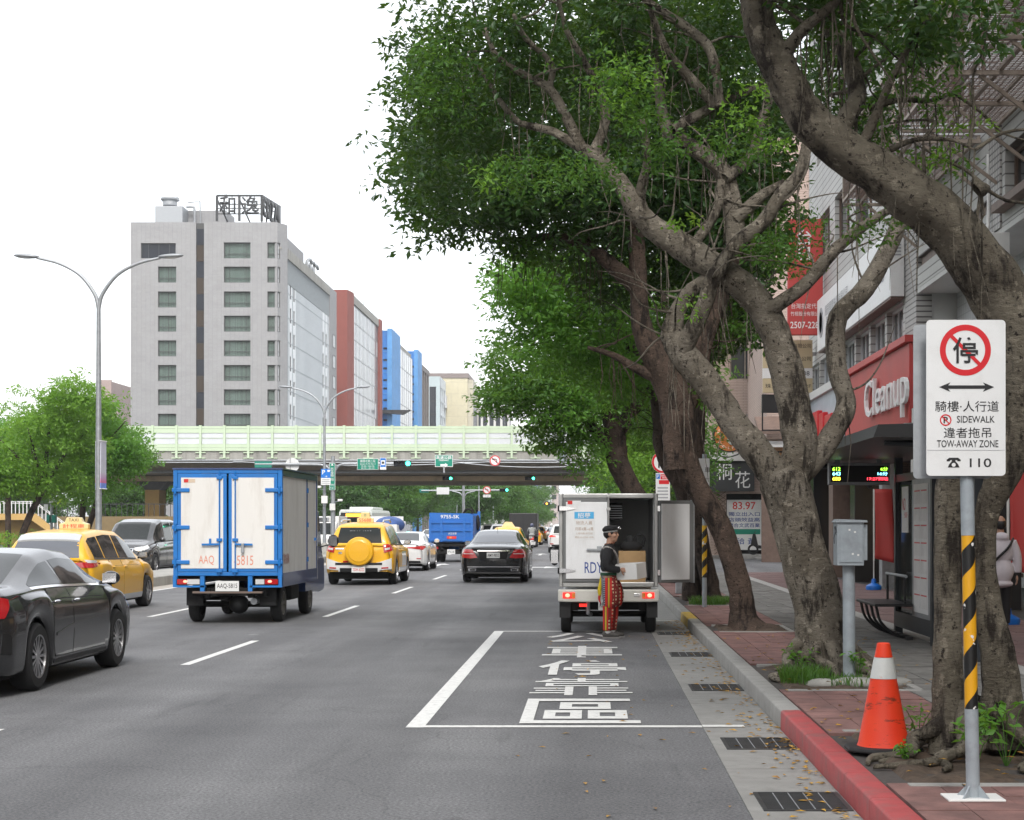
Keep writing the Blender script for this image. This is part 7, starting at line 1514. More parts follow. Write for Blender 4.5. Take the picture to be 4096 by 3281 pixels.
# --- farther traffic
def simple_tail(b,kind,lit=False):
    z = {'sedan': (.76,.9),'saloon': (.74,.92),'wagon': (.84,.95),'suv': (.88,1.06),'mpv': (.9,1.2)}[kind]
    for s in (1,-1): b.patch('tail_light',M['red_lit'] if lit else M['red_lens'],[(s * .5,z[0]),(s * .8,z[0])],[(s * .5,z[1]),(s * .8,z[1])],'R',.014,6,3)
    o = plate(b,(0,-.075,.6),.34,.14,'',parent=b.root) if False else box_obj('licence_plate',M['plate_white'],b.root,-.17,.17,-.085,-.07,.58,.72)
sil = paint('silver_car',(.42,.43,.44),.6,.8,.3)
FAR = [('wagon','yellow_taxi',-3.8,74,yel,'yellow taxi showing past the roof of the black saloon',True),('wagon','yellow_taxi',-4.9,132,yel,'yellow taxi ahead of the scooters',True),('wagon','yellow_taxi',-1.9,150,yel,'yellow taxi under the elevated road',True),('sedan','white_sedan',-9.3,96,wht,'white sedan ahead of the blue dump truck',False),('sedan','silver_sedan',-9.1,118,sil,'silver sedan in the lane beside the median, far ahead',False),
       ('suv','grey_suv',-5.9,108,sil,'pale grey car far ahead of the black saloon',False),('wagon','yellow_taxi',-5.4,165,yel,'small yellow taxi far down the middle lane',True),('sedan','white_sedan',-2.0,185,wht,'small white sedan far down the kerb lane',False),('wagon','yellow_taxi',-2.6,215,yel,'tiny yellow taxi beyond the elevated road',True),('sedan','white_sedan',-6.0,200,wht,'tiny white sedan beyond the elevated road',False),('sedan','silver_sedan',-5.6,240,sil,'tiny silver sedan near the end of the street',False),('suv','white_suv',-9.2,150,wht,'white car beside the median under the elevated road',False),('sedan','white_sedan',-2.4,260,wht,'tiny white sedan near the end of the street',False),('wagon','yellow_taxi',-5.8,280,yel,'tiny yellow taxi near the end of the street',True)]
proto = {}
for kind,nm,X,Y,pm,label,tx in FAR:
    k = (kind,nm)
    if k not in proto:
        car,b = make_car(kind,nm,(X,Y,0),pm,label,group='traffic ahead',detail=False,spokes=6); simple_tail(b,kind,True); proto[k] = car
        if tx: o = MB().prism([(-.3,0),(.3,0),(.15,.22),(-.15,.22)],1.6,1.74,'y').build('roof_sign',plain('taxi_box_far',(.75,.65,.4),.4),car); o.location.z = 1.515
    else: c = copy_tree(proto[k],label=label); c.location = (X,Y,0)
# ---------------------------------------------------------------- blue and white box truck
def blue_truck():
    g = empty('box_truck',(-5.87,26.95,0),label='small blue and white box truck with closed rear doors',cat='truck')
    blue = mat('blue_truck_paint',(.010,.17,.52),.4,var=.08,scale=3,dirt=(.05,.16,.36),dfac=.5,dscale=5); dk = mat('dark_blue_paint',(.02,.05,.17),.35,var=.08,coat=.6)
    pan = mat('cream_panel',(.76,.745,.71),.5,var=.03,scale=2,dirt=(.44,.40,.34),dfac=.5,dscale=4,stretch=(1,1,.22))
    w,z0,z1,L = .877,.60,2.49,3.45
    side = mat('grey_side_panel',(.78,.77,.74),.55,var=.06,scale=3,dirt=(.42,.39,.35),dfac=.5,dscale=4,stretch=(1,1,.22))
    # frame of the rear, then each door with its own panel, bars and hinges
    fr = MB(); fr.box(-w,-w + .07,0,.08,z0,z1); fr.box(w - .07,w,0,.08,z0,z1); fr.box(-w + .07,w - .07,0,.08,z1 - .06,z1); fr.box(-w + .07,w - .07,0,.08,.78,.84); fr.build('rear_frame',blue,g,bevel=.006)
    for s in (-1,1):
        x0,x1 = sorted((s * .015,s * (w - .075)))
        d = MB().box(x0,x1,-.005,.04,.845,z1 - .065).build('rear_door',blue,g,bevel=.004)
        a,b = (x0 + .055,x1 - .115) if s < 0 else (x0 + .115,x1 - .055)
        box_obj('door_panel',pan,d,a,b,-.014,-.006,.90,z1 - .13); c,e = (x1 - .10,x1 - .055) if s < 0 else (x0 + .055,x0 + .10); box_obj('panel_strip',pan,d,c,e,-.0135,-.006,.90,z1 - .14)
        xb = x1 - .112 if s < 0 else x0 + .112
        MB().tube([(xb,-.03,.80),(xb,-.03,z1 - .03)],.011,8).build('locking_bar',blue,d)
        for z in (.86,1.36,2.36): box_obj('bar_clamp',blue,d,xb - .045,xb + .045,-.045,-.006,z - .025,z + .025,.005)
        MB().bar((xb,-.045,1.29),(xb + s * .28 * 1,-.045,1.285),.022,.03).build('door_handle',blue,d)
        if s > 0: box_obj('padlock',M['galv'],d,xb + .10,xb + .15,-.075,-.05,1.15,1.31,.01)
        else: box_obj('handle_catch',blue,d,xb - .16,xb - .13,-.06,-.03,1.27,1.38)
        for z in (1.0,1.56,2.16): h = box_obj('hinge',blue,g,*sorted((s * (w - .27),s * (w + .012))),-.034,-.015,z - .032,z + .032,.012); MB().cyl((s * (w - .04),-.03,z - .06),(s * (w - .04),-.03,z + .06),.02,n=10).build('hinge_pin',blue,h)
    text('AAQ',plain('faded_orange',(.72,.27,.18),.7),g,(-.34,-.0155,1.03),.25,.155,'S','door_lettering'); text('-5815',plain('faded_orange2',(.72,.27,.18),.7),g,(.26,-.0155,1.03),.31,.155,'S','door_lettering')
    box_obj('sticker',plain('beige_sticker',(.62,.5,.38),.6),g,-.70,-.52,-.0165,-.0145,2.28,2.34); box_obj('sticker',M['ink_red'],g,-.70,-.63,-.018,-.0168,2.283,2.337)
    # sides, roof, floor
    for s in (-1,1):
        x = s * w; sf = MB(); xx = sorted((x,x - s * .05))
        sf.box(*xx,.082,L,.60,.82); sf.box(*xx,.082,L,z1 - .10,z1 - .01); sf.box(*xx,2.35,2.43,.82,z1 - .10); sf.box(*xx,L - .07,L,.82,z1 - .10); sf.build('side_frame',dk if s > 0 else blue,g)
        xx = sorted((s * (w - .03),s * (w - .012))); box_obj('side_panel',side,g,*xx,.084,2.349,.82,z1 - .10); sd = box_obj('side_door',side,g,*xx,2.431,L - .071,.82,z1 - .10); box_obj('door_latch',blue,sd,*sorted((s * (w - .01),s * (w + .02))),L - .3,L - .22,1.32,1.37)
        for z in (1.0,1.6,2.2): box_obj('side_hinge',blue,sd,*sorted((s * (w - .01),s * (w + .012))),2.36,2.46,z - .04,z + .04)
    text('貨物運輸',plain('worn_red',(.4,.12,.1),.8),g,(w - .009,.42,1.05),.5,.17,'E','side_lettering')
    box_obj('roof',dk,g,-w - .01,w + .01,-.015,L,z1 + .001,z1 + .025); box_obj('front_wall',side,g,-w,w,L + .001,L + .03,.62,z1); box_obj('load_floor',M['under'],g,-w + .05,w - .05,.1,L,.70,.775)
    # lamp bar
    lb = MB(); lb.box(-w,-w + .05,-.02,.06,.595,.775); lb.box(w - .05,w,-.02,.06,.595,.775); lb.box(-w + .05,-.36,-.02,.06,.595,.625); lb.box(.36,w - .05,-.02,.06,.595,.625); lb.box(-.44,-.37,-.02,.06,.53,.775); lb.box(.33,.40,-.02,.06,.53,.775); lb.build('lamp_bar',blue,g)
    for s in (-1,1):
        t = box_obj('tail_light',M['black'],g,*sorted((s * .44,s * .82)),.0,.06,.635,.735); box_obj('red_lens',M['red_lens'],t,*sorted((s * (.6 if s > 0 else .66),s * .81)),-.012,-.001,.645,.725); box_obj('clear_lens',M['clear_lens'],t,*sorted((s * .45,s * (.59 if s > 0 else .65))),-.012,-.001,.645,.725); o = MB().ball((s * .68,-.012,.69),(.035,.01,.022),10,6).build('lit_bulb',M['red_hot'],t,smooth=True)
        box_obj('mud_flap',M['rubber'],g,*sorted((s * .46,s * .73)),.28,.295,.29,.58)
    plate(None,(0,-.03,.615),.38,.165,'AAQ-5815',parent=g); box_obj('step_bar',mat('rusty_bar',(.16,.12,.10),.7),g,-.56,.56,-.03,.05,.50,.53)
    # chassis, axle and wheels
    ch = MB(); ch.box(-.4,-.3,.1,4.6,.42,.58); ch.box(.3,.4,.1,4.6,.42,.58); ch.box(-.6,.6,.15,.22,.45,.58); ch.build('chassis',M['under'],g)
    MB().cyl((-.62,.78,.29),(.62,.78,.29),.05,n=12).build('rear_axle',M['under'],g); MB().ball((0.02,.78,.29),(.17,.17,.16),12,8).build('differential',M['steel_dark'],g,smooth=True); MB().cyl((.38,.2,.36),(.38,1.3,.38),.055,n=12).build('exhaust',M['galv'],g)
    box_obj('fuel_tank',M['under'],g,.45,.75,1.5,2.3,.32,.58,.04); box_obj('tool_box',M['under'],g,-.75,-.45,1.5,2.3,.32,.58,.03)
    add_wheels(g,.67,(.78,),.31,.17,6,plain('steel_wheel',(.22,.21,.19),.6)); add_wheels(g,.69,(3.25,),.31,.17,6,plain('steel_wheel2',(.22,.21,.19),.6))
    # cab
    cab = MB(); pr = [(L + .05,.42),(L + .05,1.95),(L + .35,1.98),(L + .9,1.88),(L + 1.32,1.08),(L + 1.52,.98),(L + 1.58,.6),(L + 1.55,.36),(L + 1.2,.34)]
    cab.prism(pr,-.76,.76,'x'); o = cab.build('cab',dk,g,bevel=.06); o2 = MB().prism([(2.75,.42),(2.75,.60),(3.46,.60),(3.46,.42)],-.78,.78,'x').build('cab_step',dk,g)
    for s in (-1,1):
        MB().prism([(L + .22,1.2),(L + .22,1.78),(L + .82,1.74),(L + 1.12,1.2)],*sorted((s * .755,s * .768)),'x').build('side_window',M['carglass'],g); MB().prism([(L + .15,.62),(L + .15,1.14),(L + 1.2,1.06),(L + 1.2,.62)],*sorted((s * .758,s * .770)),'x').build('cab_door',dk,g)
        m = MB().ball((0,0,0),(.1,.06,.12),12,8).build('wing_mirror',M['black'],g,smooth=True); m.location = (s * 1.02,L + .95,1.30); box_obj('mirror_glass',M['chrome'],m,-.075,.075,-.064,-.056,-.09,.09); MB().tube([(s * .75,L + 1.0,1.18),(s * 1.0,L + .97,1.25)],.012,6).build('mirror_arm',M['black'],g); box_obj('headlight',M['clear_lens'],g,*sorted((s * .5,s * .72)),L + 1.52,L + 1.6,.72,.86,.02)
    MB().prism([(L + .94,1.83),(L + .98,1.85),(L + 1.34,1.12),(L + 1.3,1.08)],-.66,.66,'x').build('windscreen',M['carglass'],g)
blue_truck()
# ---------------------------------------------------------------- parked white delivery van (box body, right rear door open)
def delivery_van():
    g = empty('delivery_van',(.235,24.55,0),label='parked white delivery van with its right rear door open',cat='van')
    wht_ = mat('van_white',(.80,.81,.82),.45,var=.04,scale=2,dirt=(.50,.48,.44),dfac=.4,dscale=5,stretch=(1,1,.25)); alu = mat('aluminium_trim',(.42,.42,.41),.4,metal=.5,var=.1,scale=6); gasket = plain('grey_gasket',(.16,.165,.165),.6)
    w,z0,z1,L = .725,.69,2.06,2.3
    fr = MB(); fr.box(-w,-w + .055,0,.1,z0,z1); fr.box(w - .055,w,0,.1,z0,z1); fr.box(-w + .055,w - .055,0,.1,z1 - .07,z1); fr.box(-w + .055,w - .055,0,.1,z0,z0 + .07); fr.build('rear_frame',alu,g,bevel=.012)
    body = MB(); body.box(-w + .003,-w + .05,.1,L,z0,z1 - .005); body.box(w - .05,w - .003,.1,L,z0,z1 - .005); body.box(-w + .05,w - .05,L - .06,L,z0,z1 - .005); body.box(-w + .003,w - .003,.1,L,z1 - .05,z1 - .004) ; body.box(-w + .05,w - .05,.1,L - .06,z0,z0 + .05); body.build('cargo_box',wht_,g)
    inn = plain('grey_lining',(.42,.43,.43),.6); li = MB(); li.box(-w + .06,w - .06,L - .10,L - .065,z0 + .06,z1 - .06); li.box(w - .065,w - .052,.12,L - .1,z0 + .06,z1 - .06); li.box(-w + .052,-w + .065,.12,L - .1,z0 + .06,z1 - .06); li.build('lining',inn,g)
    # closed left door
    d = MB().box(-w + .058,.015,-.02,.03,z0 + .072,z1 - .072).build('rear_door',gasket,g,bevel=.01); box_obj('door_panel',wht_,d,-w + .10,-.02,-.032,-.021,z0 + .12,z1 - .125,.006)
    MB().tube([(.0,-.04,z0 + .03),(.0,-.04,z1 - .005)],.014,8).build('locking_bar',alu,d)
    for z in (.84,1.42,1.83,2.02): box_obj('bar_clamp',alu,d,-.03,.03,-.055,-.033,z - .02,z + .02,.004)
    MB().bar((-.32,-.055,1.24),(-.03,-.055,1.235),.02,.025).build('door_handle',M['galv'],d); box_obj('handle_lock',M['galv'],d,-.17,-.10,-.055,-.033,1.215,1.29,.006)
    for z in (.93,1.84): h = MB().prism([(-w - .01,z - .03),(-w + .1,z - .03),(-w + .24,z - .008),(-w + .24,z + .008),(-w + .1,z + .03),(-w - .01,z + .03)],-.045,-.033,'y').build('hinge',M['chrome'],g); box_obj('hinge_block',M['black'],h,-w - .02,-w + .005,-.045,.0,z - .045,z + .045)
    text('RDY-',M['ink_blue'],g,(-.20,-.034,.975),.30,.16,'S','door_lettering',.004); st = box_obj('recruiting_poster',M['sign_white'],g,-.51,-.20,-.0345,-.0325,1.38,1.80); box_obj('poster_header',plain('sky_blue_print',(.08,.42,.75),.6),st,-.50,-.215,-.0365,-.035,1.69,1.79)
    beige = plain('beige_print',(.52,.40,.32),.7)
    text('招募',M['ink_white'],st,(-.357,-.0375,1.74),.19,.075,'S','poster_lettering',.01)
    for body_,z,h,ww in (('物流人員',1.63,.055,.24),('月薪4萬~6萬',1.54,.05,.27),('上班地點:即日起',1.475,.03,.25),('電話:02-2256-1078',1.42,.03,.27)): text(body_,beige,st,(-.357,-.0375,z),ww,h,'S','poster_lettering')
    box_obj('sticker',M['sign_white'],g,-.60,-.405,-.0345,-.0325,1.90,1.955); box_obj('sticker',M['ink_red'],g,-.60,-.53,-.036,-.0346,1.902,1.953)
    # open right door, swung past the side
    hinge = empty('open_door',(w - .01,.0,0),parent_fix := 0) if False else None
    a = R(-138); od = MB().box(-.62,.0,-.03,.03,z0 + .06,z1 - .10).build('open_door',gasket,g,bevel=.012); od.location = (w + .012,.0,0); od.rotation_euler = (0,0,R(-180 + 33)); box_obj('inner_panel',wht_,od,-.53,-.02,.031,.045,z0 + .10,z1 - .15,.008); box_obj('door_edge',M['galv'],od,-.625,-.60,-.035,.04,z0 + .05,z1 - .09)
    for z in (.9,1.84): box_obj('open_hinge',M['chrome'],g,w - .005,w + .03,-.03,.03,z - .04,z + .04)
    # contents
    box_obj('cooling_unit',M['under'],g,-.0,.22,.5,.9,1.68,1.93,.01); b = MB()
    for k in range(6): b.box(.01,.21,.485,.499,1.70 + .035 * k,1.712 + .035 * k)
    b.build('cooling_grille',M['galv'],g)
    # bumper, lamps, flaps, wheels
    bp = MB().prism([(-w - .015,.48),(-w - .015,.655),(w + .015,.655),(w + .015,.48),(w - .1,.47),(-w + .1,.47)],-.06,.12,'y').build('bumper',mat('cream_bumper',(.60,.59,.54),.5,var=.05,dirt=(.4,.37,.3),dfac=.4,dscale=4),g,bevel=.02)
    for s in (-1,1):
        t = box_obj('tail_light',M['red_lit'],g,*sorted((s * .49,s * .67)),-.075,-.055,.525,.615,.012); MB().ball((s * .60,-.078,.57),(.035,.008,.03),8,6).build('lit_bulb',M['red_hot'],t,smooth=True); box_obj('amber_lens',M['amber_lens'],t,*sorted((s * .49,s * .535)),-.079,-.0755,.535,.605)
        box_obj('mud_flap',M['rubber'],g,*sorted((s * .56,s * .72)),.02,.035,.24,.47)
    box_obj('reverse_lamp',M['clear_lens'],g,.37,.46,-.072,-.06,.55,.60,.006); box_obj('low_lamp',M['red_lit'],g,-.43,-.32,.0,.02,.40,.445)
    plate(None,(0.0,-.064,.43),.30,.15,'RDY-8652',parent=g); u = MB(); u.box(-.55,-.45,.1,3.4,.34,.48); u.box(.45,.55,.1,3.4,.34,.48); u.box(-.5,.5,1.1,1.5,.3,.6); u.box(-.5,.5,.15,.25,.36,.5); u.build('chassis',M['under'],g); MB().cyl((-.55,.55,.27),(.55,.55,.27),.045,n=10).build('rear_axle',M['under'],g)
    add_wheels(g,.63,(.5,2.9),.275,.15,6,plain('van_wheel',(.2,.2,.2),.6))
    MB().prism([(L + .02,.38),(L + .02,1.80),(L + .6,1.80),(L + 1.0,1.05),(L + 1.15,.95),(L + 1.15,.38)],-.70,.70,'x').build('cab',wht_,g,bevel=.05)
    for s in (-1,1): MB().prism([(L + .12,1.08),(L + .12,1.68),(L + .55,1.68),(L + .85,1.08)],*sorted((s * .696,s * .706)),'x').build('side_window',M['carglass'],g)
    m = MB().ball((0,0,0),(.085,.05,.15),10,8).build('wing_mirror',M['black'],g,smooth=True); m.location = (-.86,L + .75,1.08); box_obj('mirror_glass',M['chrome'],m,-.06,.06,-.055,-.047,-.11,.11); MB().bar((-.68,L + .8,1.0),(-.8,L + .76,1.06),.03).build('mirror_arm',M['black'],g)
    MB().tube([(-.3,.06,.5),(-.3,.1,.30),(-.26,.2,.28)],.03,8).build('exhaust',M['galv'],g)
    X,Y = .235,24.55
    box_ = mat('carton',(.42,.27,.13),.8,var=.08,scale=5)
    c = MB().box(-.19,.21,0,.36,0,.47).build('cardboard_box',box_,None,bevel=.004); c.location = (X + .34,Y + .16,.745); setp(c,'brown cardboard carton inside the open van','box')
    bag = MB(); bag.ball((0,0,.06),(.17,.1,.09),12,8); bag.tube(spline([(.08,0,.08),(.07,0,.2),(.13,0,.24),(.19,0,.18),(.17,0,.06)],5),.022,8); bag.ball((-.02,0,.13),(.07,.06,.1),10,6); o = bag.build('black_bag',plain('black_cloth',(.012,.012,.013),.9),None,smooth=True); o.location = (X + .34,Y + .30,1.22); setp(o,'black bag with a looped handle on the brown carton','bag')
    p = MB().box(-.22,.22,0,.02,0,.34).build('foam_sheet',mat('grey_sheet',(.42,.42,.40),.8),None); p.location = (X + .06,Y + .62,.745); p.rotation_euler = (R(-12),R(28),0); setp(p,'pale board leaning inside the open van','board')
delivery_van()
# ---------------------------------------------------------------- other trucks, bus, van
def dump_truck():
    g = empty('dump_truck',(-6.04,71.6,0),label='blue dump truck with a high ribbed tailgate',cat='truck'); blue = mat('dump_blue',(.015,.14,.48),.5,var=.12,scale=2,dirt=(.05,.08,.2),dfac=.5,dscale=2)
    tg = MB().prism([(-.93,.87),(.93,.87),(.93,2.02),(.8,2.09),(-.93,2.12)],0,.08,'y').build('tailgate',blue,g)
    for z in (.95,1.36,1.7): box_obj('rib',blue,tg,-.93,.93,-.05,-.001,z - .03,z + .03)
    for x in (-.9,-.42,.55,.88): box_obj('rib',blue,tg,x - .045,x + .045,-.06,-.002,.88,1.85)
    for s in (-1,1): box_obj('side_wall',blue,g,*sorted((s * .93,s * .86)),.09,2.9,.85,2.0)
    box_obj('floor',M['under'],g,-.86,.86,.1,2.9,.78,.87); box_obj('head_board',blue,g,-.93,.93,2.9,2.96,.85,2.1)
    text('9755-SK',M['ink_white'],g,(-.05,-.01,1.95),.8,.15,'S','tailgate_lettering',.01); text('大型貨車',M['ink_white'],g,(.05,-.01,1.23),.36,.09,'S','tailgate_lettering'); box_obj('warning_plate',M['ink_red'],g,-.18,.22,-.02,-.005,1.0,1.12); box_obj('warning_inset',M['amber_lens'],g,-.08,.02,-.024,-.021,1.02,1.10)
    plate(None,(.0,-.02,.45),.34,.2,'9755-SK',parent=g); u = MB(); u.box(-.6,.6,.05,.12,.35,.55); u.box(-.45,-.35,.05,4,.45,.78); u.box(.35,.45,.05,4,.45,.78); u.box(-.9,.9,0,.05,.68,.78); u.build('chassis',M['under'],g)
    for s in (-1,1): box_obj('mud_flap',M['rubber'],g,*sorted((s * .5,s * .9)),.3,.32,.35,.75); box_obj('tail_light',M['red_lens'],g,*sorted((s * .55,s * .8)),-.02,.0,.57,.66)
    add_wheels(g,.74,(.9,3.9),.36,.3,6,plain('dump_wheel',(.15,.15,.15),.7)); add_wheels(g,.45,(.92,),.36,.2,6,plain('dump_wheel2',(.15,.15,.15),.7))
    MB().prism([(3.05,.5),(3.05,2.0),(4.2,2.0),(4.6,1.2),(4.7,.5)],-.9,.9,'x').build('cab',blue,g,bevel=.05); box_obj('cab_guard',blue,g,.94,1.06,2.7,2.8,1.1,2.2)
    tarp = MB().ball((0,0,0),(.1,.35,.35),10,8).build('folded_tarp',M['under'],g,smooth=True); tarp.location = (.98,2.3,1.7); MB().tube([(.0,2.9,2.1),(0.02,2.9,2.5)],.02,6).build('lamp_post',M['galv'],g); MB().tube(spline([(.3,2.8,2.1),(.45,2.8,2.3),(.65,2.8,2.25),(.7,2.8,2.1)],4),.05,6).build('grab_hook',M['under'],g)
dump_truck()
def tarp_truck():
    g = empty('tarpaulin_truck',(-8.62,66.5,0),label='white pickup truck with a blue tarpaulin, behind the white sedan',cat='truck')
    for zz in (0,): box_obj('tailgate',M['white_panel'],g,-.85,.85,0,.05,.75,1.62); box_obj('bed',M['white_panel'],g,-.85,.85,.06,3,.7,1.6)
    text('BKK-5251',M['ink_black'],g,(.1,-.006,1.30),1.2,.18,'S','tailgate_lettering'); t = MB().ball((0,0,0),(.62,1.2,.35),14,8).build('blue_tarpaulin',mat('blue_tarp',(.04,.09,.26),.6,var=.3,scale=4,bump=.6,bscale=8),g,smooth=True); t.location = (.4,1.4,1.6)
    for s in (-1,1): box_obj('tail_light',M['red_lens'],g,*sorted((s * .55,s * .8)),-.02,0,.6,.7)
    add_wheels(g,.72,(.7,3.3),.32,.2,6); MB().prism([(3.05,.5),(3.05,1.75),(3.6,1.75),(4.1,1.1),(4.4,.9),(4.4,.5)],-.82,.82,'x').build('cab',M['white_panel'],g,bevel=.05); box_obj('chassis',M['under'],g,-.6,.6,.1,4,.35,.7); box_obj('roof_rack',M['white_panel'],g,-.8,.8,2.7,2.8,1.6,1.95)
tarp_truck()
def black_truck():
    g = empty('black_box_truck',(-4.9,118,0),label='black box truck ahead of the scooters',cat='truck'); box_obj('cargo_box',M['black'],g,-.98,.98,0,4.2,.75,2.42,.04)
    for x in (-.5,.5): box_obj('rear_door',plain('black_door',(.02,.02,.021),.5),g,x - .45,x + .45,-.02,-.001,.85,2.32)
    box_obj('bumper',M['black'],g,-.95,.95,-.03,.05,.5,.62); box_obj('licence_plate',M['plate_white'],g,-.17,.17,-.045,-.031,.52,.6)
    for s in (-1,1): box_obj('tail_light',M['red_lens'],g,*sorted((s * .6,s * .85)),-.045,-.031,.52,.6)
    add_wheels(g,.78,(.9,4.6),.36,.26,6); box_obj('chassis',M['under'],g,-.5,.5,.1,5.5,.4,.75); MB().prism([(4.3,.5),(4.3,2.1),(5.2,2.1),(5.6,1.2),(5.7,.5)],-.9,.9,'x').build('cab',M['black'],g,bevel=.05)
black_truck()
def white_van():
    g = empty('white_box_van',(-14.1,90.5,0),math.pi,'white refrigerated van coming the other way beside the second lamp post','van'); box_obj('cargo_box',M['white_panel'],g,-.85,.85,0,3,.6,2.05,.02)
    MB().prism([(3.05,.35),(3.05,1.75),(3.5,1.75),(4.05,1.1),(4.3,.95),(4.35,.35)],-.82,.82,'x').build('cab',M['white_panel'],g,bevel=.06); MB().prism([(3.58,1.68),(3.62,1.70),(4.08,1.14),(4.04,1.1)],-.7,.7,'x').build('windscreen',M['carglass'],g); box_obj('cooling_unit',M['galv'],g,-.35,.45,3.0,3.25,1.8,2.0,.02)
    for k in range(3): box_obj('cooling_slat',M['under'],g,-.28,.38,3.251,3.26,1.83 + .05 * k,1.86 + .05 * k)
    for s in (-1,1): box_obj('headlight',M['clear_lens'],g,*sorted((s * .45,s * .75)),4.3,4.37,.72,.88,.02); m = MB().ball((0,0,0),(.1,.06,.15),8,6).build('wing_mirror',M['black'],g,smooth=True); m.location = (s * .98,3.8,1.2); MB().bar((s * .8,3.75,1.15),(s * .95,3.8,1.2),.03).build('mirror_arm',M['black'],g)
    box_obj('bumper',M['black'],g,-.84,.84,4.3,4.4,.36,.56,.02); box_obj('licence_plate',M['plate_white'],g,-.17,.17,4.4,4.42,.4,.5); add_wheels(g,.72,(.7,3.6),.32,.18,6); box_obj('chassis',M['under'],g,-.6,.6,.1,4.2,.28,.6)
white_van()
def bus():
    g = empty('city_bus',(-17.4,134,0),math.pi,'white city bus with an orange destination display coming the other way','bus'); Wb = 1.22; bm = mat('bus_white',(.62,.66,.62),.4)
    MB().prism([(-Wb,.35),(Wb,.35),(Wb,2.5),(Wb - .12,2.72),(-Wb + .12,2.72),(-Wb,2.5)],0,11,'y').build('body',bm,g,bevel=.05); box_obj('windscreen',M['carglass'],g,-Wb + .1,Wb - .1,11.06,11.09,1.1,2.1); box_obj('destination_case',M['black'],g,-Wb + .15,Wb - .15,11.055,11.1,2.12,2.5)
    box_obj('destination_display',glow('orange_led',(1,.35,.03),2.5),g,-.7,.7,11.105,11.11,2.19,2.43); box_obj('roof_pod',bm,g,-.9,.9,2,8,2.72,2.95,.1)
    for s in (-1,1):
        for k in range(6): box_obj('side_window',M['carglass'],g,*sorted((s * Wb,s * (Wb + .01))),1 + 1.6 * k,2.4 + 1.6 * k,1.2,2.2)
        box_obj('headlight',M['clear_lens'],g,*sorted((s * .7,s * 1.05)),11.02,11.07,.6,.8,.02); m = MB().ball((0,0,0),(.1,.08,.2),8,6).build('wing_mirror',M['black'],g,smooth=True); m.location = (s * 1.42,11.2,1.9); MB().bar((s * 1.1,11.0,2.3),(s * 1.4,11.2,2.05),.04).build('mirror_arm',M['black'],g)
    add_wheels(g,1.05,(2.5,8.6),.46,.26,6); box_obj('underside',M['under'],g,-1.1,1.1,.1,10.8,.25,.4)
bus()
# ---------------------------------------------------------------- people
def skin_mesh(parts,voxel=.012,smooth=4,name='body'):
    """parts: list of MB solids merged into one continuous skin with a voxel remesh"""
    mb = MB()
    for p in parts: mb.add(p.v,p.f)
    me = mb.mesh(name); o = bpy.data.objects.new('tmp',me); COL.objects.link(o)
    bm = bmesh.new(); bm.from_mesh(me); bmesh.ops.recalc_face_normals(bm,faces=bm.faces); bm.to_mesh(me); bm.free()
    r = o.modifiers.new('r','REMESH'); r.mode = 'VOXEL'; r.voxel_size = voxel; s = o.modifiers.new('s','SMOOTH'); s.iterations = smooth; s.factor = .5
    dg = bpy.context.evaluated_depsgraph_get(); out = bpy.data.meshes.new_from_object(o.evaluated_get(dg)); bpy.data.objects.remove(o); out.shade_smooth(); out.name = name; return out
def T(pts,n=14,sub=4):
    P = spline(pts,sub); b = MB(); b.tube([p[:3] for p in P],[p[3] for p in P],n); return b
def E_(c,r,n=14,m=10): return MB().ball(c,r,n,m)
skin_m = mat('skin',(.42,.235,.16),.55,var=.08,scale=12); hair_m = mat('black_hair',(.012,.010,.010),.6,var=.3,scale=40)
def head_parts(c,yaw=0,k=1.0,tilt=0):
    """skull, jaw, nose, lips, brow, ears and neck root, facing +X before yaw"""
    P = []
    def q(x,y,z):
        x2,y2 = x * math.cos(yaw) - y * math.sin(yaw),x * math.sin(yaw) + y * math.cos(yaw); return (c[0] + x2 * k,c[1] + y2 * k,c[2] + z * k)
    def el(x,y,z,a,b,h):
        m = MB().ball((0,0,0),(a * k,b * k,h * k),14,10); m.v = [q((v[0] / k + x),(v[1] / k + y),(v[2] / k + z)) for v in m.v]; P.append(m)
    el(-.012,0,.03,.098,.077,.095); el(.015,0,-.02,.078,.066,.085); el(.035,0,-.075,.055,.048,.045); el(.062,0,-.098,.026,.026,.022)       # cranium, face, jaw, chin
    el(.094,0,-.012,.020,.014,.026); el(.104,0,-.026,.016,.016,.013); el(.088,0,-.058,.014,.024,.009); el(.084,0,-.070,.013,.021,.008)              # nose, lips
    el(.080,.03,.022,.014,.024,.009); el(.080,-.03,.022,.014,.024,.009)                                                                                                      # brow
    for s in (-1,1): el(-.008,s * .078,-.01,.02,.012,.033); el(.055,s * .042,-.03,.03,.02,.025)                                                                       # ears, cheeks
    return P,q
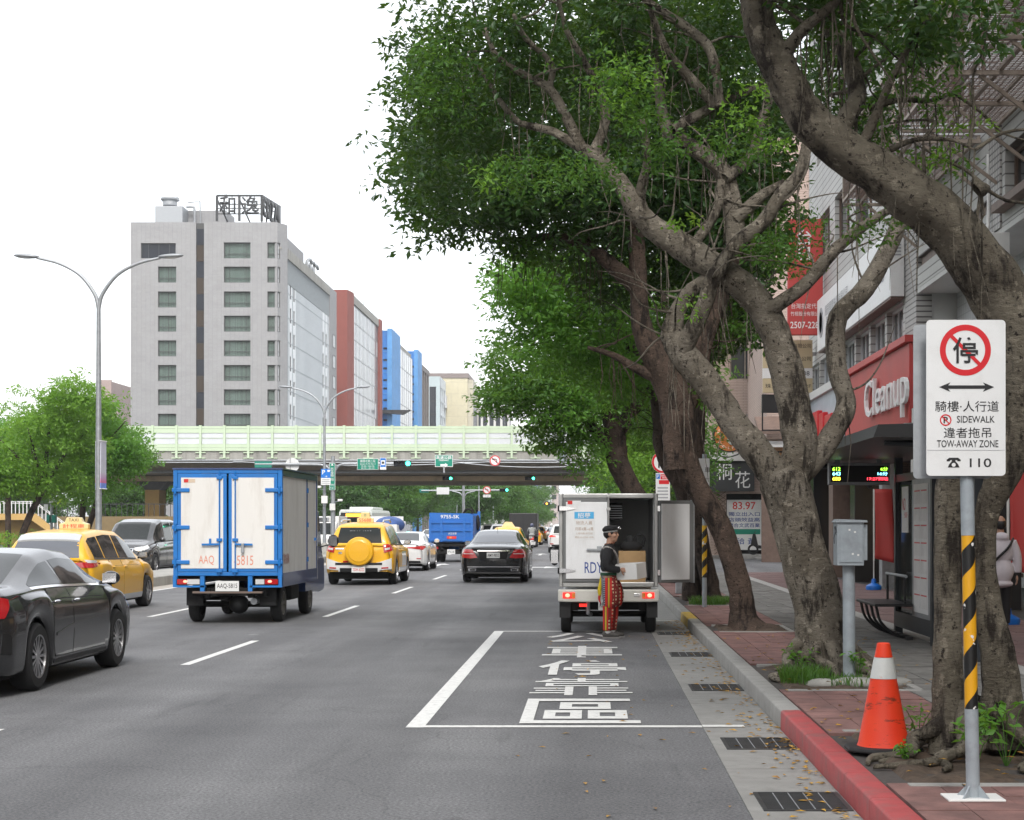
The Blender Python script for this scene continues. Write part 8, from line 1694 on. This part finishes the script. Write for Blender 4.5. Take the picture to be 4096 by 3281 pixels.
def hand_parts(w,d,up,side,curl=.55,k=1.0):
    """palm + five bent fingers. w wrist, d pointing direction, up back-of-hand normal, side=+1/-1 thumb side"""
    w,d,up = Vector(w),Vector(d).normalized(),Vector(up).normalized(); r = d.cross(up).normalized() * side; P = []
    pm = w + d * .048 * k; m = MB().ball((0,0,0),(1,1,1),12,8); m.v = [tuple(pm + d * v[0] * .052 * k + r * v[1] * .040 * k + up * v[2] * .017 * k) for v in m.v]; P.append(m)
    for i,(o,L) in enumerate(((.029,.070),(.010,.079),(-.010,.074),(-.028,.058))):
        b = w + d * .082 * k + r * o * k; p1 = b + (d - up * curl * .5).normalized() * L * .42 * k; p2 = p1 + (d - up * curl * 1.5).normalized() * L * .32 * k; p3 = p2 + (d - up * curl * 3).normalized() * L * .28 * k
        P.append(T([(*(b - d * .02 * k),.0095 * k),(*p1,.0088 * k),(*p2,.0080 * k),(*p3,.0066 * k)],8,3))
    b = w + d * .03 * k + r * .03 * k; p1 = b + (r * .9 + d * .5 - up * .2).normalized() * .036 * k; p2 = p1 + (r * .35 + d - up * .25).normalized() * .034 * k; P.append(T([(*(b - r * .01),.013 * k),(*p1,.0115 * k),(*p2,.0085 * k)],8,3)); return P
def porter():
    X,Y = .235,23.75; g = empty('person',(X,Y,0),label='person in black jacket, headband cap and red patterned trousers carrying a white box',cat='person')
    # faces +X (towards the open van); local metres, feet at z=0
    hc = (.03,0,1.475); hp,q = head_parts(hc,R(-14),.98)
    body = hp + [T([(.0,0,1.26,.062),(.008,0,1.33,.052),(.02,0,1.40,.052)],12)] + [E_((0,0,1.14),(.10,.17,.16)),E_((0,0,.95),(.095,.145,.12))]
    for s,x in ((-1,-.02),(1,.05)): body += [T([(x * .3,s * .085,.88,.085),(x,s * .09,.47,.058),(x - .02,s * .09,.10,.042)],12)]
    body += hand_parts((.155,-.185,.97),(.9,.45,-.1),(.25,-.9,.2),1,.35,.98) + hand_parts((.30,.17,.93),(.9,-.3,.05),(.0,.9,.2),-1,.35,.98)
    o = link('body',skin_mesh(body,.0085,3),skin_m,g)
    # eyes and hair
    for s in (-1,1): e = MB().ball((0,0,0),.0115,8,6).build('eye',plain('eye_dark',(.02,.015,.012),.3),o,smooth=True); e.location = q(.078,s * .031,.002); b_ = MB().tube([q(.086,s * .014,.026),q(.088,s * .03,.032),q(.078,s * .05,.026)],.0045,5).build('eyebrow',hair_m,o)
    m = MB().ball((0,0,0),(1,1,1),16,10); m.v = [q(-.022 + v[0] * .098,v[1] * .083,.02 + v[2] * .085 - .02 * (v[0] < -.3)) for v in m.v]; m.build('hair',hair_m,g,smooth=True)
    # cap with silver headband
    m = MB().lathe([(.02,.112),(.085,.105),(.118,.075),(.122,.05),(.108,.028)],24,(0,0,0),'z'); m.v = [q(v[0] * 1.02 - .008,v[1] * .92,v[2] + .012 + v[0] * .12) for v in m.v]; m.build('cap',plain('black_felt',(.010,.010,.011),.9),g,smooth='auto')
    m = MB().lathe([(.100,.012),(.106,.020),(.107,.05),(.101,.058)],28,(0,0,0),'z',cap=False); m.v = [q(v[0] * 1.03 - .006,v[1] * .88,v[2] + .008 + v[0] * .10) for v in m.v]; hb = m.build('headband',mat('silver_band',(.55,.55,.54),.35,metal=.5,var=.4,scale=90),g,smooth='auto')
    for k,(dx,dy,dz) in enumerate(((.125,-.02,.085),(.14,-.03,.075),(.13,-.045,.09),(.118,-.05,.08))): t = MB().ball((0,0,0),.013,8,6).build('silver_ornament',M['chrome'],hb,smooth=True); t.location = q(dx,dy,dz)
    # jacket: one skin from torso to cuffs
    jk = [E_((-.005,0,1.16),(.128,.20,.17)),E_((-.012,0,1.03),(.118,.175,.14)),E_((0,0,1.275),(.085,.155,.06)),T([(0,0,1.29,.072),(.005,0,1.335,.064)],12)]
    jk += [T([(-.005,-.165,1.255,.072),(-.03,-.222,1.13,.068),(-.035,-.235,1.02,.062),(.03,-.222,.985,.056),(.10,-.20,.972,.05),(.15,-.187,.97,.046)],14),T([(.01,.165,1.255,.072),(.05,.215,1.12,.066),(.09,.215,1.0,.06),(.2,.19,.95,.052),(.29,.175,.93,.046)],14)]
    link('jacket',skin_mesh(jk,.011,4,'jacket'),mat('black_jacket',(.013,.013,.015),.85,var=.3,scale=30),g)
    sh = [E_((-.01,0,.90),(.112,.16,.07))]; link('shirt_hem',skin_mesh(sh,.012,3,'shirt_hem'),plain('white_shirt',(.62,.62,.62),.8),g)
    # shoulder strap, collar beads
    S_ = spline([(-.085,-.10,1.27),(-.02,-.165,1.285),(.075,-.14,1.22),(.125,-.06,1.1),(.12,.03,.98),(.10,.08,.93)],6); b = MB()
    b.tube([tuple(p) for p in S_],.017,6).build('shoulder_strap',mat('woven_strap',(.33,.31,.29),.8,var=.4,scale=60),g); b = MB()
    for k in range(16): a = 2 * math.pi * k / 16; b.ball((.008 + .066 * math.cos(a),.066 * math.sin(a),1.335 + .012 * math.cos(a * 1)),.011,6,5)
    b.build('bead_collar',mat('brown_beads',(.20,.07,.035),.5,var=.5,scale=60),g,smooth=True)
    b = MB()
    for x,z in ((.09,1.12),(.10,1.08),(-.06,1.12)): b.box(x - .02,x + .02,-.196,-.19,z - .004,z + .004)
    # trousers: baggy to the knee, wrapped below; woven pattern by body angle
    def weave(name,panels):
        m,n,bs = nodes(name); tc = pos(n,True); sp = nn(n,'ShaderNodeSeparateXYZ'); n.links.new(tc,sp.inputs[0])
        cr = nn(n,'ShaderNodeValToRGB'); cr.color_ramp.interpolation = 'CONSTANT'; e = cr.color_ramp.elements; mr = nn(n,'ShaderNodeMapRange'); mr.inputs[1].default_value = panels[0]; mr.inputs[2].default_value = panels[1]; n.links.new(sp.outputs[0],mr.inputs[0]); n.links.new(mr.outputs[0],cr.inputs[0])
        cols = panels[2]; e[0].color = c4(cols[0][1]); e[0].position = 0; e[1].position = cols[1][0]; e[1].color = c4(cols[1][1])
        for p_,c_ in cols[2:]: x = e.new(p_); x.color = c4(c_)
        ck = nn(n,'ShaderNodeTexVoronoi',distance='CHEBYCHEV'); ck.inputs['Scale'].default_value = 20; ck.inputs['Randomness'].default_value = 0; n.links.new(tc,ck.inputs['Vector']); lt = nn(n,'ShaderNodeMath',operation='LESS_THAN'); lt.inputs[1].default_value = .24; n.links.new(ck.outputs['Distance'],lt.inputs[0])
        gt = nn(n,'ShaderNodeMath',operation='GREATER_THAN'); gt.inputs[1].default_value = panels[3]; n.links.new(mr.outputs[0],gt.inputs[0]); mu = nn(n,'ShaderNodeMath',operation='MULTIPLY'); n.links.new(lt.outputs[0],mu.inputs[0]); n.links.new(gt.outputs[0],mu.inputs[1])
        c = mixc(n,mu.outputs[0],cr.outputs[0],(.62,.52,.34)); ck2 = nn(n,'ShaderNodeTexChecker'); ck2.inputs['Scale'].default_value = 70; n.links.new(tc,ck2.inputs[0]); ls = nn(n,'ShaderNodeMath',operation='LESS_THAN'); ls.inputs[1].default_value = panels[4]; n.links.new(mr.outputs[0],ls.inputs[0]); m2 = nn(n,'ShaderNodeMath',operation='MULTIPLY'); n.links.new(ck2.outputs['Fac'],m2.inputs[0]); n.links.new(ls.outputs[0],m2.inputs[1]); c = mixc(n,m2.outputs[0],c,(.30,.32,.36))
        n.links.new(c,bs.inputs['Base Color']); bs.inputs['Roughness'].default_value = .85; return m
    red,ylw,grn,blk_,drk = (.55,.018,.016),(.72,.45,.02),(.04,.09,.04),(.015,.016,.025),(.20,.018,.015)
    tr = [E_((-.0,0,.86),(.125,.165,.09))]
    for s,x in ((-1,0),(1,.06)): tr += [T([(x * .3,s * .08,.84,.115),(x + .02,s * .092,.66,.125),(x + .025,s * .095,.54,.122),(x + .0,s * .095,.47,.10),(x - .01,s * .09,.44,.075)],16)]
    link('trousers',skin_mesh(tr,.013,4,'trousers'),weave('woven_trousers',(-.14,.20,[(0,blk_),(.18,blk_),(.24,red),(.34,grn),(.375,ylw),(.415,grn),(.44,red),(.52,drk),(.86,red),(.93,drk)],.5,.24)),g)
    for s,x in ((-1,-.005),(1,.06)): lg = skin_mesh([T([(x + .0,s * .09,.455,.088),(x - .005,s * .09,.34,.08),(x - .015,s * .09,.2,.07),(x - .02,s * .09,.105,.062)],16)],.012,3,'legging'); link('legging',lg,weave('woven_legging%d' % s,(x - .10,x + .08,[(0,blk_),(.08,red),(.22,grn),(.27,ylw),(.36,grn),(.41,red),(.5,drk),(.75,red),(.9,drk)],.42,.06)),g)
    T([(-.10,0,.895,.02),(-.11,-.04,.80,.028),(-.135,-.05,.68,.03),(-.13,-.06,.60,.02)],8).build('waist_sash',plain('yellow_sash',(.62,.45,.02),.8),g,smooth=True); T([(-.125,-.05,.64,.02),(-.14,-.05,.56,.018),(-.12,-.055,.48,.006)],8).build('sash_tail',plain('red_sash',(.5,.03,.02),.8),g,smooth=True)
    wb = MB().lathe([(1,.0),(1.02,.02),(1,.04)],24,(0,0,0),'z'); wb.v = [(v[0] * .124,v[1] * .165,v[2] + .885) for v in wb.v]; wb.build('waistband',plain('green_belt',(.02,.08,.04),.8),g,smooth='auto')
    for s,x in ((-1,-.025),(1,.04)):
        E_((x + .005,s * .09,.09),(.05,.045,.05)).build('sock',plain('white_sock',(.7,.7,.7),.9),g,smooth=True); sh = skin_mesh([E_((x + .03,s * .09,.05),(.085,.047,.045)),E_((x + .105,s * .095,.04),(.075,.046,.035)),E_((x - .03,s * .09,.055),(.045,.042,.05))],.009,3,'shoe'); so = link('shoe',sh,mat('grey_trainer%d' % s,(.09,.085,.08),.8,var=.3,scale=25),g)
        MB().prism([(x - .075,-.0),(x + .18,0),(x + .182,.018),(x - .075,.02)],s * .09 - .046,s * .09 + .046,'y').build('sole',plain('grey_sole',(.25,.24,.23),.8),so)
    # the carried carton
    c = empty('white_carton',(X + .29,Y - .005,.835),rz=R(-24),label='white cardboard carton held in both hands',cat='box'); wb = mat('white_card',(.74,.74,.73),.6,var=.02); box_obj('carton',wb,c,-.20,.20,-.155,.155,.0,.22,.004); box_obj('lid_seam',M['ink_grey'],c,-.201,.201,-.002,.002,.2198,.2208)
    c.rotation_euler = (R(4),R(-3),R(-28))
porter()
def walker():
    X,Y = 5.75,23.6; g = empty('person',(X,Y,.15),label='walker in a long white hooded top with a black shoulder strap, seen from behind',cat='person')
    hp,q = head_parts((0,.03,1.46),R(90),.95); b = hp + [T([(0,0,1.24,.06),(0,.01,1.38,.05)],12),E_((0,0,1.05),(.15,.1,.22))]
    for s in (-1,1): b += [T([(s * .08,0,.8,.08),(s * .085,.03 * s,.45,.055),(s * .085,.06 * s,.06,.045)],12)] + hand_parts((s * .24,.03,.74),(0,.1,-1),(s,0,0),1,.3,.95)
    link('body',skin_mesh(b,.011,3),skin_m,g)
    m = MB().ball((0,0,0),(1,1,1),16,10); m.v = [q(-.02 + v[0] * .102,v[1] * .088,.028 + v[2] * .09 - .03 * (v[0] < -.3)) for v in m.v]; m.build('hair',hair_m,g,smooth=True)
    jk = [E_((0,0,1.08),(.19,.13,.22)),E_((0,-.01,.80),(.185,.14,.2)),E_((0,-.005,.62),(.18,.135,.06)),E_((0,-.05,1.28),(.11,.075,.07)),T([(0,0,1.2,.09),(0,.0,1.3,.075)],12)]
    for s in (-1,1): jk += [T([(s * .15,0,1.22,.075),(s * .225,.0,1.02,.07),(s * .245,.02,.78,.058)],14)]
    link('hooded_top',skin_mesh(jk,.013,4,'hooded_top'),mat('white_fleece',(.60,.56,.60),.9,var=.06,scale=9),g)
    MB().tube([tuple(p) for p in spline([(.17,-.03,1.26),(.08,-.14,1.14),(-.06,-.15,1.0),(-.18,-.1,.86),(-.2,0,.8)],5)],.018,6).build('shoulder_strap',M['black'],g)
    for s in (-1,1): link('trouser_leg',skin_mesh([T([(s * .085,0,.66,.085),(s * .088,.03 * s,.4,.07),(s * .088,.06 * s,.06,.06)],14)],.014,3,'trouser_leg'),plain('black_trousers',(.014,.014,.016),.85),g); E_((s * .088,.06 * s + .04,.04),(.045,.12,.04)).build('shoe',M['black'],g,smooth=True)
walker()
def scooter_rider(X,Y,jacket,helmet,label,sl,lit=True):
    s = empty('motor_scooter',(X,Y,0),label=sl,cat='scooter',group='scooters in the traffic')
    tm,rm,bk = wheel_meshes(.23,.11,5,None)
    for y in (.25,1.45): o = link('wheel',tm,M['rubber'],s); o.location = (0,y,.23); link('rim',rm,M['alloy'],o)
    MB().prism([(.0,.45),(.1,.85),(.75,.82),(.8,.35),(1.15,.33),(1.3,.95),(1.42,.95),(1.5,.45),(.75,.22),(.3,.30)],-.16,.16,'x').build('body',paint('scooter_body' + str(X),(.12,.03,.03),0,.6),s,bevel=.04); box_obj('seat',M['black'],s,-.14,.14,.1,.8,.83,.90,.03)
    box_obj('tail_light',M['red_lit'],s,-.11,.11,-.03,.02,.62,.74,.02); box_obj('licence_plate',M['plate_white'],s,-.12,.12,-.035,-.02,.45,.56); MB().tube([(-.32,1.25,1.0),(.32,1.25,1.0)],.018,8).build('handlebar',M['black'],s)
    for q in (-1,1): m = MB().ball((0,0,0),(.06,.02,.045),8,6).build('mirror',M['black'],s,smooth=True); m.location = (q * .33,1.25,1.2); MB().tube([(q * .28,1.25,1.0),(q * .32,1.25,1.18)],.008,5).build('mirror_stalk',M['black'],s)
    g = empty('person',(X,Y + .45,.9),label=label,cat='person')
    b = [E_((0,0,.28),(.19,.13,.3)),E_((0,-.02,.02),(.2,.18,.12)),T([(0,.03,.5,.06),(0,.05,.62,.05)],10)]
    for q in (-1,1): b += [T([(q * .17,0,.48,.08),(q * .27,.2,.28,.065),(q * .28,.6,.12,.05),(q * .29,.8,.1,.045)],12),T([(q * .11,0,.0,.10),(q * .2,.42,-.05,.085),(q * .17,.42,-.42,.065),(q * .16,.44,-.58,.05)],12)]
    o = link('body',skin_mesh(b,.02,3),jacket,g); MB().ball((0,.05,.66),(.135,.15,.15),14,10).build('helmet',helmet,g,smooth=True)
    for q in (-1,1): link('trouser_leg',skin_mesh([T([(q * .11,0,.0,.11),(q * .2,.42,-.05,.095),(q * .17,.42,-.42,.075),(q * .16,.44,-.56,.06)],12)],.02,3,'trouser_leg'),plain('rider_trousers%d' % q,(.02,.02,.025),.8),g); E_((q * .16,.48,-.6),(.05,.12,.05)).build('shoe',M['black'],g,smooth=True)
scooter_rider(-4.1,113,mat('grey_jacket',(.30,.31,.30),.85),plain('blue_helmet',(.05,.06,.12),.3,coat=.5),'rider in a grey jacket and dark blue helmet on a scooter','dark red scooter with a lit tail light under the grey-jacketed rider')
scooter_rider(-3.0,122,mat('pale_jacket',(.50,.55,.62),.85),plain('white_helmet',(.7,.7,.7),.3,coat=.5),'rider in a pale jacket and white helmet on a scooter','scooter with the white-helmeted rider, left of the white sport utility car')
def parked_scooter():
    s = empty('motor_scooter',(8.0,77.2,.22),R(78),'dark scooter parked in front of the property notice','scooter')
    tm,rm,bk = wheel_meshes(.25,.11,5,None)
    for y in (-.6,.6): o = link('wheel',tm,M['rubber'],s); o.location = (0,y,.25)
    MB().prism([(-.85,.5),(-.7,.88),(.0,.8),(.1,.35),(.35,.33),(.5,.98),(.6,.98),(.7,.45),(0,.24),(-.5,.3)],-.15,.15,'x').build('body',M['black'],s,bevel=.04); MB().tube([(-.3,.5,1.05),(.3,.5,1.05)],.018,6).build('handlebar',M['black'],s); box_obj('seat',M['rubber'],s,-.13,.13,-.75,.0,.86,.93,.03)
parked_scooter()
# ---------------------------------------------------------------- thin city haze
def haze():
    m = bpy.data.materials.new('haze'); m.use_nodes = True; n = m.node_tree; n.nodes.clear(); o = n.nodes.new('ShaderNodeOutputMaterial'); v = n.nodes.new('ShaderNodeVolumePrincipled')
    v.inputs['Density'].default_value = .0003; v.inputs['Color'].default_value = (.93,.95,.97,1); v.inputs['Anisotropy'].default_value = .3; n.links.new(v.outputs[0],o.inputs['Volume'])
    setp(MB().box(-2600,2600,-600,4600,-1.1,62).build('haze',m),'thin pale haze over the street','haze',kind='stuff')
haze()
S.cycles.volume_bounces = 0; S.cycles.volume_step_rate = 8
